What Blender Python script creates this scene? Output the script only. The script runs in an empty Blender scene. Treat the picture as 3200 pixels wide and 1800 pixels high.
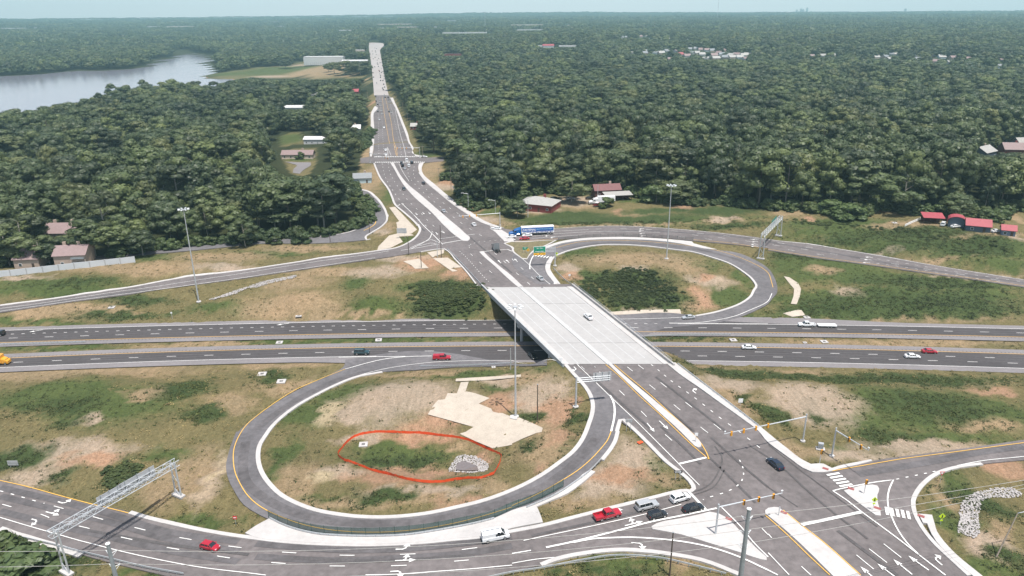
import bpy, bmesh, math, random
import numpy as np
from mathutils import Vector, Matrix
from mathutils.geometry import delaunay_2d_cdt
R = math.radians
random.seed(7); rng = np.random.default_rng(11)
sc = bpy.context.scene
C = sc.collection

# ---------------------------------------------------------------- camera
cam_d = bpy.data.cameras.new('camera'); cam = bpy.data.objects.new('camera', cam_d); C.objects.link(cam)
cam.location = (0, 0, 105.5)
PITCH = math.atan((900 - 47) / 2300.0)
cam.matrix_world = Matrix.Translation((0, 0, 105.5)) @ Matrix.Rotation(math.pi / 2 - PITCH, 4, 'X') @ Matrix.Rotation(-R(0.45), 4, 'Z')
cam_d.sensor_width = 36; cam_d.lens = 36 * 2300 / 3200
cam_d.clip_start = 1; cam_d.clip_end = 60000
sc.camera = cam
# ---------------------------------------------------------------- light
SUN_DIR = Vector((-1.3, 2.2, -8)).normalized()           # the way the light travels
sd = bpy.data.lights.new('sun', 'SUN'); sd.energy = 5.0; sd.angle = R(0.53); sd.color = (1, .965, .91)
so = bpy.data.objects.new('sun', sd); C.objects.link(so)
so.rotation_euler = SUN_DIR.to_track_quat('-Z', 'Y').to_euler(); so.location = (60, -80, 300)
w = bpy.data.worlds.new('World'); sc.world = w; w.use_nodes = True
nt = w.node_tree; nt.nodes.clear()
wo = nt.nodes.new('ShaderNodeOutputWorld'); bg = nt.nodes.new('ShaderNodeBackground'); sky = nt.nodes.new('ShaderNodeTexSky')
sky.sky_type = 'NISHITA'; sky.sun_disc = False
sky.sun_elevation = math.asin(-SUN_DIR.z); sky.sun_rotation = math.atan2(-SUN_DIR.x, -SUN_DIR.y)
sky.air_density = 1.0; sky.dust_density = 3.0; sky.ozone_density = 1.0; sky.altitude = 100
# summer haze veils the lower sky: a pale band that thins with height, the same all the way round
tcw = nt.nodes.new('ShaderNodeTexCoord'); sx = nt.nodes.new('ShaderNodeSeparateXYZ'); nt.links.new(tcw.outputs['Generated'], sx.inputs[0])
rp = nt.nodes.new('ShaderNodeValToRGB'); rp.color_ramp.interpolation = 'EASE'
rp.color_ramp.elements[0].position = 0.0; rp.color_ramp.elements[0].color = (1.75, 1.62, 1.60, 1)
rp.color_ramp.elements[1].position = 0.9; rp.color_ramp.elements[1].color = (.03, .04, .05, 1)
e = rp.color_ramp.elements.new(.16); e.color = (.15, .17, .20, 1)
mw = nt.nodes.new('ShaderNodeMix'); mw.data_type = 'RGBA'; mw.blend_type = 'MULTIPLY'; mw.inputs[0].default_value = 1; mw.inputs[7].default_value = (7.6, 7.6, 7.6, 1)
aw = nt.nodes.new('ShaderNodeMix'); aw.data_type = 'RGBA'; aw.blend_type = 'ADD'; aw.inputs[0].default_value = 1
nt.links.new(sx.outputs['Z'], rp.inputs[0]); nt.links.new(rp.outputs[0], mw.inputs[6]); nt.links.new(mw.outputs[2], aw.inputs[7])
nt.links.new(sky.outputs[0], aw.inputs[6]); bg.inputs['Strength'].default_value = 0.1
nt.links.new(aw.outputs[2], bg.inputs[0]); nt.links.new(bg.outputs[0], wo.inputs[0])
sc.view_settings.view_transform = 'Standard'; sc.view_settings.look = 'None'; sc.view_settings.gamma = 1
sc.view_settings.exposure = 0.38; sc.view_settings.use_curve_mapping = False
sc.cycles.use_denoising = True
sc.cycles.max_bounces = 6; sc.cycles.diffuse_bounces = 2; sc.cycles.glossy_bounces = 2; sc.cycles.transparent_max_bounces = 4
sc.cycles.volume_bounces = 0; sc.cycles.sample_clamp_indirect = 4
HAZE = 1.42e-4

# ---------------------------------------------------------------- survey of the place, metres (x right, y away)
HWY_FAR = [-8.39419e-08, -0.000213479, -0.0037839, 239.218]
HWY_NEAR = [5.84833e-08, -0.0002874, -0.0106543, 227.569]
CTRL = [([(31.7,197.7),(40.4,177.6),(48.1,159.7),(52.4,144.6),(55.3,134.4),(58.4,125),(63.6,109.2),(67.4,98.4)],[7.5,7.5,7.5,7.5,7.5,7.5,7.5,7.5],21),([(0,264.2),(-11.7,301.3),(-29.9,343.6),(-47.1,391.3),(-66.1,452.4),(-84.1,533.6),(-97.7,604.6)],[7.5,7.5,7.5,7.5,7.5,7.5,7.5],17),([(-113.8,692.1),(-179.5,1043.7)],[7,3],13),([(-37.4,322.4),(-51.7,311.4),(-75.8,300.9),(-98.9,292),(-113.1,287.7),(-138.6,279.7),(-155.3,272.7),(-178.1,264.4),(-193.9,259.1),(-212.7,253.6)],[7.5,7.3,6.8,6,5.4,4.6,4,3.2,2.6,1.8],5.5),([(0.2,334.3),(33.6,340.8),(66.9,339.7),(102,328.9),(117.1,321.9),(143,307.4),(166.9,294.2),(186.7,284.6),(205.3,276.8),(229.2,269.9)],[7.5,7.3,7.1,6.8,6.4,5.6,4.8,4,3.2,2.2],9),([(2.7,309.4),(15.4,307.6),(27.1,318.6),(41.3,324.3),(64,323.4),(84.9,315.7),(98.7,301.4),(103.1,286),(103.3,276.2),(101.1,269.5),(98.7,268.4),(88.1,257.7),(77.1,251.3),(69.3,249.3)],[7.5,7.5,7.2,7,6.6,6,5.2,4.2,3,2.2,1.4,0.8,0.3,0],6),([(21.3,189.7),(23.7,183.6),(24.7,175.3),(22.7,165.2),(20.9,160.6),(20.6,157.7),(16.2,150.2),(11.1,143.3),(5.2,137.8),(-0.4,134),(-6.3,131.7),(-14.6,129),(-22.9,127.9),(-31.4,128.5),(-40.2,130.1),(-47.5,133.3),(-56,139.4),(-63.3,147.7),(-66,153.7),(-69.5,163.3),(-70.2,174.1),(-67.1,183.5),(-61.8,195.5),(-53.7,205.6),(-43.9,212),(-31.7,215.6)],[7.5,7.5,7.4,7.3,7.2,7,6.8,6.6,6.3,6,5.7,5.3,5,4.6,4.2,3.8,3.3,2.9,2.4,2,1.6,1.1,0.6,0.3,0.1,0],6.5),([(-137,148.7),(-118.2,141.8),(-103.2,136),(-89.4,130.8),(-76.2,125.8),(-64.5,122.5),(-52,120.4),(-41.3,118.1),(-31.1,116.7),(-21.3,116.5),(-11.6,117.1),(-0.4,118.9),(9.6,121.4),(19.9,123.8),(30.4,125.4),(41.5,129.1)],[0.6,1,1.5,2,2.6,3.2,3.9,4.5,5.1,5.7,6.3,6.8,7.1,7.3,7.4,7.5],9),([(-85.6,123.7),(-67.9,116.4),(-49.6,113),(-33.6,110.3),(-20.6,111.3),(-0.4,114.1),(11.3,117.9),(25,117.9),(37.7,114.3),(45.7,109.4)],[2.4,3.1,4,4.9,5.7,6.6,7.1,7.4,7.5,7.5],5),([(77.4,140.3),(92.4,143.3),(107.1,148.7),(124,153.4),(146.5,159.8)],[7.5,7.2,6.4,5.4,4],7),([(76.6,124.7),(83.2,134.7),(90.9,140.4)],[7.5,7.5,7.3],5),([(-91.7,428.3),(-81,408.1),(-70.7,376.9),(-69,355.5),(-72.5,339.7),(-83,333.3),(-96.3,330.4),(-125.2,323.3),(-141.8,319.2),(-165.6,312.4),(-183.4,304.4),(-217.5,297.1)],[7,7,7,7,7,7,7,7,7,7,7,7],6),([(-110.4,534.7),(-84,532.9),(-48.4,538)],[7,7.5,7],7)]
PATCH = [((-28.7,160.3),1.2,10),((-14.6,156.7),1.4,7),((-36.8,163.4),1.6,6),((-25,143.9),5.2,3),((-40.7,152.6),4.6,3),((-9,144.6),5.6,3),((-27.6,184.2),4.5,10),((2.4,176.2),5.6,8),((-8.4,195.3),3.2,5),((-36.8,188.6),3.8,6),((-35.7,139.7),5,4),((-13,136.5),5.8,4),((-130.6,193.5),3.6,10),((-107.9,183.2),4.2,12),((-89.5,186.1),4,10),((-135.4,182.2),3.4,10),((-115.6,162),3.2,6),((-90.2,156.6),3.6,6),((-71.7,141.3),4.2,5),((-139.2,207.5),0.4,3),((-107.4,206.3),0.4,3),((-78.3,260.6),5.5,6),((-51.9,260.8),6,6),((-21.8,262.2),6,6),((-108.8,263.8),4.5,4),((-143.7,264.2),2.6,3),((-55.9,284.8),6.8,5),((-78.2,275.6),6,4),((-166.8,280.8),7,8),((-192.6,276.9),6.5,8),((-133.3,297.8),7.4,8),((-81.7,307.9),7.3,5),((-59.3,331.7),7.3,4),((-212,288.6),6.8,8),((54.2,292.6),7.6,14),((38.1,296.8),7.2,8),((78.1,287.6),5.6,8),((50.3,268),3.2,6),((59.4,275.2),5,6),((73.5,267.4),2.4,5),((125.2,284.2),5.5,8),((148.4,273.2),5,9),((127.8,261.3),3.5,8),((159.8,257.2),2.8,8),((108.9,261.1),2.5,4),((46.4,368.8),8.2,8),((86.9,366.6),9.5,9),((115.4,359.8),10,9),((143.7,333.3),10.5,9),((173.5,317.7),10,9),((203,299.6),8.5,9),((193,329.9),12,10),((21.9,389.5),8.5,10),((116.8,382.7),10.5,10),((158.5,358.6),11.5,10),((217.7,317.6),12,12),((246.5,381.1),12,20),((79.5,175.2),7,14),((97.9,174),6,14),((116.7,169.3),5.5,12),((98.2,198.7),1.2,4),((127.3,196.9),1.2,4),((62.1,186.7),5.5,5),((58.3,204.5),1.6,3),((71.2,201.5),1,3),((100.7,133.7),5.5,6),((100.2,122.9),6.3,6),((110.1,142.1),6,5),((97.4,129.6),4.8,3),((27.6,147.4),7.2,8),((25.2,113.3),6.6,5),((-103,124.3),-0.5,6),((-39.3,109.4),2.5,8),((-87.3,449.7),7,5),((-45.1,498),7,8),((-14.3,381.6),7.5,6),((-159,543.5),7,15)]
PAVE = {'south':[(15.6,198.3),(19.7,187.9),(24.1,176.9),(26.7,170.5),(27.5,165.6),(30.8,160),(33.3,153.2),(35.8,146.4),(38.1,142),(39.4,139),(39.7,137.3),(39.5,136.2),(38.8,135.3),(37.9,135.5),(35.2,135),(32,133.9),(25.1,131.5),(18.5,129.2),(12,126.9),(5.7,124.7),(-0.4,123.2),(-5.9,122),(-14,121.5),(-22,121.3),(-28,121.4),(-34.2,122),(-40.5,122.8),(-46.9,123.9),(-53.6,125.4),(-60,127.1),(-67.2,129.4),(-73.5,131.6),(-80.1,134.2),(-85.5,136.6),(-87.6,137.6),(-95.3,139.8),(-105.7,144.1),(-115,147.9),(-124.5,151.5),(-146.9,159.2),(-133,140.2),(-112.2,132.8),(-106.3,130.3),(-98,127.1),(-88.8,122.9),(-82.6,120.5),(-72.1,116.9),(-66.3,114.9),(-48.8,110.6),(-38.7,108),(-29.2,106.7),(-20.1,107.6),(-11.1,109.1),(-0.4,112),(5.1,113.4),(7.8,114.6),(13.1,116.1),(19,116.8),(21.9,116.9),(24.8,116.6),(30.3,115.4),(35.7,113.6),(42.2,109.5),(49,103.2),(47.1,94.4),(83.3,94),(84.6,105.7),(84.2,109),(83.4,113.3),(82.7,117.2),(82.6,121.4),(83,124.8),(83.8,128),(85.3,131.3),(88.1,134.9),(92.5,139.1),(97.9,142.8),(103.9,145.2),(109.4,146.6),(121.1,149.1),(142.8,154.9),(150.6,165.2),(127.4,158.6),(113,154.4),(97.4,150.1),(83.9,146.6),(78.2,144.3),(74,142.9),(72.4,142.2),(70.6,141.8),(67.7,141.9),(66.3,143.5),(65.1,146.4),(63.1,150.9),(61.8,154.2),(61.2,159.5),(58.7,166.2),(55.6,173.6),(52.2,181.7),(48.2,191.1),(45.9,197.8)],'loop_left':[(15.5,198),(16.5,195.5),(17.7,191.6),(19.1,187.6),(20.4,183.4),(21.3,178.6),(21.4,173.7),(20.6,168.6),(19.3,164.3),(18.3,160.7),(16.5,156.1),(14,151.7),(10.9,148),(7,143.8),(1.9,139.6),(-0.4,138.1),(-6.4,135),(-12.8,132.9),(-19.1,131.3),(-25.4,130.7),(-31.9,131.1),(-37.5,132.3),(-43.4,134.4),(-48.1,137.1),(-52.7,140.6),(-56.5,144.8),(-59.9,149.6),(-62.4,154.4),(-64.2,159.2),(-65.3,164.1),(-65.3,169.8),(-65.3,170.8),(-64.5,177.6),(-62.4,184.7),(-58.2,192.7),(-53.8,199.3),(-48.9,204.8),(-41.1,208.5),(-30.9,209.5),(-18.3,210.1),(-0.2,209.7),(10.3,199.4),(10.7,208.4),(-36,224),(-54.7,217.9),(-54.2,212.3),(-58.2,205.2),(-64.8,195.4),(-69.2,185.8),(-71.5,179.8),(-73.3,170.9),(-73.8,170.9),(-72.9,164.8),(-71.6,158.5),(-70.6,154.7),(-67.5,147.8),(-63.7,141.9),(-60.5,137.7),(-56.6,134.4),(-53,131.9),(-48.5,129.1),(-41.3,126.1),(-34.8,124.8),(-28.5,124.2),(-22.4,124.2),(-16.3,125),(-10.2,126.6),(-4.1,128.4),(-0.4,130.9),(3.9,133.1),(8.4,135.9),(13,139.1),(17.5,144.2),(20.8,148.5),(23.4,152.8),(25.1,156.5),(26.2,160.3),(26,160.4),(27.4,165.2),(30.7,167.2),(24.8,183.6),(20.1,192.9)],'loop_right':[(1,311.6),(6.4,296.7),(8.3,304.9),(14.7,313.4),(18,316.5),(22.9,322.1),(32.4,326.9),(41.8,328.7),(55.7,328.8),(69.2,326.9),(77.5,322.8),(85.7,318.9),(91.6,315.4),(99.5,312),(105.4,302.2),(107.8,293),(107.5,284.5),(106.6,278.6),(105.6,274.3),(103.6,269.2),(100.7,265.6),(97.9,261.5),(91.3,255.7),(84.6,251.6),(75.9,246.8),(53,240.5),(35.4,223.4),(37.7,253.4),(63,254.1),(68.3,252.7),(77.2,255.8),(87.6,262.4),(93.3,268.7),(96.8,274.6),(97.4,275.3),(98,280.6),(96.3,289),(93.3,297.6),(86.9,305.8),(81.7,311.3),(71.5,315.6),(63.1,318.8),(50,321.4),(40.9,320.7),(31.4,316.3),(24.7,310.8),(19.1,304.1),(16,299.4),(14,291.6),(13.8,282.8),(15.7,273.5),(19,263.5),(11.4,263.7),(0.1,294.2)],'north':[(-13,265.6),(-19.4,286.3),(-24.4,300.2),(-28.3,311.6),(-30.4,315.2),(-32.6,314.7),(-40.6,311.1),(-50.9,306.1),(-66.9,299.2),(-82.5,293.3),(-93.8,288.9),(-105,285),(-125.9,278.2),(-136.6,275.2),(-153.2,268.5),(-166.6,264.4),(-179.2,259.8),(-191.7,255.6),(-213.2,249.1),(-217.3,254.7),(-195.7,261.8),(-182.7,265.7),(-169.8,270.4),(-153.6,276.6),(-140.3,283.8),(-125.8,288.7),(-108.1,294.7),(-92.9,300.6),(-77.1,306.8),(-60.8,313.3),(-52.5,317),(-47,326.6),(-44.4,340.3),(-44.7,347.6),(-48.8,360.6),(-56.2,378.7),(-64.3,398.2),(-68.5,415.3),(-73,433.3),(-84.6,471),(-92.3,500.9),(-97.2,520.9),(-107.6,524.3),(-111.4,544),(-103.2,547.5),(-107.3,576.8),(-115.5,624.1),(-130.6,713.5),(-152.1,833.3),(-163.5,912.9),(-182.2,1017.8),(-185.6,1029.8),(-164.2,1021.1),(-155.6,988),(-136.8,892.4),(-110.2,751.8),(-93,660.1),(-83.3,605.8),(-79,584.6),(-71,544.4),(-63.5,543.4),(-49.8,545.7),(-48.5,529.8),(-59.2,523.2),(-64.4,518.9),(-64.1,503.2),(-61.3,486.1),(-54.6,460.8),(-41.9,424.4),(-31.1,395.2),(-21.8,373.5),(-13.5,356.6),(-9.9,351.9),(0.2,345.4),(0.2,344.2),(19.6,346.8),(39.4,350.5),(59,350.6),(77.8,346.4),(95.6,340.4),(116.6,331.3),(119.6,329.5),(139,319.8),(156.9,309.4),(173.7,299.2),(189.9,290),(208,281),(230.9,272),(224.3,263.3),(202.1,272),(184,280),(167.4,286.9),(150.5,295),(132.4,302.7),(114.2,313.1),(115.1,315.7),(99.9,321.3),(83.8,326.6),(70,331.3),(56.3,332.9),(42.2,332.5),(32.8,331.4),(20.9,328.2),(14.8,315.2),(14.9,298.1),(13.8,282.8),(15.7,273.5),(18.1,267.3)],'frontage':[(-95.6,441.8),(-87.7,435.1),(-78.5,416.8),(-71.4,397.6),(-66.5,380.2),(-63.9,364.5),(-65.2,353.1),(-67.6,344.7),(-69.4,337),(-68,331.4),(-72.9,329.9),(-81.8,327.9),(-93,326.7),(-118.2,326.6),(-133.4,320.8),(-153.2,314.3),(-171,309),(-183.4,304.4),(-186.1,309.4),(-172.6,312.3),(-155.5,319.6),(-143.7,323.8),(-131.5,328.2),(-119.5,330.3),(-97.9,336.7),(-93.4,337.8),(-84.7,340.9),(-78.5,345.9),(-74.9,354.8),(-73.3,362.2),(-75.6,373),(-78.4,383.4),(-84.2,401.2),(-90.1,416.9)],'drive_left':[(-164,532.8),(-153.9,529.8),(-144.5,529.7),(-141.8,519.1),(-142.8,504.1),(-142.1,491),(-147.9,495),(-150.9,508.3),(-151.9,519.9),(-158,526.7)],'drive_right':[(-36.1,444),(-32.5,449.5),(-31.2,449.4),(-30.1,431.4),(-31.9,431.5),(-35,438.4)]}
FARROAD = [(-185.6,1029.8),(-211.4,1173.5),(-261.2,1445.5),(-327.8,1804.7),(-370.1,2029.3),(-450.3,2474.6),(-414.3,2405),(-318.6,1891.7),(-267.8,1603.9),(-218.4,1324.1),(-189.4,1160.4),(-164.2,1021.1)]
CONC = {'apron':[(-56.5,127.3),(-55,129.6),(-52.9,131.9),(-48.5,129.1),(-41.3,126.1),(-34.8,124.8),(-28.5,124.2),(-22.4,124.2),(-16.3,125),(-10.2,126.6),(-4.1,128.4),(-0.4,130.9),(4.6,133),(5,131.6),(6,125.7),(-0.4,124.2),(-6,122.3),(-14,121.8),(-22,121.5),(-28.1,121.6),(-34.3,122.2),(-40.5,123),(-47,124.1),(-53.7,125.7)],'apron_strip':[(4.6,132.5),(9.5,136.5),(13.5,139.9),(17.1,144.1),(17.8,144.5),(18.8,143.7),(15.3,139.5),(11.9,136),(8.3,133.8),(5,131.8)],'median':[(28.5,197.7),(30.4,191.9),(35.1,178.3),(38.6,168.3),(41.7,159.8),(43.1,155.2),(43.8,153),(44.5,152.4),(45.3,152.8),(45.6,154.3),(45,157),(44.2,159.8),(40.8,168.8),(37.6,177),(31.2,193.2),(29.7,197.6)],'median_far':[(52.7,128.3),(53.6,129.1),(54.9,129.4),(55.9,129.2),(56.5,127.9),(58.4,123.4),(60.7,118.5),(64,109.2),(67,101.1),(61.8,101.2),(58.9,109.3),(57.1,115.2),(55,121.3),(53,126),(52.4,127.3)],'island_sw':[(28,123.6),(29.2,124.5),(34.6,126),(39,127.3),(41,128),(42.7,127.4),(44.2,125.8),(45.2,122.9),(46.6,118.4),(47.7,115.6),(48.4,114.2),(48.1,113.3),(47.1,113.6),(43.8,115.5),(38.7,118.2),(33.5,121),(29.7,122.3),(28.1,122.8)],'island_e':[(72,134.9),(74.6,135.9),(79.2,137),(80.1,136.6),(80,135.5),(78.6,133.4),(77.2,130),(76.7,128),(76,126.3),(75,126.5),(74.2,128.3),(73,131.4),(72.2,133.8)],'walk_e':[(46.1,197.4),(48.2,191.2),(52.3,181.8),(55.6,173.7),(58.7,166.3),(61.2,159.6),(61.9,154.3),(63.2,151),(65.1,146.5),(66.3,143.6),(67.8,142),(70.7,141.9),(72.4,142.3),(74.1,143),(78.3,144.4),(83.5,146.4),(83.5,147),(79.9,145.9),(74.6,144.2),(72.9,143.4),(71.7,145.1),(70.9,145.3),(68.7,145.1),(67.2,147.2),(65.7,151.4),(64,156.3),(63.3,158.6),(61.1,165.6),(58.2,173.4),(54.1,183.7),(50.8,192.3),(48.6,198.5)],'walk_se':[(84.2,127),(87,126.9),(86,124.1),(85.1,121.6),(84.8,118.8),(85,115),(86.5,109.1),(87.3,105.8),(85.5,105.7),(84.7,109),(83.5,114.4),(83.2,118.4),(84.1,123),(84.4,124),(83.6,124.1)],'median_north':[(-85.7,521.1),(-83.5,522.1),(-77.4,496.8),(-70.4,470.5),(-62.8,446.6),(-53.3,422.2),(-41.6,391.1),(-31.4,363.9),(-22.5,340),(-19.5,329.6),(-20.3,326.7),(-22.7,327.2),(-27,336.4),(-33,352.3),(-42.9,381.6),(-55.2,413.6),(-64.7,442.5),(-72.1,469),(-79,496.2)],'median_bridge':[(-14.2,309.5),(-12.4,310.2),(-10.5,304),(-5.1,289.8),(0,277.3),(4.4,264.5),(2.3,264.6),(0,270.3),(-7.2,290.2),(-13.2,306.2)],'walk_n':[(-65,518.4),(-62,521.7),(-61,499.7),(-58.3,482.7),(-47.2,448.8),(-31.8,405.5),(-22.2,381.8),(-11,357.4),(-3.5,348.1),(-10.4,352.3),(-13.5,357.5),(-21.8,373.9),(-31.1,395.6),(-42,424.9),(-54.7,462),(-61,486.1),(-63.8,503.2)],'walk_loop':[(15.8,298.7),(19,303.7),(16.6,294.3),(15.8,286.7),(17.1,277.5),(20.7,264.1),(18.1,264.2),(15.7,273.3),(13.9,282.6),(14.1,291.4)],'barrier_strip':[(14.9,317.5),(22.1,325),(32.7,330.6),(42.2,332.2),(56.2,332.1),(69.8,329.9),(83.2,325.6),(83.4,323.4),(92.1,315.7),(89.1,316.2),(77.7,323.3),(69.3,327.2),(55.7,329.2),(41.8,329.2),(32.4,327.2),(22.9,322.5),(15,313.7)],'walk_front':[(-95.1,442.5),(-87.2,436.1),(-77.9,418.2),(-70.6,397.8),(-65.9,380.5),(-64.4,372.4),(-64.7,371.5),(-66.7,380.7),(-71.5,397.7),(-78.6,416.3),(-87.6,434.1),(-94.7,440)],'pad_n':[(-10.6,350.5),(-7.4,350.3),(0.2,331.8),(1.1,325.3),(0.2,324.6),(-3.3,325.4)],'walk_left_n':[(-118.8,626),(-140.7,751.4),(-159.3,862.9),(-164.6,913.3),(-163.4,910.8),(-152.4,833.4),(-131.1,713.8),(-115.7,624.2),(-107.5,576.8),(-103.4,546.8),(-105.1,547.2),(-118.8,626)],'walk_right_n':[(-158.1,993.6),(-154,992.4),(-130.1,870.1),(-104.9,735.5),(-92,665.8),(-81.7,605.7),(-77,584.6),(-71.7,553.4),(-65.5,547.7),(-63.6,544.1),(-70.9,545.2),(-78.8,584.6),(-83.1,605.8),(-83.5,605.8),(-93.2,660.2),(-110.4,751.9),(-137,892.5)],'pier_pad':[(-0.8,171.6),(-0,171.8),(1.3,171),(1,169.5),(-0.8,170.2)]}
KERB = {'a':([(15.8,197.8),(17.7,191.8),(19.1,187.7),(20.4,183.5),(21.3,178.7),(21.4,173.8),(20.6,168.7),(19.4,164.4),(18.3,160.7),(16.5,156.1),(14,151.7),(10.9,148),(7,143.8),(1.9,139.6),(-0.4,138.1),(-6.4,135),(-12.8,132.9),(-19.1,131.3),(-25.4,130.7),(-31.9,131.1),(-37.5,132.3),(-43.4,134.4),(-48.1,137.1),(-52.7,140.6),(-56.5,144.8),(-59.9,149.6),(-62.4,154.4),(-64.2,159.2),(-65.3,164.1),(-65.3,169.8),(-65.3,170.8),(-64.5,177.6),(-62.4,184.7),(-58.2,192.7),(-53.8,199.3),(-48.9,204.8),(-41.1,208.5)],1.1),'b':([(20.9,148.5),(23.4,152.8),(25.1,156.5),(26.2,160.3),(26,160.4),(27.5,165.6),(28.4,165.8),(30.8,160),(33.3,153.2),(35.8,146.4),(38.1,142),(39.4,139),(39.7,137.3),(39.6,136.2),(38.8,135.3),(37.9,135.5),(35.2,135),(32,133.9),(25.1,131.5),(18.5,129.2),(12,126.9),(5.9,124.8),(-0.4,123.3),(-5.9,122.1),(-14,121.6),(-22,121.3),(-28.1,121.5),(-34.2,122),(-40.5,122.8),(-47,123.9),(-53.6,125.5),(-60,127.2),(-67.2,129.5),(-73.5,131.7),(-80.1,134.2),(-85.5,136.6)],1),'c':([(-112,132.4),(-106.2,130),(-97.8,126.8),(-88.7,122.6)],1.4),'d':([(5.1,113.4),(7.8,114.7),(13.1,116.1),(19,116.9),(21.9,116.9),(24.8,116.6),(30.3,115.4),(35.7,113.7),(42.2,109.5)],1),'e':([(84.2,109),(83.4,113.3),(82.7,117.2),(82.6,121.4),(83,124.8),(83.8,128),(85.3,131.3),(88.1,134.9),(92.5,139.1),(97.9,142.8),(103.9,145.2),(109.4,146.6)],0.9),'f':([(68.3,252.7),(77.2,255.8),(87.6,262.4),(93.3,268.7),(96.8,274.6),(97.4,275.3),(98,280.6),(96.3,289),(93.3,297.6),(86.9,305.8),(81.7,311.3),(71.5,315.6),(63.1,318.8),(50,321.4),(40.9,320.7),(31.4,316.3),(24.7,310.8),(19.1,304.1)],0.9),'g':([(-195.8,262),(-182.8,265.9),(-169.9,270.5),(-153.7,276.8),(-140.4,284),(-125.9,288.8),(-108.2,294.9),(-92.9,300.8),(-77.1,307),(-60.8,313.6),(-52.5,317.3),(-47,326.9),(-44.5,340.6),(-44.7,347.6),(-48.8,360.6),(-56.2,378.7),(-64.3,398.2),(-68.5,415.3),(-73,433.3),(-84.6,471),(-92.3,500.9),(-97.2,520.9)],1.1),'h':([(-61.3,486.1),(-54.6,460.8),(-41.9,424.4),(-31.1,395.2),(-21.8,373.5),(-13.5,357),(-9.9,352.2)],0.8),'i':([(-13,265.6),(-19.4,286.3),(-24.4,300.2),(-28.3,311.6),(-30.4,315.2),(-32.6,314.7),(-40.6,311.1)],0.6),'j':([(-95.6,441.8),(-87.7,435.1),(-78.5,416.8),(-71.4,397.6),(-66.5,380.2),(-63.9,364.5),(-65.2,353.1),(-67.6,344.7),(-69.4,337),(-68,331.4),(-66.4,332.4)],0.9),'k':([(-97.9,336.7),(-93.4,337.8),(-84.7,340.9),(-78.5,345.9),(-74.9,354.8),(-73.3,362.2),(-75.6,373),(-78.4,383.4),(-84.2,401.2),(-90.1,416.9)],0.8),'l':([(-115.7,624.2),(-131.1,713.8),(-152.5,833.4),(-163.9,913)],0.9)}
GRASSISL = {'island_grass':[(-3.3,323.1),(-0.6,325.4),(1.5,325.3),(5.7,325.3),(14,326.9),(20.9,327.7),(15.4,318.3),(11.6,312.9),(8.4,306.4),(6.5,298.8),(4.3,299.5),(0.1,311.6),(0.1,314.6),(-3.7,322.3)]}
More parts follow.
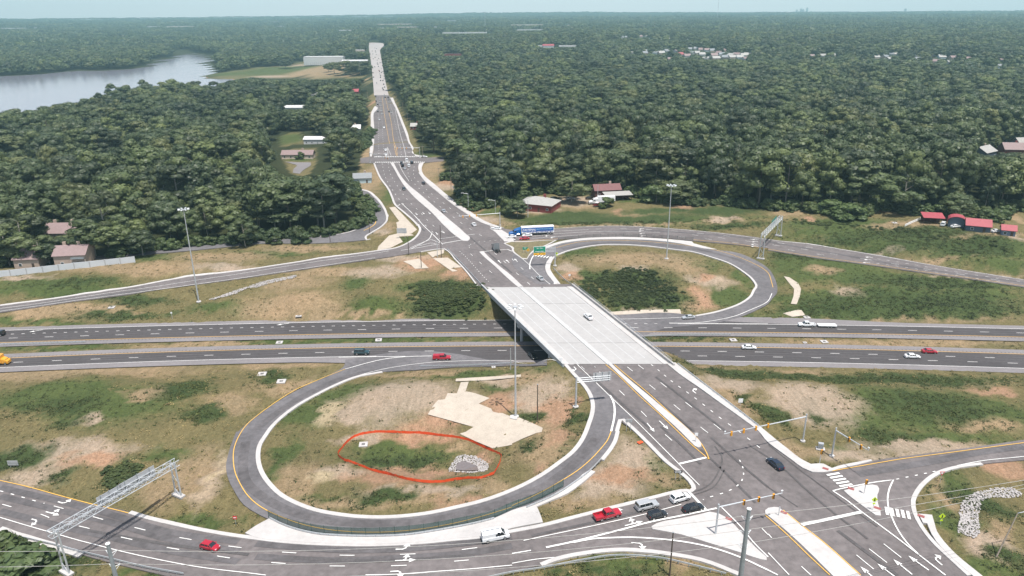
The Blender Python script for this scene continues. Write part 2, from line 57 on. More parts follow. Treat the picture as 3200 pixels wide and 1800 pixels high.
LINES = [([(19.1,198),(22.6,188.7),(26.4,178.5),(30.7,167.2),(33.3,159.9),(35.7,153.1),(37.9,146.8),(39.7,141.2),(41.1,137.3)],0.2,'w',None),([(26.6,178.7),(27,175.7),(27,172.5),(26.3,167.4),(24.6,160.5)],0.5,'w',None),([(27.7,197.5),(29.9,192.1),(34.9,177.2),(38.5,167.6),(41.1,159.8),(43.1,153.9),(45.3,148.5),(45.8,147.3)],0.15,'y',None),([(30.3,197.4),(31.6,193.9),(37.8,178.2),(41.2,168.3),(44.2,159.8),(45.3,156.1),(45.7,153),(45.9,150),(45.8,147.3)],0.15,'y',None),([(25.3,192.8),(28.7,183.6),(33.7,169.7),(37,159.9),(38,157.6),(39.3,154.2),(40.2,151.8)],0.15,'w','d'),([(33.9,195.8),(35.7,191.4),(39.8,181),(44,170.3),(47.8,160.4),(50.9,153.6),(52.5,149)],0.15,'w','d'),([(37.3,197.1),(39.2,192.5),(43.3,182),(47.5,171.4),(51.9,160.8),(55.9,150.1)],0.15,'w','d'),([(41.2,197.3),(42.8,193.1),(45,186.8),(49.2,177.2),(51.7,170.7),(54.1,164.4),(55.7,161),(57.1,157.5),(59.5,151.1)],0.25,'w','s'),([(38.4,145.6),(45.5,148.2)],0.6,'w',None),([(52.8,147),(52.7,144.2),(52.2,141.8),(51.4,139.7),(50.2,137.9),(48.6,136.3),(46.7,135),(44.7,134),(42.3,133),(40.6,132.1)],0.25,'w','t'),([(58.5,123.6),(72.4,127.5)],0.8,'w',None),([(69.6,134.9),(71.6,135.6),(75.1,136.6),(80.8,138.1),(84.8,138.9),(82.5,135.9),(80.9,133.4),(79.2,129.9),(78.1,126),(77.3,121.6),(77.2,117.8),(77.8,114.4)],0.3,'w',None),([(69.6,134.9),(71.3,131.4),(72.6,127.7),(74.2,123.8),(76,119.3),(77.8,114.4),(79.8,109)],0.3,'w',None),([(85.5,139.1),(88.5,140),(92.7,141.3),(96.7,142.7)],0.25,'w','t'),([(102.8,145.3),(110,147.7),(122.1,150.5),(144.3,156.8)],0.2,'w',None),([(72.4,142.3),(78,143.8),(89.8,147.1),(106.4,151.5),(126.3,157),(149.2,163.3)],0.2,'y',None),([(72.5,117.7),(73.6,114.8),(75.7,109.1)],0.15,'w','d2'),([(69,116.3),(70.2,113.4),(72.2,108.6)],0.15,'w','d2'),([(65.8,114.6),(66.9,111.7),(68.5,107.9)],0.15,'w','d2'),([(54.1,111.6),(55,109.3)],0.15,'w',None),([(52.2,126.8),(52.8,125.4),(54.7,120.4),(56.7,114.3),(58.5,109.3)],0.15,'y',None),([(56.5,128.4),(58.5,123.7),(60.8,118.8),(64.2,109.2)],0.12,'y',None),([(43.8,129.7),(46.1,123.2),(47.3,118.1),(48.7,114.2)],0.25,'w',None),([(49.1,115.4),(51,109.4)],0.2,'w',None),([(50.9,120.9),(51.2,119.7)],0.15,'w',None),([(50.2,122.6),(50.8,120.6)],0.15,'w',None),([(47.5,110.7),(48.9,109.4)],0.3,'w',None),([(-142.9,157),(-124.1,150.8),(-114.8,147.6),(-105.6,143.9),(-95.3,139.9),(-88.3,137.3),(-83,135.2)],0.2,'y',None),([(-114.5,136.3),(-105.7,132.8),(-97.2,129.5),(-86.4,125.3),(-74,121),(-62.4,117.5),(-50.1,114.7),(-48,114.2)],0.2,'w',None),([(-117.2,141.2),(-114.4,140.1),(-104.9,136.6),(-103.4,135.8),(-95.2,132.5),(-92.3,131.5),(-83.8,128.1),(-81.1,127.2),(-72.6,124.2),(-69.5,123.3),(-60.9,120.8),(-57.8,119.9),(-49,117.9),(-45.7,117.3),(-36.8,115.9),(-33.5,115.6),(-24.4,114.9),(-21.3,114.8),(-12,115.2),(-8.8,115.4)],0.15,'w','d'),([(-104.5,139.9),(-101.7,138.8),(-92.1,135),(-90.6,134.4),(-82.2,131.2),(-79.3,130.1),(-70.8,127.1),(-67.8,126.2),(-59.1,123.5),(-55.9,122.7),(-47.1,120.7),(-44,120.2),(-34.9,118.8),(-31.7,118.5),(-22.6,118),(-19.4,117.9),(-10.3,118.4),(-7.1,118.8)],0.15,'w','d'),([(-121.2,146.5),(-117.5,145.1),(-114.1,143.7),(-110.7,142.3),(-107.3,141)],0.25,'w','s'),([(1.9,120.3),(11.7,122.9),(20.1,125.3),(27.7,127.7),(35.6,130.6)],0.2,'w',None),([(6.3,118.1),(11.4,119.4),(15.5,120.7),(21.8,122.8),(28.2,125.1),(34.8,126.9),(42.8,129.2)],0.45,'w',None),([(11.8,119.3),(15.5,120.2),(19.5,120.4),(23.4,120.4),(27.3,120),(33,119),(38.5,117.1),(43.4,114.2),(47.5,110.7)],0.4,'w',None),([(-28.4,112.8),(-22.7,112.5),(-15.1,112.7),(-7.5,113),(-0.4,113.5)],0.2,'w',None),([(-0.4,116.7),(3.3,117.4)],0.25,'w',None),([(-0.4,114),(4.4,114.9),(7.9,115.2)],0.2,'w',None),([(38.2,135.1),(40.5,128.4)],0.6,'w',None),([(24.6,160.5),(25.4,163.6)],0.2,'y',None),([(24.6,160.5),(23.2,156.7),(21.3,153.4),(18.5,149.1),(14.6,144.3),(10.4,140.4),(5.1,136.2),(-0.4,132.6)],0.2,'y',None),([(-0.4,132.1),(-6.2,129.7),(-12.4,127.6),(-18.5,126.1),(-24.6,125.5),(-30.9,125.8),(-37.4,126.9),(-44.2,129.1),(-49.2,131.7),(-54.6,135.2),(-57.7,137.8),(-60.4,140.7),(-63.9,145.6),(-66.8,150.5),(-69.3,156.1),(-71.2,161.8),(-72.2,167.8),(-72.2,175.2),(-71.3,179.2),(-68.5,188),(-65,196.1),(-59.3,203.5),(-53.2,210.5)],0.2,'y',None),([(-53.2,210.5),(-47.6,214.8),(-41.7,218),(-35.4,219.5),(-26.6,220)],0.3,'w',None),([(-57.3,219.5),(-45.3,219.7),(-35.4,219.8)],0.3,'w',None),([(-49,205.3),(-41.4,210.3),(-34.6,213.1),(-26.8,215.1),(-18.8,215.8),(-9.1,216.1),(-0.2,216),(13.3,200.7)],0.2,'w',None),([(39.4,250),(51.2,250.3),(62.4,251.2),(68.3,252.7)],0.2,'w',None),([(56.9,246),(66.7,246),(74.5,248.3),(82.9,252.1),(89.6,256.3),(98.6,263.8),(101.9,269.6)],0.25,'w',None),([(56.9,245.8),(71.9,245.3),(92.4,244.6)],0.25,'w',None),([(19.7,315.6),(32.2,325.2),(41.6,327.5),(55.4,327.3),(68.8,324.7),(81.6,320.5),(93.2,313.3),(101.2,302.7),(106.2,288.1),(105.1,280.6),(103.9,274.5)],0.15,'y',None),([(7.4,285.7),(7.5,291.4),(8.3,298.1),(9.4,303.5),(10.5,306.3)],0.4,'w',None),([(0.1,311.6),(6.4,294.1),(11.5,276.5),(15.3,266.2)],0.2,'w',None),([(-14.2,309.8),(-1.9,313.2),(0.1,310.2)],0.4,'w',None),([(-61.1,400.7),(-50.2,372.4),(-42.7,351.1),(-37.5,337.8),(-31.4,321.5)],0.3,'w',None),([(-31.5,323.1),(-22.7,328.4)],0.5,'w',None),([(-34,330.3),(-17.6,337.8)],0.3,'w',None),([(-38.2,339.6),(-38.6,330.4),(-41.5,322.7),(-45.1,315.4)],0.3,'w',None),([(-49.3,313.4),(-45.1,315.4),(-34.1,321.6)],0.3,'w',None),([(-45.7,316.9),(-40.4,325.7),(-37.6,329.6),(-32.9,323.9)],0.25,'w',None),([(-42,319.7),(-37.1,324),(-33.2,321.5)],0.25,'w',None),([(-193.8,258.9),(-181,262.7),(-168.3,267.6),(-155.3,272.7),(-144.9,276),(-144.9,276),(-129.2,282.4),(-107,291.2),(-92,297.5),(-76.4,303.6),(-60.2,310),(-54.6,313.1)],0.2,'w',None),([(-192.1,256.3),(-179.6,260.5),(-166.9,265),(-153.6,269.4),(-134.8,275.5),(-118.8,280.8),(-105.2,285.6),(-90.3,291.1),(-74.9,297),(-59.2,303.7)],0.1,'w',None),([(-91.1,518.7),(-81.9,474),(-71.6,435.9),(-63.8,410.2),(-55.7,387.2),(-43.1,354.8),(-34.7,333.6)],0.15,'w','d'),([(-86.8,518.5),(-80.1,483.5),(-70.2,446.9),(-59.3,410.1),(-49.3,382.7),(-38.5,352.8),(-28.5,331.8)],0.15,'w','d'),([(-71.8,510.6),(-66.3,473.4),(-55.7,438.1),(-42.7,402.4),(-31.7,373.8),(-22.7,352.4),(-13.2,333)],0.15,'w','d'),([(-67.1,506.8),(-63,473.3),(-53,440.7),(-40.4,407.1),(-29.5,380),(-18.5,357.8)],0.15,'w','d'),([(-79.1,518.2),(-73.5,493.2),(-64.3,458.2)],0.2,'w',None),([(-96.4,608.9),(-85.6,549.8)],0.2,'y',None),([(-170,1002.7),(-131.2,783.1),(-99.9,610.1)],0.12,'y',None),([(-166.6,1006.5),(-120.8,755.9),(-95.5,608.6),(-89.1,575.9),(-84.7,547.7)],0.2,'y',None),([(-177.8,1005.7),(-138.9,786.7),(-110.9,621.3),(-97.9,546.2)],0.15,'w','d'),([(-173.8,1004.2),(-128.1,745.1),(-105.8,613.6),(-94.7,550.2)],0.15,'w','d'),([(-160.9,999.5),(-121.2,778.8),(-101.8,669.2),(-90.8,607.3),(-81.1,545.5)],0.15,'w','d'),([(-133.7,871.3),(-96,649.6),(-88.3,606.7),(-77.7,545.4)],0.15,'w',None),([(-98.5,588.4),(-91.7,550.1)],0.2,'w',None),([(-97.6,585.7),(-89.5,550)],0.2,'w',None),([(-103.8,557.8),(-92.8,557.2)],0.4,'w',None),([(-18.9,315.8),(-19.1,320.4),(-17,323.4),(-10.2,326.4),(-4.3,327.9)],0.25,'w','t'),([(-23,310.8),(-19.9,302.9),(-15.4,289.4),(-11.3,276.9),(-9.2,271.1)],0.25,'w','t'),([(-18,307),(-14.1,296.6),(-9.5,284.8),(-5.3,275)],0.15,'w','d'),([(-7.6,308.2),(-4,298.3),(0.1,286.5)],0.15,'w','d'),([(0.1,299.6),(3,290.2),(7.2,277.7),(11.1,266.1)],0.15,'w','d'),([(1.7,281.4),(4,275.4),(7.3,266.2)],0.15,'w','d'),([(19.6,346.9),(39.4,350.3),(59,350.2),(77.6,345.7),(95.5,339.7),(116.3,330.1),(119.3,328.6),(138.8,319.4),(156.7,308.8),(173.4,298.5),(189.4,289.3),(207.5,280.2)],0.2,'w',None),([(202.9,273.1),(184.7,281.2),(168,288.1),(151.1,296.3),(132.9,304),(114.6,314.3),(100.2,322.7),(84.1,327.8)],0.15,'y',None),([(1.5,325.3),(14,328),(21.5,329.5)],0.15,'y',None),([(19.4,341.8),(37.4,345.1)],0.2,'w',None),([(8.6,333.4),(19.1,337.1),(43.3,341.6),(71.2,340)],0.2,'w',None),([(9.5,330.1),(18.9,332.5),(33.7,336)],0.2,'w',None),([(40.9,345.9),(53.5,346.3),(66.8,344.7),(78.4,342.2),(90.3,337.9),(103.1,333),(112.9,328.1),(122.7,323.6),(134.5,317.2),(144.5,311.2)],0.15,'w','d'),([(42.3,337),(54.6,337.1),(66.1,335.5),(77.4,333),(87.4,330),(97.9,325.7),(104.6,322.1),(118.8,316.1),(129.3,310.6),(139.4,305.2)],0.15,'w','d'),([(85.5,335.8),(96.1,331.3),(108.1,326.1),(117.3,321.2),(128.6,315.8),(138.4,310.2),(148.2,304.3),(158.6,298.9),(168.3,292.8),(178.8,287.3),(189.6,282.5),(198.6,277.4)],0.15,'w','d'),([(158.3,302.8),(171.7,295.1),(187.4,285.8),(205.7,277.4)],0.2,'w','s'),([(155.1,296.8),(169,290),(184.9,281.6),(197.5,275.7)],0.2,'w','s'),([(-92.2,430.9),(-86.1,420.4),(-79.2,401),(-73.5,381.2),(-69.7,366.9),(-68.9,359.2),(-70.4,351.9),(-72.3,347.5)],0.35,'y',None)]
XWALK = [([(72.1,141.6),(73.4,136.3)],5,3.2,0.6),([(77.5,128),(82.3,126.3)],5,2.8,0.6),([(10,304.2),(17.2,300.7)],6,2.6,0.6),([(-101.4,545.7),(-71.1,545.2)],24,3,0.7),([(-97.3,524),(-61.3,523)],27,3,0.7),([(-9.3,348.3),(0.6,326.9)],14,3.4,0.65)]
CARS = [(19.5,126.9,0.34,'pickup','red','red crew cab pickup at the back of the queue on the ramp kerb side'),(28.1,129.7,0.34,'suv','silver','silver boxy SUV with roof rails between the red pickup and white crossover'),(35.7,132.2,0.39,'crossover','white','white crossover stopped at the ramp stop line beside the kerb'),(29.8,126.8,0.32,'hatch','black','small black hatchback behind the black sedan in the ramp lane'),(37.7,128.8,0.35,'sedan','black','black sedan first at the stop line next to the white crossover'),(-3.7,121.2,0.23,'van','white','white work van with ladder rack passing the concrete apron'),(-62.2,123,-0.36,'hatch','red','red compact car on the curving ramp just past the sign gantry'),(60.3,144.7,1.9,'sedan','navy','dark navy sedan crossing the junction by the corner sidewalk'),(-50.1,222.1,-0.01,'suv','teal','dark teal SUV on the highway left of the red covered pickup'),(-23,217.5,0,'pickupcap','red','red pickup with covered bed merging from the highway loop'),(6.5,218.6,-1.2,'sedan','black','black car driving through the shadow under the bridge'),(79.1,223.8,-0.05,'sedan','white','white sedan in the near carriageway right beside the bridge'),(129.8,216,-0.1,'sedan','white','white car beside the red one on the right part of the highway'),(137.3,219.6,-0.1,'sedan','red','bright red car overtaking on the right part of the highway'),(-166.9,216.7,0.05,'truck','yellow','yellow box truck entering at the left edge of the highway'),(-182.8,239.8,-3.06,'suv','black','black vehicle leaving at the left edge of the far carriageway'),(105.4,242.3,3.08,'pickup','white','white pickup towing a flat trailer on the far carriageway'),(64.9,250.1,-3.02,'sedan','silver','silver car leaving the right loop onto the highway'),(26.1,233.4,1.92,'sedan','white','white sedan alone on the pale concrete bridge deck'),(11.1,273.1,1.92,'sedan','silver','silver car on the dark asphalt patch just north of the bridge'),(-7.3,346.1,2.76,'sedan','white','white car turning out of the junction over the crosswalk'),(-0.2,331.5,-3,'sedan','white','white sedan in front of the blue semi truck tractor wheels'),(7.3,333.7,-3.04,'sedan','white','white car half hidden between the blue trailer and the red car'),(5.9,328.5,-2.98,'sedan','red','red sedan waiting beside the grass island near the blue truck'),(-18.8,353.7,1.88,'sedan','white','white car north of the junction right of the long concrete median'),(-36,381,1.84,'sedan','silver','silver sedan midway along the right side of the concrete median'),(-64.4,435.1,-1.33,'sedan','black','dark car left of the concrete median where it widens'),(-54.4,450.8,1.84,'sedan','black','dark car near the kerb north of the silver sedan'),(-72.4,498.3,1.78,'sedan','silver','silver car last in the left queue at the far crossroads'),(-77.6,519.1,1.73,'sedan','black','black car first in the left queue at the far crossroads'),(-75.2,508.2,1.74,'pickup','black','black pickup second in the left queue at the far crossroads'),(-70.1,518.8,1.73,'suv','black','black SUV at the stop line in the right lane of the far crossroads'),(-74.7,526.4,1.73,'van','white','white truck entering the far crossroads from the queue'),(-70.7,506.8,1.74,'suv','white','white SUV behind the white truck at the far crossroads'),(-97.2,572.7,-1.38,'sedan','white','white car waiting north of the far crossroads in the left turn lane'),(-93.6,551.4,-1.4,'sedan','white','white car crossing the near crosswalk of the far crossroads'),(-121.5,715.5,-1.4,'sedan','white','white car well back from the far crossroads beside the turn lane'),(-136.6,778.9,-1.39,'sedan','silver','pale car between the dotted lane lines north of the far crossroads'),(-64.2,543.6,-0.1,'sedan','white','white car waiting on the side street right of the far crossroads'),(46.8,387.1,0.29,'pickup','maroon','maroon and white pickup parked beside the white semi truck'),(43.8,403.4,0.24,'sedan','black','dark car parked in front of the red roofed barn'),(24.2,402.3,0.51,'suv','black','dark vehicle parked behind the hip roofed brick house'),(33.2,403.1,0.41,'sedan','silver','grey car under the big tree in the dirt yard'),(201.1,331.1,0.88,'suv','white','white vehicle parked between the open red roofed shed and the barn'),(204.8,327.6,0.25,'sedan','white','white car parked against the round roofed barn front'),(218.3,319.2,0.23,'sedan','white','old white car parked beside the small blue shed')]
FARCARS = [(-164.5,954.7,'w'),(-157.2,910.5,'w'),(-162.9,925.3,'b'),(-150.3,851.4,'b'),(-146.9,855.3,'w'),(-141.4,825.2,'w'),(-136.5,844.1,'b'),(-132.3,834.4,'w'),(-151.4,945.5,'w'),(-156.8,973.5,'g'),(-160.9,995.2,'b'),(-164.8,995,'b'),(-169.6,1018.1,'w'),(-174.2,980.7,'w'),(-170.6,959.5,'b'),(-180.4,1013.1,'b'),(-181.5,1083.8,'b'),(-185.8,1105.2,'b'),(-184.9,1117.4,'b'),(-192.6,1157.2,'b'),(-207,1216.4,'b'),(-202.8,1213.7,'b'),(-208.1,1184.2,'w'),(-215.7,1267.9,'b'),(-229.7,1282.7,'b'),(-245.1,1365.9,'b'),(-235,1377.7,'b'),(-228.4,1357.2,'b'),(-219.9,1295.1,'b'),(-240.2,1402.8,'r'),(-255.9,1490.5,'b'),(-263.1,1488.8,'g'),(-264.4,1534.6,'b'),(-270.6,1566.6,'b'),(-300,1687.3,'b'),(-302,1722.7,'b'),(-286.8,1679.2,'b'),(-312.6,1801.8,'b'),(-326.4,1834.4,'b'),(-326.9,1880.1,'b'),(-344.6,1931.3,'b'),(-335.1,1921.8,'b'),(-240.6,1435.4,'w'),(-284.2,1644.4,'g'),(-347.8,2012.8,'b'),(-358.9,2054.4,'g'),(-265.8,1571,'b'),(-316.6,1740.4,'b'),(-226.4,1328.5,'w')]
SEMI = (-1.3,335,17.3,337.6)
BOBTAIL = (-6.5,310.3,-10.7,327.2)
WSEMI = (43.7,392.2,52.6,393.5)
TRAILER = (112.4,241.6,105.9,242.1)
MASTS = [(-120.3,263.5,36.6),(66.1,299,31.9),(0.7,171.2,31.5)]
GANTRY = [((-76,140.4),(-89,117.8)),((108,303.7),(125.1,331.7))]
ARMS = [(70.7,155.3,7.1,48.7,147.5,4,'long mast arm with four signals reaching over the cross road from the grass verge'),(75.1,148.8,7.2,78.7,140.1,2,'shorter mast arm with two signals beside the right hand ramp entrance'),(40.4,121,7,54.4,125.1,3,'mast arm with signals standing on the large triangular concrete island'),(-5.7,353.9,6.5,-25.6,347.8,3,'mast arm at the upper junction beside the dirt verge and blue truck'),(-67,541.9,7.7,-85.3,542.4,3,'far mast arm at the crossroads on the long road'),(-100.4,523.5,7.1,-83.2,502.3,2,'mast arm on the left corner of the far crossroads')]
POLES = [(-30.4,302.9,14.7,'dark','tall dark wooden pole at the upper junction corner'),(-32.1,303.3,8.1,'metal','short signal pole beside the tall dark pole at the junction'),(-37.7,290.6,7.4,'dark','wooden pole standing in the cream matting left of the bridge'),(-45.1,307.6,8.4,'dark','thin dark pole on the ramp kerb near the white sign back'),(-68.6,343,7.7,'dark','dark pole at the inside bend of the frontage road'),(-84.3,328.5,3.7,'dark','short post beside the frontage road end'),(-23,384,9.7,'lampl','street lamp with arm to the left by the dirt verge'),(-8.4,376.9,7.5,'lampd','street lamp by the small tree before the brick house'),(8.5,368.2,9.1,'metal','thin metal pole at the small tree left of the brick house'),(48.1,402.1,8.2,'metal','pole in front of the red roofed barn'),(-35.5,427.8,15.4,'utility','utility pole beside the small driveway right of the long road'),(-45.2,457.5,9.1,'utility','utility pole nearest the far crossroads on the right side'),(-94.7,704.8,10.1,'utility','utility pole right of the long road by the parked cars'),(-120,838.3,10.8,'utility','utility pole right of the road near the pavement change'),(-103.4,749.8,8.8,'utility','utility pole between its neighbours on the right verge'),(-64.9,542.1,6.2,'utility','utility pole on the corner of the far crossroads'),(-146,966.2,4.9,'utility','utility pole furthest up the right side of the long road'),(-183,968.5,11.7,'utility','utility pole on the left side of the long road'),(29,110.1,10.1,'dark','dark wooden pole in the grass strip at the bottom edge'),(6.4,169,10.7,'dark','slender dark pole inside the left loop near the matting'),(-0.6,204.4,7.3,'metal','thin pole beside the highway left of the bridge pier'),(75.9,133.8,3.1,'sigpole','signal pedestal on the small concrete island'),(70.9,145.5,2.8,'sigpole','pedestrian signal post at the corner sidewalk')]
LEAN = (93,114.8)
MONO = [(-64.7,95.9,27),(36.7,95.5,33)]
RAILS = [([(-105.8,129.4),(-97.8,126.8),(-89.1,123.3),(-83,121.2),(-72.4,117.6),(-64.5,115.4)],'long guardrail below the gantry leg at the lower left'),([(-6,109.9),(-0.4,111.3),(5.2,112.2),(12.9,113.9),(18.8,115),(22.6,115),(28.2,114),(33.4,112),(39.3,109.5)],'curved guardrail along the bottom grass strip'),([(49.1,197.2),(53.2,185.8),(58,172.7),(61.9,161.7)],'guardrail running down from the bridge end to the mast arm'),([(-183,230.8),(-176.5,231.3),(-163.2,231.9),(-148,233)],'guardrail in the highway median at the far left'),([(-29.6,211.8),(-18.4,210.6),(-0.2,212.1)],'guardrail on the highway shoulder above the matting strip'),([(-28.7,313.9),(-23.6,300.2),(-17.1,281.9),(-11.7,266.6)],'guardrail along the left edge of the bridge approach'),([(17.2,286.6),(19.2,279.1),(22,272.7),(24.8,269.4)],'guardrail along the loop sidewalk north of the bridge'),([(45.9,234),(57.1,234.8),(76.2,234.9)],'guardrail in the median right of the bridge far side'),([(2.8,131.5),(9.5,135.7),(13.5,139.5),(17.5,143.8),(20.7,148.3)],'guardrail following the narrow concrete strip by the loop'),([(-52.7,131.8),(-48.4,128.9),(-41.3,125.8),(-34.8,124.6),(-28.5,124),(-22.3,123.9),(-16.3,124.8),(-10.2,126.2),(-4.1,128.1)],'low rail below the green fence along the concrete apron')]
FENCE_A = [(-53,132.2),(-48.6,129.4),(-41.4,126.5),(-34.9,125.1),(-28.6,124.5),(-22.4,124.5),(-16.4,125.3),(-10.3,126.9),(-4.1,128.7),(-0.4,131.2),(3.9,133.4),(8.4,136.3),(11.1,138.5)]
FENCE_B = [(21.5,325.4),(32.7,330.2),(42.1,331.8),(56.2,332.1),(69.8,330.2),(83.8,326.2)]
ORANGE = [(-39.3,169.1),(-33.9,169.9),(-23.3,169),(-17.9,167.4),(-11.2,164.5),(-7.3,160.7),(-2.9,155.3),(-3.1,152.6),(-4.6,145.4),(-7.8,143.5),(-12.5,144.4),(-17,143.7),(-20.4,143.4),(-25.1,144.4),(-30.8,150.4),(-35.9,152.3),(-40.8,153.1),(-43,156.1),(-44,159.2),(-43.8,161.7),(-42.9,165.8),(-41.5,168)]
WALLW = [(-228.5,282),(-209.1,284.1),(-199.2,287.8),(-189.2,291.7),(-178.6,295.4),(-168,299.4),(-162.2,301.9)]
WALLH = 2.5
WFENCE = [(183.3,331),(196,341.9)]
INLETS = [(-78.3,206.5,2.6),(-70.8,201.4,2.6),(-80.6,232.4,2.2),(-46.5,233.7,2.2),(-79.2,252.8,2.2),(108.5,250.2,2.2),(106.7,229.5,2.2),(-152.4,260.5,2.2),(-38.8,164.7,2.2),(76.1,231.4,2.2),(181.9,337.9,2),(-6,208.6,1.2),(99.8,228.7,1.2)]
TACTILE = [(71.3,143.1),(73.8,135.5),(76.4,128.7),(56.3,127.5),(84.3,126.2),(44.3,125.6)]
RIPRAP = [([(-16,152.5),(-15.2,156.2),(-14,159.3),(-12.3,159.8),(-9.7,158.4),(-7.6,155.8),(-6,152.2),(-6.2,149.3),(-6.8,147.7),(-9.2,148.6),(-13,151.5)],[(-14,152.6),(-14,155.3),(-12.6,156.5),(-10.8,155.5),(-8.7,152),(-8.3,149.1),(-10.5,150.7)]),([(89.5,122),(92.4,126),(95.9,131.6),(98.5,134.4),(101.2,136.3),(103.9,137.3),(107.7,138.1),(111.5,137.8),(112.1,136.3),(111.4,134.9),(107.8,134.7),(104.8,135),(101.4,133.7),(100.5,131.6),(98.1,128.9),(96.6,126.2),(93.3,121.2),(92.2,120.4),(91.1,121.2)],[]),([(-117.3,264.3),(-113.5,266.1),(-109.4,271.1),(-106.5,273.9),(-106.6,273.9),(-101.2,279.3),(-88.8,285.4),(-88,284.3),(-88.7,282.3),(-98.4,276.8),(-101.4,273.7),(-104.5,273.8),(-109.6,266),(-114.5,263.6)],[])]
PONDW = [(-14,152.6),(-14,155.3),(-12.6,156.5),(-10.8,155.5),(-8.7,152),(-8.3,149.1),(-10.5,150.7)]
MATSPOLY = [[(-17.1,198.1),(-13.3,198.7),(-0.2,198.3),(2.5,197.5),(2.4,195.7),(-0.2,196.3),(-8.4,196.6),(-12.9,196.4),(-17,195.9)],[(-15.4,195.2),(-13.1,195.7),(-13.6,188.5),(-10.9,187),(-6.5,182.6),(-9.5,179.9),(-0.3,171.1),(-0.3,171.5),(1.3,171),(4.4,168.3),(7.6,164.7),(7.3,162.8),(6,162.7),(2.2,160.9),(-0.3,159.6),(-0.3,159),(-5.2,159.5),(-9.9,164.2),(-14,167.6),(-12.5,168),(-10.4,169.4),(-16.7,173),(-23.1,175.4),(-22.1,179.2),(-21,182.4),(-19.1,183),(-18.6,186.6),(-16,186.8)],[(-46.4,298.9),(-40,302),(-34.5,289.7),(-40.2,289.5),(-42.4,293.9)],[(-34,302.1),(-27.6,302.4),(-20.8,289.5),(-25.3,288.5),(-22.1,284.8),(-24.3,284.2)],[(-37.4,310.3),(-30.1,314.6),(-29.9,308.8),(-33.4,304.8),(-34.2,303.2)],[(-66.8,392.7),(-63.7,393.7),(-46.2,347.3),(-48.2,340),(-46.4,337.3),(-53.4,335.9),(-50.4,327.1),(-54.8,317.8),(-60.2,314.9),(-60.6,320.9),(-58.4,338),(-54.6,341.4),(-58.4,361.6),(-57.2,363.6)],[(111.3,283.8),(112.9,282.2),(114.4,276.4),(114,272.3),(113.8,271.4),(111.4,265.7),(107.5,258.3),(105.7,259.3),(109.1,266.1),(111.4,272.1),(111.3,275.6)],[(100.8,253.4),(106.8,254.9),(108.1,254.4),(108.4,251.5),(103.3,250.8)],[(36.1,255.4),(48.5,256.5),(63.3,257.2),(63.1,254.1),(48.1,254.1),(37,253.6)]]
BRMED = (3.2,264.9,29,197.6)
WEAR = [([(61.7,153.6),(64.6,145.2),(68.8,134.6),(73.7,122.9)],0.35),([(56,136.5),(60,129.5)],0.3),([(56.9,153.7),(61.8,143.6),(64.2,135),(67.1,126.5),(70.1,119.3)],0.5),([(35.9,183.4),(41.5,169.6),(45.2,159.8)],0.7),([(32.1,191.4),(39.5,172.8),(44.5,160.2)],0.7),([(41.2,189.4),(49.2,169.5),(53.1,159.6)],0.7),([(22.3,191.6),(29.1,174.6),(34.7,160.8)],0.7),([(37.4,162.2),(40.9,153.1),(43.4,145.5)],0.7),([(48.7,156.9),(52.6,145.4),(56,136.5)],0.6),([(44.9,151.7),(48.8,140),(51.5,131)],0.6),([(36.3,133.9),(42.4,136.7),(46.8,142.7),(49.1,148.7),(48.6,152.9)],0.35),([(37.2,133.2),(43.6,136.3),(48.4,143.4)],0.3),([(-45.5,119),(-27.2,116.6),(-7.7,116.7)],0.8),([(-91.4,130.6),(-71.6,124.9),(-53.5,120.5)],0.8),([(3.6,121.7),(18.1,125.8),(31.2,130)],0.7),([(57.8,113.2),(63.6,109.2)],0.8),([(65.2,121.8),(71,109.1)],0.8),([(20.6,157.7),(16.2,150.2),(11.1,143.3),(5.2,137.8),(-0.4,134.7)],2.4),([(-0.4,134.7),(-6.3,132.2),(-14.7,129.6),(-23,128.5),(-31.5,128.9),(-40.3,130.6),(-47.6,133.7),(-55.9,139.4),(-63,146.8),(-66.9,156),(-69.5,165.7)],2.4),([(-68.9,171.9),(-66.4,181.1),(-61.2,192.9),(-53.2,203.5),(-43.6,209.9)],2.4),([(22.3,313.8),(41.2,323.5),(63.8,322.7),(84.8,315),(98.7,301.4),(104,288.2)],2.2),([(-192.6,257),(-180.1,261.3),(-167.4,266),(-144,273.9)],1.6),([(77.8,141.1),(93.5,145.4),(111.1,151.4),(125.2,155.3)],2.2),([(-122.3,148.1),(-104.4,141.8),(-90,136.3),(-73.5,129.1),(-57,124.7)],1.8),([(-119.9,144.5),(-102.4,138.4),(-88.6,133.5),(-72.5,126.8),(-55.9,121.6)],1.8),([(-116.2,138.8),(-99.1,132.7),(-85.8,128.2),(-70.8,123),(-54.9,118.6)],1.8),([(-53.1,123.8),(-35.9,120.6),(-21.8,119.7),(-7.9,120.6),(-0.4,121.6)],1.8),([(-51.8,119.8),(-35.2,117.4),(-21.4,117.1),(-7.8,117.6),(-0.4,119)],1.8),([(43.3,341.6),(67.4,342.6),(94.6,336.3),(115.8,328.7)],1.8),([(118.4,325.7),(143.6,308.8),(170,291.9),(205.3,276.8)],1.8),([(-56.2,378.7),(-42,344)],0.8),([(-19.7,333.2),(0,281.5)],0.8)]
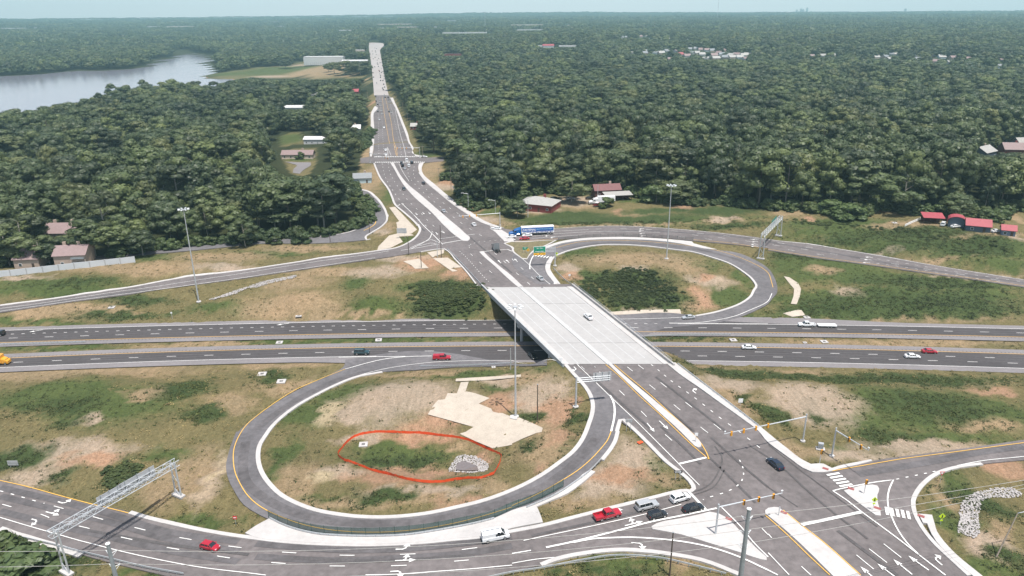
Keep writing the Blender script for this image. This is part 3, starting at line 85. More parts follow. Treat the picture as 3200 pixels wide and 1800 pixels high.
SCRUB = [[(-37.6,266.9),(-34.4,273.2),(-12.9,266.8),(-11.4,256.3),(-9.5,252.8),(-21.4,253.9),(-30.7,254.6),(-37.5,259.3)],[(26.5,270.5),(36.2,280.6),(49.1,286.2),(60.1,279.5),(64.6,271.6),(65.8,267.8),(56.4,259),(41.4,259),(32.3,262.6),(27.8,267.9)],[(-97.3,151.5),(-95.1,152.9),(-91.3,150.1),(-90.5,146.7),(-93.6,145.7)],[(135.8,350.3),(156.1,340.6),(179.4,330.2),(199.5,316.7),(214.6,305.3),(213.1,302.4),(185.5,315.2),(157.1,331.9),(133.6,344.2)]]
LAKE = [(-1123,1431),(-1000,1500),(-958,1542),(-937,1629),(-949,1679),(-883,1647),(-839,1667),(-870,1842),(-941,2007),(-955,2151),(-1120,2547),(-1070,2574),(-934,2354),(-863,2278),(-742,1945),(-597,1575),(-581,1467),(-560,1411),(-532,1383),(-502,1378),(-452,1266),(-424,1177),(-417,1046),(-480,1064),(-494,979),(-491,877),(-480,778),(-488,711),(-497,610)]
ZONES = [('o',-26.1,150.4,11.9,3.3),('s',-52.3,180.7,2.9,5.4),('s',-43.9,145.8,3.6,2.1),('p',-15.4,138.9,8.9,2.2),('t',-35.1,136.5,19.9,2.4),('p',-41.4,167.4,3.9,2.2),('p',9.4,180.8,6.7,11.1),('p',-31.7,183.1,18.1,10),('o',17,173.3,1.6,5.7),('p',20,141.9,6.7,5.2),('p',-37.5,167.7,3.9,2.5),('o',-23.2,167.6,7.9,2.4),('d',188,311.3,26.9,4.6),('d',157.1,320.8,24.3,4),('g',-17.7,255.8,11.2,4.3),('g',-30.2,270.8,15.8,4.1),('d',110,176.7,14.2,4.2),('g',114.3,174.5,27,14.4),('g',53.2,262.5,19.5,6.9),('d',40.2,358.5,34.5,3.6),('g',59.9,356.3,66.5,6.6),('d',129.5,256.5,26.6,5.6),('g',139.5,253.4,48.2,5.8),('g',136.8,264.4,47.1,7),('g',173.6,275.6,37,6.3),('g',132.7,292.9,25.6,16.8),('g',204.7,302.4,25.1,9.1),('g',182,316.9,35.3,9.3),('g',156.1,340.6,30.5,7.8),('p',-30.4,184.2,16.8,9.8),('g',-131.8,190.5,21,8.6),('g',-110.7,183.2,16.7,11.4),('d',-127.5,183,10.6,4.4),('d',-83.7,178.1,5.9,3.7),('d',-94.9,192.3,7.4,8),('d',-119.6,173.9,4.3,2.5),('p',-114.3,174.2,2.5,2.5),('t',-105,188.9,7.1,4.2),('t',-140.8,210.3,38.5,6.7),('t',-80.3,183.8,5.8,6.3),('g',-182.2,272.1,34.6,4.6),('t',-171.4,259.3,22,4.8),('d',-144.3,265.6,13.6,3.8),('g',-107.3,259.1,14.8,3.5),('d',-143.6,255.6,18.8,2.5),('t',-144.5,257.6,7.5,1.8),('t',-179.7,254,10.8,2.2),('g',-155,229.6,24,2.4),('t',-107.9,230.9,24,2.6),('g',-177.7,250.2,32.6,1.7),('p',-111.8,159.8,15.4,5.5),('o',-105.1,156.6,6.5,2.8),('p',-117.2,151.7,10.3,2.5),('d',-94.5,150.1,3.3,5.2),('d',-124.2,159.2,8.5,3.7),('g',-86.3,158.9,5.8,3.2),('d',-109.9,151.7,5.1,1.9),('t',-78.1,150.8,5.8,11.6),('p',-71.4,148.9,2.7,12.1),('s',-71.6,151.3,1.6,10),('g',-68.4,132.3,10,2.3),('t',-80.2,144.7,6.4,5.2),('d',-97.2,121.8,11.9,4.3),('d',-106.3,126.5,4.5,4.2),('g',-91.5,123.1,6.5,2.3),('g',-71.8,116.3,8.1,1.6),('t',-51,146,6.1,9),('g',-57.3,155.4,3,12.3),('g',-44.2,137.7,8.1,2.7),('p',-40,149.3,6.3,3),('o',-30.3,147.5,8.3,4.7),('d',-28.7,138.2,8.9,2.6),('t',-17.5,137.6,11.1,3.2),('p',-24.6,140.6,9,2),('o',-10.7,134.3,6.5,1.5),('t',-6.5,140.2,6.7,3.7),('g',-28.6,159.4,14.1,6.4),('d',-27,157.1,10,3.2),('g',-32.8,162.6,7.7,3.2),('o',-25.9,168.2,9.3,2.8),('o',-31.6,154.9,4.9,2),('o',-7,152.9,3,5.5),('t',-12.5,163.1,5.2,2.3),('g',-46,114.1,7.9,2.2),('g',-58.2,181.8,10.3,8.1),('g',-49.3,192.8,11.2,6.5),('g',-11.6,201.6,13.6,3.5),('t',-30.4,205.8,15.7,3),('p',-30.8,187.2,14.2,10.1),('p',-43.5,178.8,8.6,5.1),('o',-18.3,173,6.7,2.4),('p',-16.2,181.5,4.2,4.9),('o',-3.7,179.3,5.5,6),('d',-74.2,204.2,5.4,5.3),('t',-65.5,198,12,5.7),('t',-73.4,214.9,16.1,2.7),('p',-5.4,195.1,5.9,3.3),('g',-3.9,191.5,5.8,3),('t',-85.6,259.4,18.8,8.6),('d',-25.2,257,15,6.1),('g',-51.2,256.4,10.7,5.8),('t',-73.7,256.6,10.8,5.2),('g',-58,233.5,58.7,2.2),('t',-62,253.1,33.3,1.4),('t',-34.1,170.7,7.9,1.8),('g',8.7,196.8,5.2,3.4),('t',4.2,194.3,8.5,4.2),('p',11,185.3,6.9,4.6),('o',11.6,172.2,5.1,8.4),('p',5.3,181.5,5.5,7.1),('d',4.5,170.8,2.9,3.1),('d',17.3,167.9,1.5,6.5),('g',14.7,174,1.6,5.7),('o',2.3,166.2,2.6,2.3),('d',49.7,264.1,17.5,8.1),('t',49.8,265,2.3,4.1),('o',73,265.6,4.7,7.3),('g',85.1,267,9.9,8.2),('t',70,260.5,5.7,3.1),('t',61.9,206.5,12.8,3.8),('d',66.9,202.4,13.4,5.9),('p',62.6,188.5,9.2,5.1),('t',59.8,174.6,6.9,6.8),('t',58.2,183.4,5.2,5.4),('d',63.5,177.9,1.7,5.1),('g',88.2,251.5,5.4,2.1),('p',50.2,255.4,14.3,2),('d',51.6,233.2,30.8,1.4),('p',80.8,175.1,12.3,11.9),('d',66.9,169.6,3.3,4.4),('d',69.7,166.2,2.1,3.8),('g',105,177.6,14.2,11.1),('d',114.3,174.5,13.9,7.7),('d',108.7,179.4,4.6,4.8),('g',91.5,165.9,10.4,5.6),('d',107.1,198.5,46.6,5.4),('t',88.7,205.3,9.4,2.8),('o',139.5,190.3,7.6,3),('t',129.8,196.1,21.1,2.5),('t',122,165.2,11.1,3.4),('g',131.7,176.3,9.6,8.2),('d',152.4,257.4,42.3,9.5),('d',114.5,255.7,12.1,5.5),('g',183.9,266.1,15.3,5.5),('p',129.6,265.4,5.4,6.1),('t',140.1,246.7,46.3,1.4),('t',131.1,228.4,43.4,3.3),('d',78.6,167.3,1.5,3.5),('t',7.1,158.1,7.3,12.4),('o',10.9,159.5,3.7,4.3),('d',3.4,157.8,3.2,3.3),('g',14.2,154.5,2.9,7.3),('p',27.9,149.3,7,6.6),('g',32.9,144.9,2.7,8.4),('o',24.4,141.5,5.6,3.6),('p',20.5,137.2,7.6,3.2),('t',14.6,132.8,8.5,3.5),('t',33.2,140.2,4.4,3.5),('d',36.1,138.3,2.2,2.3),('o',6.7,147.6,2.3,3.1),('d',18.4,112.1,11.2,2),('g',24.5,114.8,11.4,1.5),('t',33.6,112.7,5.6,1.6),('d',10.8,111.7,5.6,1.5),('t',67.7,150.5,8.3,3.9),('p',81,148.5,8.3,3.1),('g',76,150.6,3.6,3.2),('p',100.3,153.7,17.7,3.4),('g',105.7,159,18,3.2),('g',97.2,139.4,5.9,5.6),('d',100.1,136.3,4.4,3.6),('o',115.3,144.8,4.9,4.2),('t',93.4,134.5,3.1,5.6),('d',102.9,131.9,3.7,3.8),('g',91.7,125.8,4.4,6.1),('p',94.2,118.2,4.1,3.7),('t',98.2,122.9,4,3.6),('g',89.4,112,6,4.8),('d',96.3,115.3,2.4,2.3),('d',93.3,159.1,10.1,2.7),('g',-181.3,277.8,26.5,5.5),('t',-153,294.3,37.2,7),('p',-119.7,294.9,12.5,4.2),('d',-173.7,278.5,11.9,3.4),('t',-128.6,308,21.4,6.5),('g',-150.4,307.8,26.4,4),('p',-200.9,283.9,12.2,2.7),('g',-105.5,314.4,18.2,5.9),('t',-93.4,319.5,22.8,5),('p',-46.1,303,13,4.5),('t',-73.1,288.6,20.8,5.1),('o',-36.8,296,10.6,8),('o',-21.2,282.1,6.1,10),('p',-54.3,287.3,12.4,6.5),('t',-86.5,276.9,12.3,6.7),('g',-62.4,275.9,6,6.5),('d',-28.3,271.4,9.9,6.1),('t',-90.6,468.8,9.8,62.8),('g',-70.5,420.3,4.7,20.6),('t',-62.4,351.3,6,11.7),('p',-63,346,5,6),('g',-47.5,330.9,3.8,7),('g',-87.5,403.7,3.4,19.1),('d',-78.1,369.2,3.1,14.4),('t',-55.2,497.4,8,42.9),('o',-38.6,457.2,6.3,9.5),('p',-40.8,445.7,9.2,11.8),('o',-25.4,390.5,8.1,13.6),('p',-16.3,365.3,10.2,6.4),('t',-6,357.2,10,6),('g',-9,381.2,7.9,6.8),('t',-109.1,560.1,4.7,54.4),('g',-61.4,558.1,11.3,17.1),('g',-155.3,543.4,11.1,8.6),('g',-207,683,18.6,35.8),('g',30.8,309.5,10.9,9.3),('t',55.3,299.3,26.8,9.1),('g',80.6,297.5,10.9,8.1),('p',22.7,288.5,4.1,7.5),('o',24.2,281,2.4,4.6),('d',47.9,278.2,18.3,6.3),('g',32,278.9,8,5.8),('p',51.3,287.5,6.1,3),('p',80,278.6,8.6,5.1),('o',78.5,280.8,3.3,3.2),('g',93.9,284.8,4.2,8.2),('t',70.2,289.2,8.8,6.5),('g',11.6,324.5,9.1,2.9),('d',50.6,361.3,44,7.2),('d',31.1,369.5,20.4,7.8),('d',108,369.8,22.4,8.5),('t',66.9,368.7,9.7,5.8),('t',106.4,354.3,9.3,4.4),('o',55.6,374,2.3,7.1),('o',90.3,377.6,5.5,6.6),('p',106.7,355.6,7,3.9),('d',106.8,346.8,18.3,3.9),('t',49.5,352.8,43.5,2.3),('t',21.1,375.4,13,5),('p',34.6,400.6,12.1,12.3),('p',13.5,379.7,13.1,3.3),('t',37.8,387,8,4.7),('g',66.3,398,9.6,5.1),('d',65,357.4,14.5,2.7),('d',78.1,373.9,20.1,5.6),('g',15.4,363.2,15.1,5.8),('d',126.2,309.4,13.4,7.3),('d',180.8,323.6,32.5,7.3),('g',151.8,330.2,26.6,8.1),('t',139.2,360.2,9,5.8),('o',145.6,348.1,2.2,6.6),('d',202.7,306.3,18.9,8.7),('g',206.3,290.8,13.4,3.7),('g',165.5,309.8,20.4,2.6),('t',143.4,319.8,12.4,1.4),('p',165.2,308.8,11.7,1),('t',181.9,298.8,20.7,1.4),('g',140.2,281.2,37.4,7.2),('t',129.2,289.2,6.2,5.5),('d',165.4,275.2,28.3,6.5),('g',117.6,297.4,8.2,7.5),('t',189.5,366.2,6.4,11.1),('t',191.1,335.2,23.5,5.9),('t',213.3,317.7,20.4,5.2),('p',222.5,312.7,3.9,6.3),('p',223,341.4,7.7,3.4),('t',245.9,345.6,3.2,8.7),('d',220.8,354.4,9.8,4.2),('p',186,283.4,21,1.5),('t',-350.2,1535.9,62.2,153.1),('t',-238.8,1292.7,7.8,144.3),('t',-399,1538.5,37.1,134.2),('g',-496.8,1557.3,50.4,112.8),('p',-448.4,1431.3,37.3,35.3),('g',-549.5,1492.4,38.9,63.3),('g',-483.3,1614.8,67.9,187.5),('p',-511.4,1750.1,79,38.1),('p',-156.1,835.1,3,181),('o',-174.3,937.6,2.6,63),('t',-282.8,1396.3,32.8,52.8),('s',-423.8,1636.7,16.1,24.6)]
CLEAR = [[(-529,1898),(-363,1672),(-310,1423),(-254,1336),(-210,1110),(-227,1211),(-219,1220),(-247,1299),(-322,1332),(-374,1380),(-447,1612)],[(-544,1368),(-595,1506),(-573,1558),(-546,1647),(-557,1680),(-488,1747),(-380,1382),(-419,1365),(-476,1432),(-496,1366)],[(-192,624),(-167,631),(-140,528),(-135,490),(-138,484),(-141,485),(-149,495),(-165,532)],[(-220,708),(-207,726),(-179,654),(-200,645)]]
FRONT = [(-240.3,292.6),(-218,297.8),(-200.7,300.7),(-183.4,304.4),(-172.6,312.3),(-151.9,321.8),(-135.6,326.8),(-119.5,330.3),(-111.6,335),(-98.1,337.4),(-83.1,344.8),(-74.6,361.3),(-77.8,380.3),(-89.2,415.6),(-95.9,441.8),(-101.4,476.3),(-107,521),(-115.1,579.6),(-124.1,629.2),(-126.6,654.7),(-186.1,989.1),(-201.8,1105.2),(-264.6,1448.8),(-377.2,2042.6),(-498.4,2721.7),(-441.4,2621.1),(-269.7,1647.7),(-209.8,1302.2),(-173.5,1091),(-150.5,986.6),(-117.4,819.3),(-93.3,697.8),(-76.4,605.7),(-69.6,557.7),(-50.2,550.2),(-42.5,463.4),(-32.1,462.9),(-30.1,431.4),(-22.9,394.7),(-17.2,388),(-8.1,393.5),(0.4,399),(3.7,405.7),(17.7,419.5),(26.3,418.8),(40.2,412.5),(46.3,417.2),(68.9,415),(69.6,404.8),(79,398.7),(91.4,387.3),(115.5,378.4),(132.6,370.4),(137.5,369.6),(155.7,357.7),(168,348.4),(178.3,358.3),(190.2,375.2),(198.3,379.2),(190.4,359.7),(201.4,355),(202.7,351.8),(213.5,354.5),(220.5,348.7),(236.3,372.7),(226.4,347.1),(230.7,342.2),(238.6,347.2),(249.2,356.3),(260.1,363.4),(304.5,365.9),(1200,-80),(-1200,-80)]
LONE = [(-202,300.7,13,6,'leafy tree between the wall and the leftmost mauve block'),(-209.6,298.9,15,6.5,'tree rising behind the white wall near its left end'),(-201.1,318.7,9,5,'dark tree between the two mauve roofed blocks'),(-183.8,310.1,20,9,'big dark tree right of the mauve roofed blocks'),(-177.5,310.6,18,8,'second dark tree right of the mauve roofed blocks'),(-218.5,315.3,20,9,'tree in front of the left end of the long mauve roof'),(-214.5,299,19,8,'tree behind the left part of the white wall'),(-198.1,300,10,5,'tree squeezed between the mauve blocks and the white wall'),(-104.4,121.3,6,5,'dark leafy tree at the lower left corner'),(-108.3,124.3,7,5,'dark tree cut by the left edge above the power cables'),(-98.9,119,6,6,'dark shrub at the bottom left below the gantry'),(-163.2,310.9,13,5.5,'round young tree standing alone beside the frontage road'),(-122,323.2,13,5,'lone tree by the frontage road near the light mast'),(-98.9,329.7,9,3.5,'small conical bush at the frontage road end'),(-97.5,328.9,6,4,'round dark bush at the frontage road end'),(33.3,397.1,17,8.5,'big spreading tree shading the dirt yard by the brick house'),(3.1,368.7,10,5,'small tree in the grass left of the brick house'),(-1.6,376,9,4.5,'round bushy tree at the verge right of the street lamp'),(51.3,385.9,6,4,'round dark shrub beside the white semi truck'),(164.1,348.4,8,7,'broad low bush mass at the forest edge on the right'),(158.7,356.6,8,6,'pale bush clump at the forest edge on the right'),(89.3,389.9,14,9,'bushy light green tree at the edge behind the light mast'),(79,392.8,11,7,'bushy shrub at the forest edge left of the mast'),(-109.8,327.6,4,3,'dark shrub beside the frontage road wall'),(-155.3,543.4,6,3,'small tree on the lawn of the long house'),(-329.1,1432,24,12,'tree standing in the tan meadow left of the long road'),(-299,1386.5,27,17,'largest tree of the clump in the tan meadow'),(-354.1,1491.7,18,9,'smaller pale tree at the left of the meadow clump'),(-265.9,1355.6,26,17,'right tree of the meadow clump near the road'),(-481.7,1645.9,22,13,'dark tree beside the path at the meadow corner'),(2.1,415.8,14,7,'tree behind the brick house left corner'),(212.8,342.9,14,6,'dark tree behind the red roofed farm sheds'),(195.2,357.4,20,10,'spreading tree in front of the clearing on the right')]
BUILDINGS = [(-211.2,337.2,18,11,6,2,'gable',3.4,'tan','mauve','long mauve roofed apartment block with two chimneys among the trees','apartment building'),(-187.4,301,12.5,10,5,8,'gable',3,'tan','mauve','mauve roofed apartment block with balconies just behind the white wall','apartment building'),(-204.6,298.8,10,9,4,6,'gable',3,'tan','mauve','partly hidden mauve roofed block at the left behind the white wall','apartment building'),(-157.9,547.5,23,8,3.2,-1,'gable',2.6,'cream','mauve','long single storey cream house with brown roof across from the forest','house'),(-93.9,460.7,11,8,3.2,8,'gable',2.4,'paleblue','grey','small pale blue house with grey roof right of the forest edge','house'),(15,384.3,19,14,3.6,-24,'hip',2.8,'brick','greyroof','red brick house with grey hip roof beside the upper ramp','house'),(53.9,411.4,15,8,4.2,9,'gable',2.6,'darkwood','redrust','old barn with rusty red gable roof behind the white semi','house'),(59,401.2,15,6,3.2,9,'shed',0.8,'darkwood','greyroof','lean-to shed with pale tin roof joined to the old barn','shed'),(198.8,336.9,8.5,5.5,3,-14,'shed',1.2,'darkwood','redtin','open sided shed with bright red tin roof by the white fence','shed'),(206.5,330.6,5.2,6.5,2.6,62,'barrel',2.4,'slate','redtin','round topped barn with red roof and dark blue front','barn'),(212.2,323.5,9.5,6.5,2.8,-24,'gable',2.4,'slate','redtin','wide slate blue workshop with bright red roof','shed'),(221.3,315.9,5.2,4.5,2.6,-24,'gable',1.8,'blueshed','redtin','small blue shed with red roof at the right','shed'),(340.9,531.8,16,12,4.5,35,'gable',3.5,'slate','greyroof','grey roofed house peeking out of the forest at the right','house'),(367.2,540.3,14,12,5,-10,'gable',4,'brick','mauve','brown gabled house in the forest near the right edge','house'),(390.2,561.9,16,12,5,10,'gable',4.5,'slate','greyroof','large grey roofed house at the right frame edge','house'),(-172.1,656.7,20,10,4,-3,'gable',2,'white','whiteroof','long white roofed hall behind the left trees','hall'),(-260.7,904.8,34,14,4,-2,'gable',2,'white','whiteroof','large white roofed building in the left forest','hall'),(-149.1,705.5,14,12,4,8,'gable',3,'white','whiteroof','white building under pines beside the long road','house'),(-410.3,1707,88,30,17,-1,'flat',0,'white','whiteroof','big white school building above the tan meadow','school'),(-331,1643.3,55,14,5,-2,'gable',2,'white','whiteroof','low white wing to the right of the school building','hall'),(-216.5,1050.6,13,9,5,0,'gable',3,'brick','redtin','small brick building with red roof near the long road','shop'),(-270,1054.3,14,9,4,0,'gable',2,'white','greyroof','pale roof just showing in the left forest','house'),(92.2,1868.9,27,14,9,0,'gable',3,'white','redtin','red and white building in the far forest','shop'),(-88.6,696.9,9,7,3.2,0,'gable',2.5,'brick','greyroof','small brown house beside the utility poles right of the road','house')]
SUBURB = [(261.6,1671.7),(289.6,1665.1),(314.4,1671.9),(300.1,1701.5),(344.3,1703.4),(365,1697.7),(357,1609.5),(361,1572),(386.6,1639),(396.4,1636.1),(397.7,1598),(434.5,1704.6),(441.4,1688.6),(425.4,1721.4),(403.5,1742.2),(421.3,1751.4),(414.9,1568.7),(439.4,1623),(467.4,1680.3),(435.9,1586.6),(425.7,1519.1),(436.6,1515.9),(449.7,1570.2),(451,1511.7),(470.6,1551.8),(484.5,1571.3),(448.2,1468.9),(464.1,1577.8),(402,1503.4),(312.8,1504.1),(383.8,1508.3),(324.4,1656.3),(583.6,1493),(607.9,1496.3),(634.1,1498.9),(684.1,1439.5),(702.9,1444.1),(735.2,1488.4),(745.2,1485.2),(688.3,1397.7),(757.3,1437.7),(734.4,1383.9),(786,1428.9),(789.1,1407.3),(739.1,1335.7),(748.1,1306.6),(802.9,1393.1),(814.8,1370),(788.7,1278.3),(851.8,1331.2),(782.2,1228.6),(332.8,2321.7),(350.5,2321),(420,2396.2),(385.8,2150.9),(418.1,2146.7),(446,2175.8),(502.5,2204),(290.4,2223.6),(397.7,2372.5)]
FARBLD = [(-2805,4398,211,15,'w'),(-2260,3699,47,14,'w'),(-2727,4509,36,16,'w'),(-2224,4268,39,15,'w'),(-2197,4808,128,16,'w'),(-2038,4807,247,15,'c'),(-1832,5035,58,16,'w'),(-2636,6289,230,19,'w'),(-2498,6491,85,19,'w'),(-4036,7524,461,22,'w'),(-3716,8305,516,22,'w'),(-3260,8488,614,22,'w'),(-2919,8593,306,22,'w'),(-3129,6573,69,20,'w'),(-2321,8343,234,22,'w'),(-2051,8873,369,22,'w'),(-1603,8296,342,22,'w'),(-1245,8155,178,22,'w'),(-631,4292,246,14,'c'),(-463,3543,125,12,'c'),(-746,3534,107,12,'w'),(-577,3520,58,12,'w'),(-983,4250,35,14,'w'),(-1363,4644,59,15,'w'),(-160,2752,208,10,'w'),(-384,5173,105,15,'w'),(-331,3584,44,12,'w'),(-123,1650,49,8,'o'),(-375,1931,29,8,'c'),(-1820,5958,168,18,'w'),(-382,3427,28,12,'c'),(84,3869,209,13,'c'),(71,3087,167,11,'w'),(286,3797,62,12,'c'),(77,1882,25,8,'w'),(139,1874,56,8,'w'),(65,1966,5,8,'w')]
SIGNS = [(11.6,301.4,4.2,5.2,'green',''),(5.9,307.8,3,2.2,'exit','small green exit sign on the grass island'),(7.1,306.4,2.8,1.2,'diamond','yellow diamond warning sign beside the small exit sign'),(19.2,299.5,3.3,1,'ped','yellow green pedestrian sign at the loop entrance'),(75.1,128,3.7,1.05,'ped','yellow green pedestrian sign on the small concrete island'),(87.4,124.3,2.8,1.15,'ped','yellow green pedestrian sign in the grass beside the curved kerb'),(95.3,138.8,3,1.1,'yield','yield sign at the start of the curved kerb'),(36.8,139.7,2.5,1.9,'oneway','horizontal one way sign in the grass triangle'),(-59.6,130.5,2.4,1,'red','small red sign in the grass by the apron'),(-51.5,332.8,5.1,4.6,'back','large pale sign seen from behind on the tan strip'),(28.9,160.5,3.6,1.7,'back','framed sign at the tip of the grass triangle'),(-123.6,155.7,1.9,2.6,'backlow','small sign seen from behind in the lower left field'),(60.6,173,2.1,1.2,'back','small square sign on the tan slope right of the guardrail'),(23.1,278.3,1.1,0.8,'back','tiny square sign in the right loop grass'),(-126.3,252.8,2.8,0.6,'back','narrow white marker beside the far highway shoulder'),(14.4,198.3,2.3,1,'back','small sign at the corner of the bridge parapet'),(44.4,154.8,2.9,0.8,'back','white sign on the tip of the concrete median'),(54.9,126.6,2.6,0.6,'post','thin marker post on the nose of the lower median'),(30.9,154.9,0.8,2,'orange','orange construction sign lying in the grass triangle tip')]
CANT = (16.8,173.6,8,25.6,175.1)
CANT2 = (18,291.2,7.6,9.2,289.8)
ARROWS = [(18.7,194.5,-1.24,'R'),(49.7,180.9,1.92,'R'),(34.7,161.7,-1.32,'S'),(38.2,162.8,-1.23,'S'),(76.5,112.3,2,'S'),(73,111.3,1.92,'S'),(69.6,110.2,2,'S'),(65.9,109.4,1.93,'S'),(80.2,113.3,1.82,'R'),(-102.9,140.8,-0.4,'L'),(-103.5,137.2,-0.37,'SL'),(-105.2,134.7,-0.38,'R'),(-21.9,119.5,-0.06,'L'),(-21.5,116.2,-0.03,'SL'),(-22,113.3,0,'R'),(24.3,124.5,0.33,'SL'),(24.9,118.6,-0.09,'R'),(22.3,127.9,0.37,'L'),(-171.3,243.3,-2.67,'S'),(-83.8,247.7,-2.76,'S'),(63,346.6,3.13,'L'),(62.2,343.2,3.13,'L'),(61.9,338.4,3.13,'L'),(61.7,334.7,3.14,'L'),(155.6,305.3,2.48,'L'),(153.6,301.9,2.48,'L'),(151.1,297.9,2.49,'L'),(113.3,329.4,2.7,'L'),(112,325.5,2.71,'L'),(110.4,321.6,2.71,'L'),(109.5,318.7,2.71,'L'),(1.8,297.5,1.86,'S'),(16.3,269.8,1.9,'R'),(16.4,335,-2.88,'L'),(18.8,332,-2.87,'L'),(-50,376.8,-1.24,'S'),(-46.5,378.4,-1.25,'S'),(-43.3,378.3,-1.26,'S'),(-35.8,339.5,-1.24,'S'),(-32.9,342,-1.25,'S'),(-29.1,342.7,-1.26,'S'),(-61.4,396.9,-1.17,'R'),(-45.9,354.9,-1.1,'R'),(-5.2,295.7,1.89,'S'),(-1.8,296.3,1.91,'S'),(-117.6,776,1.67,'R'),(-108.2,728.5,1.67,'R'),(-99.4,680.5,1.67,'R'),(-90.2,630.1,1.67,'R'),(-78.5,563.4,1.67,'R')]
# ---------------------------------------------------------------- ground height
X0, X1, Y0, Y1, CELL = -480.0, 480.0, 40.0, 620.0, 2.5
FY = np.poly1d(HWY_FAR); NYL = np.poly1d(HWY_NEAR)
def fy(x): return FY(np.clip(x, -300, 300)) + (np.abs(x) > 300) * (np.abs(x) - 300) * -0.12
def ny(x): return NYL(np.clip(x, -300, 300)) + (np.abs(x) > 300) * (np.abs(x) - 300) * -0.12
def h_far(X, Y):
    D = np.hypot(X, Y); az = np.degrees(np.arctan2(X, np.maximum(Y, 1)))
    zr = np.interp(D, [0, 600, 950, 1500, 2000, 3000, 4500, 7000, 9500, 11000], [7, 7, 4, 17, 32, 40, 55, 70, 86, 70])
    zl = np.interp(D, [0, 420, 570, 1900, 2600, 4000, 6000, 8000, 9500, 11000], [7, 7, 0, 0, 8, 28, 50, 68, 84, 70])
    t = np.clip((az + 16) / 9, 0, 1); t = t * t * (3 - 2 * t)
    z = zl * (1 - t) + zr * t
    ridge = 26 * np.exp(-((az - 1) / 13) ** 2) * np.clip((D - 7500) / 2000, 0, 1)
    return z + ridge + 2.5 * np.sin(X * .004 + 1.3) * np.sin(Y * .0031) * np.clip((D - 900) / 800, 0, 1)
def seg_mark(XX, YY, pts, zs, hw, Zf, fix):
    best = np.full(XX.shape, 1e9); zb = np.zeros(XX.shape)
    for (a, za), (b, zb2) in zip(list(zip(pts, zs))[:-1], list(zip(pts, zs))[1:]):
        ax, ay = a; bx, by = b; dx, dy = bx - ax, by - ay; L = dx * dx + dy * dy + 1e-9
        t = np.clip(((XX - ax) * dx + (YY - ay) * dy) / L, 0, 1)
        d = np.hypot(XX - ax - t * dx, YY - ay - t * dy)
        m = d < best; best[m] = d[m]; zb[m] = (za + t * (zb2 - za))[m]
    w = np.clip((hw - best) * 2 + 0.001, 0, 1)
    m = best < hw
    Zf[m & ~fix] = zb[m & ~fix]
    both = m & fix
    Zf[both] = 0.5 * (Zf[both] + zb[both])
    fix |= m
def solve_height():
    Z = None
    for c in (20.0, 10.0, 5.0, 2.5):
        xs = np.arange(X0, X1 + .1, c); ys = np.arange(Y0, Y1 + .1, c)
        XX, YY = np.meshgrid(xs, ys, indexing='ij')
        Zf = np.zeros(XX.shape); fix = np.zeros(XX.shape, bool)
        for pts, zs, hw in CTRL:
            seg_mark(XX, YY, pts, zs, max(hw, c * .6), Zf, fix)
        for (px, py), z, r in PATCH:
            m = (np.hypot(XX - px, (YY - py)) < max(r, c * .6)) & ~fix
            Zf[m] = z; fix |= m
        yf, yn = fy(XX), ny(XX)
        hw = (YY < yf + 15.5) & (YY > yn - 15.0)
        Zf[hw] = 0; fix |= hw
        md = (YY < yf - 5) & (YY > yn + 5); Zf[md] = -0.35
        e = (YY > Y1 - c * 1.2); Zf[e] = h_far(XX, YY)[e]; fix |= e
        if Z is None:
            Z = np.full(XX.shape, 5.0)
        else:
            xi = np.clip((XX - X0) / pc, 0, Z.shape[0] - 1.001); yi = np.clip((YY - Y0) / pc, 0, Z.shape[1] - 1.001)
            i = xi.astype(int); j = yi.astype(int); u = xi - i; v = yi - j
            Z = (Z[i, j] * (1 - u) + Z[i + 1, j] * u) * (1 - v) + (Z[i, j + 1] * (1 - u) + Z[i + 1, j + 1] * u) * v
        Z[fix] = Zf[fix]
        for it in range(260 if c > 3 else 120):
            P = np.pad(Z, 1, mode='edge')
            N = .25 * (P[2:, 1:-1] + P[:-2, 1:-1] + P[1:-1, 2:] + P[1:-1, :-2])
            Z = np.where(fix, Zf, Z + 1.0 * (N - Z))
        pc = c
    for it in range(2):
        P = np.pad(Z, 1, mode='edge')
        N = .25 * (P[2:, 1:-1] + P[:-2, 1:-1] + P[1:-1, 2:] + P[1:-1, :-2])
        Z = .5 * Z + .5 * N
    return Z
HZ = solve_height()
def pip(px, py, poly):
    px = np.asarray(px, float); py = np.asarray(py, float)
    ins = np.zeros(px.shape, bool)
    n = len(poly)
    for i in range(n):
        x1, y1 = poly[i]; x2, y2 = poly[(i + 1) % n]
        if y1 == y2: continue
        c = ((y1 > py) != (y2 > py)) & (px < (x2 - x1) * (py - y1) / (y2 - y1) + x1)
        ins ^= c
    return ins
def hh(X, Y):
    X = np.asarray(X, float); Y = np.asarray(Y, float)
    far = h_far(X, Y)
    xi = np.clip((X - X0) / CELL, 0, HZ.shape[0] - 1.001); yi = np.clip((Y - Y0) / CELL, 0, HZ.shape[1] - 1.001)
    i = xi.astype(int); j = yi.astype(int); u = xi - i; v = yi - j
    near = (HZ[i, j] * (1 - u) + HZ[i + 1, j] * u) * (1 - v) + (HZ[i, j + 1] * (1 - u) + HZ[i + 1, j + 1] * u) * v
    d = np.maximum(np.maximum(X0 + 60 - X, X - X1 + 60), np.maximum(Y - Y1 + 40, Y0 - Y))
    t = np.clip(d / 60, 0, 1); t = t * t * (3 - 2 * t)
    return near * (1 - t) + far * t

def sstep(x, a, b): t = np.clip((x - a) / (b - a), 0, 1); return t * t * (3 - 2 * t)
def h1(x, y): return float(hh(x, y))

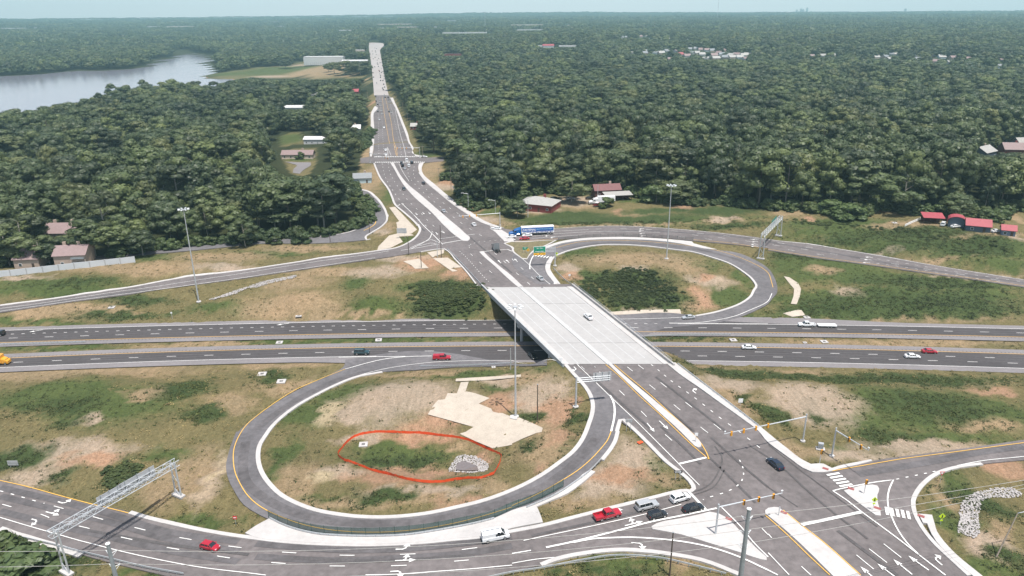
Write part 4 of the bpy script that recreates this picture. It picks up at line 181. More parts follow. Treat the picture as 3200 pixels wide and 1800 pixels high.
# ---------------------------------------------------------------- materials
MATS = {}
def nodes(m):
    m.use_nodes = True; n = m.node_tree; b = n.nodes['Principled BSDF']; return n, b
def noise_col(n, scale, detail, lo, hi, c1, c2, rough=.6, coord='obj', dist=0):
    tc = n.nodes.new('ShaderNodeNewGeometry'); tx = n.nodes.new('ShaderNodeTexNoise'); tx.inputs['Scale'].default_value = scale
    tx.inputs['Detail'].default_value = detail; tx.inputs['Roughness'].default_value = rough; tx.inputs['Distortion'].default_value = dist
    n.links.new(tc.outputs['Position'], tx.inputs['Vector'])
    r = n.nodes.new('ShaderNodeValToRGB'); r.color_ramp.elements[0].position = lo; r.color_ramp.elements[1].position = hi
    r.color_ramp.elements[0].color = (*c1, 1); r.color_ramp.elements[1].color = (*c2, 1)
    n.links.new(tx.outputs['Fac'], r.inputs['Fac']); return r, tx
def mat(name, col, rough=.7, metal=0., var=.12, scale=1.5, spec=.5, emit=None, fine=None):
    if name in MATS: return MATS[name]
    m = bpy.data.materials.new(name); n, b = nodes(m)
    b.inputs['Roughness'].default_value = rough; b.inputs['Metallic'].default_value = metal
    b.inputs['Specular IOR Level'].default_value = spec
    c = np.array(col)
    r, tx = noise_col(n, scale, 5, .3, .7, tuple(c * (1 - var)), tuple(np.minimum(c * (1 + var), 1)))
    if fine:
        r2, t2 = noise_col(n, fine[0], 3, .3, .7, (1 - fine[1],) * 3, (1 + fine[1],) * 3)
        mx = n.nodes.new('ShaderNodeMix'); mx.data_type = 'RGBA'; mx.blend_type = 'MULTIPLY'; mx.inputs[0].default_value = 1
        n.links.new(r.outputs[0], mx.inputs[6]); n.links.new(r2.outputs[0], mx.inputs[7]); n.links.new(mx.outputs[2], b.inputs['Base Color'])
    else:
        n.links.new(r.outputs[0], b.inputs['Base Color'])
    MATS[name] = m; return m
M_lane = mat('asphalt_dark', (.062, .056, .057), .85, 0, .16, .06, .3, fine=(1.2, .14))
M_road = mat('asphalt', (.132, .116, .114), .85, 0, .20, .06, .3, fine=(.7, .18))
M_shoulder = mat('asphalt_worn', (.185, .170, .172), .9, 0, .10, .07, .3, fine=(1.2, .1))
M_ramp = mat('asphalt_ramp', (.124, .116, .120), .85, 0, .20, .06, .3, fine=(.7, .18))
M_conc = mat('concrete', (.43, .408, .395), .85, 0, .07, .15, .3, fine=(.8, .07))
M_deck = mat('bridge_concrete', (.352, .340, .332), .85, 0, .06, .08, .3, fine=(.7, .05))
M_cbar = mat('weathered_concrete', (.36, .365, .37), .85, 0, .12, .4)
M_pale = mat('pale_pavement', (.33, .30, .285), .9, 0, .06, .02)
M_white = mat('road_paint_white', (.68, .665, .64), .6, 0, .14, .8)
M_yellow = mat('road_paint_yellow', (.66, .38, .07), .6, 0, .08, 2)
M_steel = mat('galvanised_steel', (.50, .52, .54), .45, .35, .1, 2)
M_steeld = mat('steel_monopole', (.30, .33, .35), .55, .3, .12, 1)
M_wood = mat('pole_wood', (.07, .052, .04), .9)
M_woodp = mat('utility_pole_wood', (.24, .20, .16), .9)
M_black = mat('black_plastic', (.02, .02, .02), .6)
M_rubber = mat('tyre_rubber', (.018, .018, .018), .85)
M_rim = mat('wheel_rim', (.5, .5, .5), .35, .8)
M_glass = mat('vehicle_glass', (.02, .026, .03), .08, 0, .1, 1, .8)
M_lampg = mat('lamp_glass', (.75, .77, .78), .2)
M_tail = mat('tail_light', (.35, .01, .01), .3)
M_green = mat('sign_green', (.0, .23, .13), .5, 0, .05)
M_signw = mat('sign_white', (.8, .8, .8), .5, 0, .03)
M_signy = mat('sign_yellow', (.80, .42, .02), .5, 0, .04)
M_lime = mat('sign_lime', (.52, .70, .03), .5, 0, .04)
M_signb = mat('sign_back', (.55, .56, .58), .4, .5, .06)
M_red = mat('sign_red', (.55, .03, .03), .5)
M_orange = mat('orange_mesh', (.78, .085, .02), .7, 0, .12, 1)
M_fgreen = mat('green_mesh', (.016, .06, .048), .8, 0, .15, 1)
M_sig = mat('signal_yellow', (.70, .30, .015), .5)
M_matting = mat('straw_matting', (.41, .355, .295), .95, 0, .09, .5, .2, fine=(3, .1))
M_stone = mat('riprap_stone', (.34, .315, .305), .9, 0, .22, .9)
M_brick = mat('red_brick_wall', (.22, .05, .045), .85, 0, .15, 2)
M_win = mat('house_window', (.04, .05, .06), .15, 0, .1, 1, .8)
M_bark = mat('bark', (.11, .09, .07), .95, 0, .25, 2)
M_barkp = mat('pale_bark', (.30, .27, .23), .95, 0, .2, 2)
WALL = {'tan': (.40, .31, .25), 'cream': (.58, .48, .40), 'paleblue': (.42, .52, .55), 'brick': (.20, .045, .04), 'darkwood': (.09, .035, .03), 'slate': (.07, .095, .13), 'blueshed': (.13, .17, .24), 'white': (.52, .52, .52)}
ROOF = {'mauve': (.22, .155, .15), 'grey': (.20, .21, .22), 'greyroof': (.32, .31, .29), 'redrust': (.145, .055, .055), 'redtin': (.30, .055, .068), 'whiteroof': (.52, .51, .50)}
for k, v in WALL.items(): mat('wall_' + k, v, .8, 0, .06, .5)
for k, v in ROOF.items(): mat('roof_' + k, v, .65, 0, .10, .8)

# ---------------------------------------------------------------- helpers
def tag(o, label=None, cat=None, group=None, kind=None):
    if label: o['label'] = label
    if cat: o['category'] = cat
    if group: o['group'] = group
    if kind: o['kind'] = kind
    return o
def empty(name, loc=(0, 0, 0), rz=0, label=None, cat=None, group=None):
    o = bpy.data.objects.new(name, None); C.objects.link(o); o.location = loc; o.rotation_euler = (0, 0, rz)
    o.empty_display_size = .1
    return tag(o, label, cat, group)
def mesh_obj(name, V, F, m=None, parent=None, smooth=False):
    me = bpy.data.meshes.new(name)
    me.from_pydata([tuple(map(float, v)) for v in V], [], [tuple(int(i) for i in f) for f in F])
    if m is not None:
        for mm in (m if isinstance(m, (list, tuple)) else [m]): me.materials.append(mm)
    if smooth: me.polygons.foreach_set('use_smooth', [True] * len(me.polygons))
    me.update()
    o = bpy.data.objects.new(name, me); C.objects.link(o)
    if parent: o.parent = parent
    return o
def link(name, me, parent=None, loc=(0, 0, 0), rz=0):
    o = bpy.data.objects.new(name, me); C.objects.link(o); o.parent = parent; o.location = loc; o.rotation_euler = (0, 0, rz); return o
class MB:
    def __init__(s): s.V = []; s.F = []; s.MI = []
    def add(s, V, F, mi=0):
        k = len(s.V); s.V += [tuple(v) for v in V]; s.F += [tuple(i + k for i in f) for f in F]; s.MI += [mi] * len(F); return s
    def box(s, c, d, rz=0, mi=0, top=1.0):
        x, y, z = d[0] / 2, d[1] / 2, d[2] / 2; cs, sn = math.cos(rz), math.sin(rz)
        V = []
        for k, zz in ((1, -z), (top, z)):
            for a, b in ((-x, -y), (x, -y), (x, y), (-x, y)):
                a *= k; b *= k; V.append((c[0] + a * cs - b * sn, c[1] + a * sn + b * cs, c[2] + zz))
        return s.add(V, [(3, 2, 1, 0), (4, 5, 6, 7), (0, 1, 5, 4), (1, 2, 6, 5), (2, 3, 7, 6), (3, 0, 4, 7)], mi)
    def tube(s, p, q, r1, r2=None, n=8, mi=0, cap=True):
        r2 = r1 if r2 is None else r2
        p = Vector(p); q = Vector(q); d = (q - p); L = d.length or 1e-6; d /= L
        a = d.orthogonal().normalized(); b = d.cross(a); V = []
        for c, r in ((p, r1), (q, r2)):
            for i in range(n):
                t = 2 * math.pi * i / n; V.append(tuple(c + a * (r * math.cos(t)) + b * (r * math.sin(t))))
        F = [(i, (i + 1) % n, n + (i + 1) % n, n + i) for i in range(n)]
        if cap: F += [tuple(range(n - 1, -1, -1)), tuple(range(n, 2 * n))]
        return s.add(V, F, mi)
    def build(s, name, m=None, parent=None, smooth=False):
        o = mesh_obj(name, s.V, s.F, m, parent, smooth)
        if isinstance(m, (list, tuple)): o.data.polygons.foreach_set('material_index', s.MI)
        return o
    def mesh(s, name, m=None):
        o = s.build(name, m); me = o.data; bpy.data.objects.remove(o); return me
def smooth_path(pts, closed=False, step=2.5, corner=38):
    P = [np.array(p, float) for p in pts]
    Q = [P[0]]
    for p in P[1:]:
        if np.hypot(*(p - Q[-1])) > .15: Q.append(p)
    if closed and np.hypot(*(Q[0] - Q[-1])) < .15: Q.pop()
    P = Q; n = len(P); out = []
    T = []
    for i in range(n):
        a = P[(i - 1) % n] if (closed or i > 0) else None; c = P[(i + 1) % n] if (closed or i < n - 1) else None
        b = P[i]
        if a is None: T.append((None, c - b)); continue
        if c is None: T.append((b - a, None)); continue
        d1 = b - a; d2 = c - b; l1, l2 = np.hypot(*d1), np.hypot(*d2)
        ang = math.degrees(abs(math.atan2(d1[0] * d2[1] - d1[1] * d2[0], d1 @ d2)))
        if ang > corner: T.append((d1 / l1, d2 / l2)); T[-1] = (d1 / l1, d2 / l2)
        else:
            t = d1 / l1 * l2 + d2 / l2 * l1; t = t / (np.hypot(*t) + 1e-9); T.append((t, t))
    for i in range(n if closed else n - 1):
        p, q = P[i], P[(i + 1) % n]; L = np.hypot(*(q - p))
        t0 = T[i][1]; t1 = T[(i + 1) % n][0]
        t0 = t0 / (np.hypot(*t0) + 1e-9) * L; t1 = t1 / (np.hypot(*t1) + 1e-9) * L
        k = max(1, int(math.ceil(L / step)))
        for j in range(k):
            s = j / k
            out.append((2 * s**3 - 3 * s**2 + 1) * p + (s**3 - 2 * s**2 + s) * t0 + (-2 * s**3 + 3 * s**2) * q + (s**3 - s**2) * t1)
    if not closed: out.append(P[-1])
    return [tuple(o) for o in out]
def drape(name, poly, m, off=.1, step=3.0, grid=4.0, skirt=0, parent=None, kind='structure', zf=None, sm=True):
    zf = zf or hh
    B = smooth_path(poly, True, step) if sm else [tuple(p) for p in poly]
    xs = [p[0] for p in B]; ys = [p[1] for p in B]
    gx, gy = np.meshgrid(np.arange(min(xs), max(xs), grid), np.arange(min(ys), max(ys), grid)); gx = gx.ravel(); gy = gy.ravel()
    ins = pip(gx, gy, B); gx = gx[ins]; gy = gy[ins]
    BA = np.array(B)
    if len(gx):
        keep = np.ones(len(gx), bool)
        for i in range(0, len(gx), 2000):
            d = np.hypot(gx[i:i + 2000, None] - BA[None, :, 0], gy[i:i + 2000, None] - BA[None, :, 1]).min(1); keep[i:i + 2000] = d > grid * .35
        gx = gx[keep]; gy = gy[keep]
    n = len(B)
    co = [Vector(p) for p in B] + [Vector((a, b)) for a, b in zip(gx, gy)]
    r = delaunay_2d_cdt(co, [(i, (i + 1) % n) for i in range(n)], [], 0, 1e-4)
    V2 = np.array([tuple(v) for v in r[0]]); F = [tuple(f) for f in r[2]]
    if F:
        cen = np.array([V2[list(f)].mean(0) for f in F]); ok = pip(cen[:, 0], cen[:, 1], B); F = [f for f, k in zip(F, ok) if k]
    Z = zf(V2[:, 0], V2[:, 1]) + off
    V = [(a, b, c) for (a, b), c in zip(V2, Z)]
    F = [f if (V2[f[1]][0] - V2[f[0]][0]) * (V2[f[2]][1] - V2[f[0]][1]) - (V2[f[1]][1] - V2[f[0]][1]) * (V2[f[2]][0] - V2[f[0]][0]) > 0 else f[::-1] for f in F]
    if skirt:
        k = len(V); zb = zf(BA[:, 0], BA[:, 1]) + off
        V += [(a, b, c) for (a, b), c in zip(B, zb)] + [(a, b, c - skirt) for (a, b), c in zip(B, zb)]
        F += [(k + i, k + n + i, k + n + (i + 1) % n, k + (i + 1) % n) for i in range(n)]
    o = mesh_obj(name, V, F, m, parent)
    if kind and not parent: o['kind'] = kind
    return o
def offset_path(P, d):
    P = np.array(P); T = np.gradient(P, axis=0); L = np.hypot(T[:, 0], T[:, 1])[:, None] + 1e-9; T = T / L
    return P + np.stack([-T[:, 1], T[:, 0]], 1) * d
def ribbon(mb, P, w, off, top=None, mi=0, zf=None):
    zf = zf or hh
    A = offset_path(P, w / 2); B = offset_path(P, -w / 2)
    za = zf(A[:, 0], A[:, 1]) + off; zb = zf(B[:, 0], B[:, 1]) + off; n = len(A)
    if top is None:
        V = [(a[0], a[1], z) for a, z in zip(A, za)] + [(b[0], b[1], z) for b, z in zip(B, zb)]
        mb.add(V, [(i, n + i, n + i + 1, i + 1) for i in range(n - 1)], mi)
    else:
        V = [(a[0], a[1], z + top) for a, z in zip(A, za)] + [(b[0], b[1], z + top) for b, z in zip(B, zb)] + \
            [(a[0], a[1], z - .3) for a, z in zip(A, za)] + [(b[0], b[1], z - .3) for b, z in zip(B, zb)]
        F = []
        for i in range(n - 1):
            F += [(i, n + i, n + i + 1, i + 1), (2 * n + i, i, i + 1, 2 * n + i + 1), (n + i, 3 * n + i, 3 * n + i + 1, n + i + 1)]
        F += [(0, 2 * n, 3 * n, n), (n - 1, 2 * n - 1, 4 * n - 1, 3 * n - 1)]
        mb.add(V, F, mi)
def cut_path(P, s0, s1):
    P = np.array(P); d = np.hypot(*np.diff(P, axis=0).T); S = np.concatenate([[0], np.cumsum(d)])
    k = max(2, int((s1 - s0) / 2.5) + 2); s = np.linspace(s0, s1, k)
    return np.stack([np.interp(s, S, P[:, 0]), np.interp(s, S, P[:, 1])], 1)
def plen(P): P = np.array(P); return float(np.hypot(*np.diff(P, axis=0).T).sum())
DASH = {'d': (3.05, 12.2), 'd2': (4.2, 12.2), 's': (.95, 3.66), 't': (.8, 2.6)}
DASH['s'] = (1.1, 3.66)

# ---------------------------------------------------------------- bridge deck plane
BR = [(-11.1, 265.0), (23.5, 264.8), (47.2, 197.6), (14.7, 198.0)]     # NW NE SE SW
ZD = 7.5
def zroad(x, y):
    z = hh(x, y); x = np.asarray(x, float); y = np.asarray(y, float)
    return np.where(pip(x, y, BR), ZD + .12, z)

# ---------------------------------------------------------------- ground sheet
def geo_axis(a, b, c, lo, hi, g=1.12):
    x = list(np.arange(a, b + .01, c)); s = c; v = x[-1]
    while v < hi: s *= g; v += s; x.append(v)
    s = c; v = x[0]; pre = []
    while v > lo: s *= g; v -= s; pre.append(v)
    return np.array(pre[::-1] + x)
gx = geo_axis(-300, 300, 2.0, -12500, 12500, 1.09); gy = geo_axis(72, 480, 2.0, -3000, 12200, 1.06)
GX, GY = np.meshgrid(gx, gy, indexing='ij')
GZ = hh(GX, GY)
PAVES = {k: smooth_path(v, True, 3) for k, v in PAVE.items()}
inp = np.zeros(GX.shape, bool); near = (np.abs(GX) < 320) & (GY > 60) & (GY < 560)
gxn, gyn = GX[near], GY[near]; acc = np.zeros(gxn.shape, bool)
for k, v in PAVES.items(): acc |= pip(gxn, gyn, v)
acc |= (gyn < fy(gxn) + 13) & (gyn > fy(gxn) - 3); acc |= (gyn < ny(gxn) + 3) & (gyn > ny(gxn) - 13)
for k, v in CONC.items(): acc |= pip(gxn, gyn, v)
bump = .18 * np.sin(gxn * .61 + 2 * np.sin(gyn * .23)) * np.sin(gyn * .53 + gxn * .11) + .12 * np.sin(gxn * 1.3 + gyn * .7) * np.sin(gyn * 1.1)
zz = GZ[near]; zz = np.where(acc, zz - .22, zz + bump * .8 - .1)
u_bridge = pip(gxn, gyn, [(-14, 262.5), (27, 262.5), (49, 200), (12, 200)])
zz = np.where(u_bridge & (gyn < fy(gxn) + 11.6) & (gyn > ny(gxn) - 11.6), np.minimum(zz, 0 - .1), zz)
GZ[near] = zz
lake_in = pip(GX.ravel(), GY.ravel(), LAKE).reshape(GX.shape)
GZ[lake_in] = np.minimum(GZ[lake_in], 0.0)
GZ[(GY < 40)] = 7
nx_, ny_ = GX.shape
V = np.stack([GX.ravel(), GY.ravel(), GZ.ravel()], 1)
ii, jj = np.meshgrid(np.arange(nx_ - 1), np.arange(ny_ - 1), indexing='ij'); a0 = (ii * ny_ + jj).ravel()
F = np.stack([a0, a0 + ny_, a0 + ny_ + 1, a0 + 1], 1)
me = bpy.data.meshes.new('ground'); me.vertices.add(len(V)); me.vertices.foreach_set('co', V.ravel().astype(np.float32))
me.loops.add(F.size); me.loops.foreach_set('vertex_index', F.ravel().astype(np.int32))
me.polygons.add(len(F)); me.polygons.foreach_set('loop_start', np.arange(0, F.size, 4, dtype=np.int32)); me.polygons.foreach_set('loop_total', np.full(len(F), 4, np.int32))
me.update(calc_edges=True); me.polygons.foreach_set('use_smooth', [True] * len(F))
ground = bpy.data.objects.new('ground', me); C.objects.link(ground); ground['kind'] = 'structure'
# soil and growth zones -> two colour attributes
ZC = {k: np.zeros(len(V)) for k in 'dgtpos'}
vx, vy = V[:, 0], V[:, 1]
def wobble(x, y, s): return np.sin(x * .31 * s + 1.7 * np.sin(y * .23 * s)) * np.sin(y * .37 * s + 1.3 * np.sin(x * .19 * s))
wx = vx + 2.2 * wobble(vx, vy, 1) + 1.0 * wobble(vy, vx, 2.7); wy = vy + 2.2 * wobble(vy + 9, vx, 1.1) + 1.0 * wobble(vx + 5, vy, 2.9)
for t, x, y, rx, ry in ZONES:
    m = (np.abs(vx - x) < rx * 1.6 + 5) & (np.abs(vy - y) < ry * 1.6 + 5)
    d = np.sqrt(((wx[m] - x) / rx)**2 + ((wy[m] - y) / ry)**2)
    ZC[t][m] = np.maximum(ZC[t][m], np.clip(1.35 - d * .85, 0, 1))
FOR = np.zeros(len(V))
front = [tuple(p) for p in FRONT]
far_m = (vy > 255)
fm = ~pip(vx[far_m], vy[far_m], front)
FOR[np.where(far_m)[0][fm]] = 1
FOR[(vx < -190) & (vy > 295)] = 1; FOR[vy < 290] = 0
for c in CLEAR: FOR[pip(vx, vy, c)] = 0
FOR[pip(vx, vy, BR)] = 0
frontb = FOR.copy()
for nm, ch in (('zone_a', 'dgt'), ('zone_b', 'pos')):
    at = me.color_attributes.new(nm, 'FLOAT_COLOR', 'POINT')
    arr = np.ones((len(V), 4), np.float32)
    for i, c in enumerate(ch): arr[:, i] = ZC[c]
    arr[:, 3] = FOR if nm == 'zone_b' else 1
    at.data.foreach_set('color', arr.ravel())
gm = bpy.data.materials.new('ground_soil_grass'); n, b = nodes(gm); b.inputs['Roughness'].default_value = .95; b.inputs['Specular IOR Level'].default_value = .15
N = n.nodes; Lk = n.links
geo = N.new('ShaderNodeNewGeometry')
def tex(scale, detail=6, rough=.65, dist=0, st=None):
    t = N.new('ShaderNodeTexNoise'); t.inputs['Scale'].default_value = scale; t.inputs['Detail'].default_value = detail; t.inputs['Roughness'].default_value = rough; t.inputs['Distortion'].default_value = dist
    if st:
        mp = N.new('ShaderNodeMapping'); mp.inputs['Scale'].default_value = st; Lk.new(geo.outputs['Position'], mp.inputs['Vector']); Lk.new(mp.outputs[0], t.inputs['Vector'])
    else: Lk.new(geo.outputs['Position'], t.inputs['Vector'])
    return t
nA = tex(.22, 8, .7, .4); nB = tex(.9, 6, .75); nC = tex(3.5, 4, .7); nD = tex(.05, 4, .6)
def mathn(op, a, b=None, clamp=False):
    m = N.new('ShaderNodeMath'); m.operation = op; m.use_clamp = clamp
    for i, x in enumerate((a, b)):
        if x is None: continue
        if isinstance(x, (int, float)): m.inputs[i].default_value = x
        else: Lk.new(x, m.inputs[i])
    return m.outputs[0]
def mixc(f, a, b):
    m = N.new('ShaderNodeMix'); m.data_type = 'RGBA'
    if isinstance(f, float): m.inputs[0].default_value = f
    else: Lk.new(f, m.inputs[0])
    for i, x in ((6, a), (7, b)):
        if isinstance(x, tuple): m.inputs[i].default_value = (*x, 1)
        else: Lk.new(x, m.inputs[i])
    return m.outputs[2]
sA = N.new('ShaderNodeAttribute'); sA.attribute_name = 'zone_a'; sepA = N.new('ShaderNodeSeparateColor'); Lk.new(sA.outputs['Color'], sepA.inputs[0])
sB = N.new('ShaderNodeAttribute'); sB.attribute_name = 'zone_b'; sepB = N.new('ShaderNodeSeparateColor'); Lk.new(sB.outputs['Color'], sepB.inputs[0])
nsum = mathn('ADD', mathn('MULTIPLY', nA.outputs[0], .55), mathn('MULTIPLY', nB.outputs[0], .45))
def zfac(w, soft=1.7, k=1.5):
    x = mathn('SUBTRACT', w, mathn('MULTIPLY', nsum, k)); x = mathn('ADD', x, k * .5 - .5 + .0)
    return mathn('MULTIPLY', mathn('ADD', x, .5 / soft), soft, True)
fineg = mathn('ADD', mathn('MULTIPLY', nC.outputs[0], .5), mathn('MULTIPLY', nB.outputs[0], .5))
def two(a, b, lo=.26, hi=.74):
    f = mathn('MULTIPLY', mathn('SUBTRACT', fineg, lo), 1 / (hi - lo), True); return mixc(f, a, b)
base = two((.082, .078, .034), (.195, .155, .080))
col = mixc(zfac(sepA.outputs[1]), base, two((.042, .062, .022), (.092, .112, .038)))
col = mixc(zfac(sepA.outputs[2]), col, two((.175, .125, .072), (.32, .235, .15)))
col = mixc(zfac(sepB.outputs[0]), col, two((.235, .175, .125), (.37, .295, .235)))
col = mixc(zfac(sepB.outputs[1]), col, two((.24, .135, .080), (.36, .235, .165)))
col = mixc(zfac(sepB.outputs[2]), col, two((.30, .23, .145), (.42, .34, .235)))
col = mixc(zfac(sepA.outputs[0]), col, two((.026, .044, .016), (.070, .090, .034)))
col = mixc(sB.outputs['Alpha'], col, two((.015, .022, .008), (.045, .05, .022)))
def mul(c, t, lo, hi, a=.3, z=.7):
    r_ = N.new('ShaderNodeValToRGB'); r_.color_ramp.elements[0].position = a; r_.color_ramp.elements[1].position = z; r_.color_ramp.elements[0].color = (*lo, 1); r_.color_ramp.elements[1].color = (*hi, 1)
    Lk.new(t.outputs[0], r_.inputs[0]); m = N.new('ShaderNodeMix'); m.data_type = 'RGBA'; m.blend_type = 'MULTIPLY'; m.inputs[0].default_value = 1; Lk.new(c, m.inputs[6]); Lk.new(r_.outputs[0], m.inputs[7]); return m.outputs[2]
col = mul(col, tex(1.6, 8, .8, .6), (.66, .68, .66), (1.28, 1.26, 1.24), .36, .64)
col = mul(col, tex(.06, 4, .6), (.84, .88, .86), (1.14, 1.10, 1.08))
col = mul(col, tex(1, 5, .7, .3, (.9, .14, 1)), (.86, .86, .84), (1.12, 1.12, 1.12), .35, .65)
Lk.new(col, b.inputs['Base Color'])
bp = N.new('ShaderNodeBump'); bp.inputs['Strength'].default_value = .9; bp.inputs['Distance'].default_value = .5
Lk.new(fineg, bp.inputs['Height']); Lk.new(bp.outputs[0], b.inputs['Normal'])
me.materials.append(gm)

# ---------------------------------------------------------------- highway
hx = np.arange(-470, 471, 5.0)
def strip(name, ylo, yhi, m, off, x0=-470, x1=470):
    xs = np.arange(x0, x1 + .1, 5.0); a = ylo(xs); c = yhi(xs); k = 4; V = []; F = []
    for i in range(len(xs)):
        for j in range(k + 1):
            V.append((xs[i], a[i] + (c[i] - a[i]) * j / k, off))
    for i in range(len(xs) - 1):
        for j in range(k):
            q = i * (k + 1) + j; F.append((q, q + k + 1, q + k + 2, q + 1))
    o = mesh_obj(name, V, F, m); o['kind'] = 'structure'; return o
strip('highway_shoulder_far', lambda x: fy(x) - 3.5, lambda x: fy(x) + 14.0 - 3.6 * sstep(x, 95, 150), M_shoulder, .10)
strip('highway_shoulder_near', lambda x: ny(x) - 10.6 - 3.6 * sstep(x, -75, -20), lambda x: ny(x) + 3.6, M_shoulder, .10)
strip('highway_lanes_far', lambda x: fy(x) + .1, lambda x: fy(x) + 10.95 - 3.65 * sstep(x, 60, 110), M_lane, .13)
strip('highway_lanes_near', lambda x: ny(x) - 7.15 - 3.75 * sstep(x, -60, -20), lambda x: ny(x) - .1, M_lane, .13)
# grass takes the outer part of the wide shoulder sheet again left of the loops
GZm = None
hl = {'w': MB(), 'y': MB()}
def hline(f, x0, x1, w, c, dash=None):
    xs = np.arange(x0, x1 + .1, 2.5); P = np.stack([xs, f(xs)], 1); zf = lambda a, b: np.zeros(np.shape(a))
    if not dash: ribbon(hl[c], P, w, .16, zf=zf); return
    on, cyc = DASH[dash]; s = 0; L = plen(P)
    while s + on < L: ribbon(hl[c], cut_path(P, s, s + on), w, .16, zf=zf); s += cyc
hline(lambda x: fy(x), -470, 470, .2, 'y'); hline(lambda x: ny(x), -470, 470, .2, 'y')
hline(lambda x: fy(x) + 10.95, -470, 62, .22, 'w'); hline(lambda x: fy(x) + 7.3, 60, 470, .22, 'w')
hline(lambda x: ny(x) - 7.15, -470, -45, .22, 'w'); hline(lambda x: ny(x) - 10.9, 20, 470, .22, 'w')
hline(lambda x: fy(x) + 3.66, -468.5, 470, .2, 'w', 'd'); hline(lambda x: fy(x) + 7.3, -470, 56, .22, 'w', 's')
hline(lambda x: ny(x) - 3.6, -466, 470, .2, 'w', 'd'); hline(lambda x: ny(x) - 7.25, 12, 470, .2, 'w', 'd')

wear = MB(); zf0 = lambda a, b: np.zeros(np.shape(a))
for f, cs in ((fy, (1.83, 5.5)), (ny, (-1.83, -5.4))):
    for c_ in cs:
        for o_ in (-.85, .85):
            xs_ = np.arange(-470, 471, 5.0); ribbon(wear, np.stack([xs_, f(xs_) + c_ + o_], 1), .75, .142, zf=zf0)
o = wear.build('worn_wheel_tracks', mat('asphalt_track', (.075, .068, .069), .85, 0, .2, .05, .3, fine=(.9, .15))); o['kind'] = 'structure'

# ---------------------------------------------------------------- paved areas and concrete
ROADN = {'south': ('south_junction_road', M_road), 'loop_left': ('loop_ramp_left', M_ramp), 'loop_right': ('loop_ramp_right', M_ramp), 'north': ('north_junction_road', M_road), 'frontage': ('frontage_road', M_ramp), 'drive_left': ('driveway', M_shoulder), 'drive_right': ('driveway', M_shoulder)}
offs = {'south': .12, 'loop_left': .145, 'loop_right': .145, 'north': .12, 'frontage': .17, 'drive_left': .1, 'drive_right': .1}
for k, v in PAVE.items():
    drape(ROADN[k][0], v, ROADN[k][1], offs[k], grid=3.0, skirt=.25)
drape('pale_road', FARROAD, M_pale, .3, step=12, grid=14, skirt=1)
CN = {'apron': 'concrete_apron', 'apron_strip': 'concrete_strip', 'median': 'concrete_median', 'median_far': 'concrete_median', 'island_sw': 'concrete_island', 'island_e': 'concrete_island', 'median_north': 'concrete_median', 'median_bridge': 'concrete_median', 'barrier_strip': 'concrete_strip', 'pad_n': 'concrete_pad', 'pier_pad': 'concrete_pad'}
for k, v in CONC.items():
    drape(CN.get(k, 'sidewalk'), v, M_conc, .30, step=2.5, grid=4, skirt=.45)
for k, (p, wd) in KERB.items():
    mb = MB(); ribbon(mb, np.array(smooth_path(p, False, 2.0)), wd, .12, .14, zf=zroad); o = mb.build('kerb', M_conc); o['kind'] = 'structure'
for k, v in GRASSISL.items():
    drape('kerb', v, M_conc, .27, skirt=.3)
    c = np.mean(v, 0); v2 = [tuple(c + (np.array(p) - c) * np.maximum(0.5, 1 - 1.1 / max(np.hypot(*(np.array(p) - c)), 2.2))) for p in v]
    gi = drape('grass_island', v2, mat('island_grass', (.14, .118, .062), .95, 0, .3, .6, fine=(2.5, .3)), .31)
lines = {'w': hl['w'], 'y': hl['y']}
for p, wd, c, dash in LINES:
    P = smooth_path(p, False, 2.0); mb = lines[c]; wd = max(wd, .2)
    if not dash: ribbon(mb, np.array(P), wd, .25, zf=zroad); continue
    on, cyc = DASH[dash]; s = .0; L = plen(P)
    if dash == 'd' and 118 < np.mean([q[1] for q in p]) < 126 and False: pass
    while s + on < L + 1: ribbon(mb, cut_path(P, s, min(s + on, L)), wd, .25, zf=zroad); s += cyc
for (a, c), cnt, ln_, wd in XWALK:
    a = np.array(a); c = np.array(c); d = (c - a) / np.hypot(*(c - a)); nrm = np.array([-d[1], d[0]])
    for i in range(cnt):
        p = a + (c - a) * (i + .5) / cnt; ribbon(lines['w'], np.array([p - nrm * ln_ / 2, p, p + nrm * ln_ / 2]), wd, .26)
def arrow(x, y, ang, kind):
    L = 3.6; segs = []
    def quad(pts): segs.append(pts)
    if kind == 'S': quad([(-1.9, -.12), (.7, -.12), (.7, .12), (-1.9, .12)]); quad([(.5, -.5), (1.9, 0), (.5, .5)])
    sgn = {'L': 1, 'R': -1, 'Rx': -1}.get(kind, 1)
    if kind in ('L', 'R', 'Rx', 'SL'):
        quad([(-1.5, -.13), (-.2, -.13), (-.2, .13), (-1.5, .13)])
        quad([(-.2, -.13 * sgn), (.35, .25 * sgn), (.15, .45 * sgn), (-.2, .13 * sgn)][::1]); quad([(.15, .45 * sgn), (.35, .25 * sgn), (.45, .8 * sgn), (.15, .8 * sgn)])
        quad([(-.35, .75 * sgn), (1.0, .75 * sgn), (.35, 1.55 * sgn)])
    if kind == 'SL': quad([(-.2, -.13), (1.0, -.13), (1.0, .13), (-.2, .13)]); quad([(.9, -.5), (2.1, 0), (.9, .5)])
    cs, sn = math.cos(ang), math.sin(ang)
    for q in segs:
        P = [(x + 1.15 * (a * cs - b_ * sn), y + 1.15 * (a * sn + b_ * cs)) for a, b_ in q]
        ar = sum(P[i][0] * P[(i + 1) % len(P)][1] - P[(i + 1) % len(P)][0] * P[i][1] for i in range(len(P)))
        if ar < 0: P = P[::-1]
        lines['w'].add([(px, py, float(zroad(px, py)) + .26) for px, py in P], [tuple(range(len(P)))])
for a in ARROWS: arrow(*a)
lines['w'].build('road_markings_white', M_white)['kind'] = 'structure'
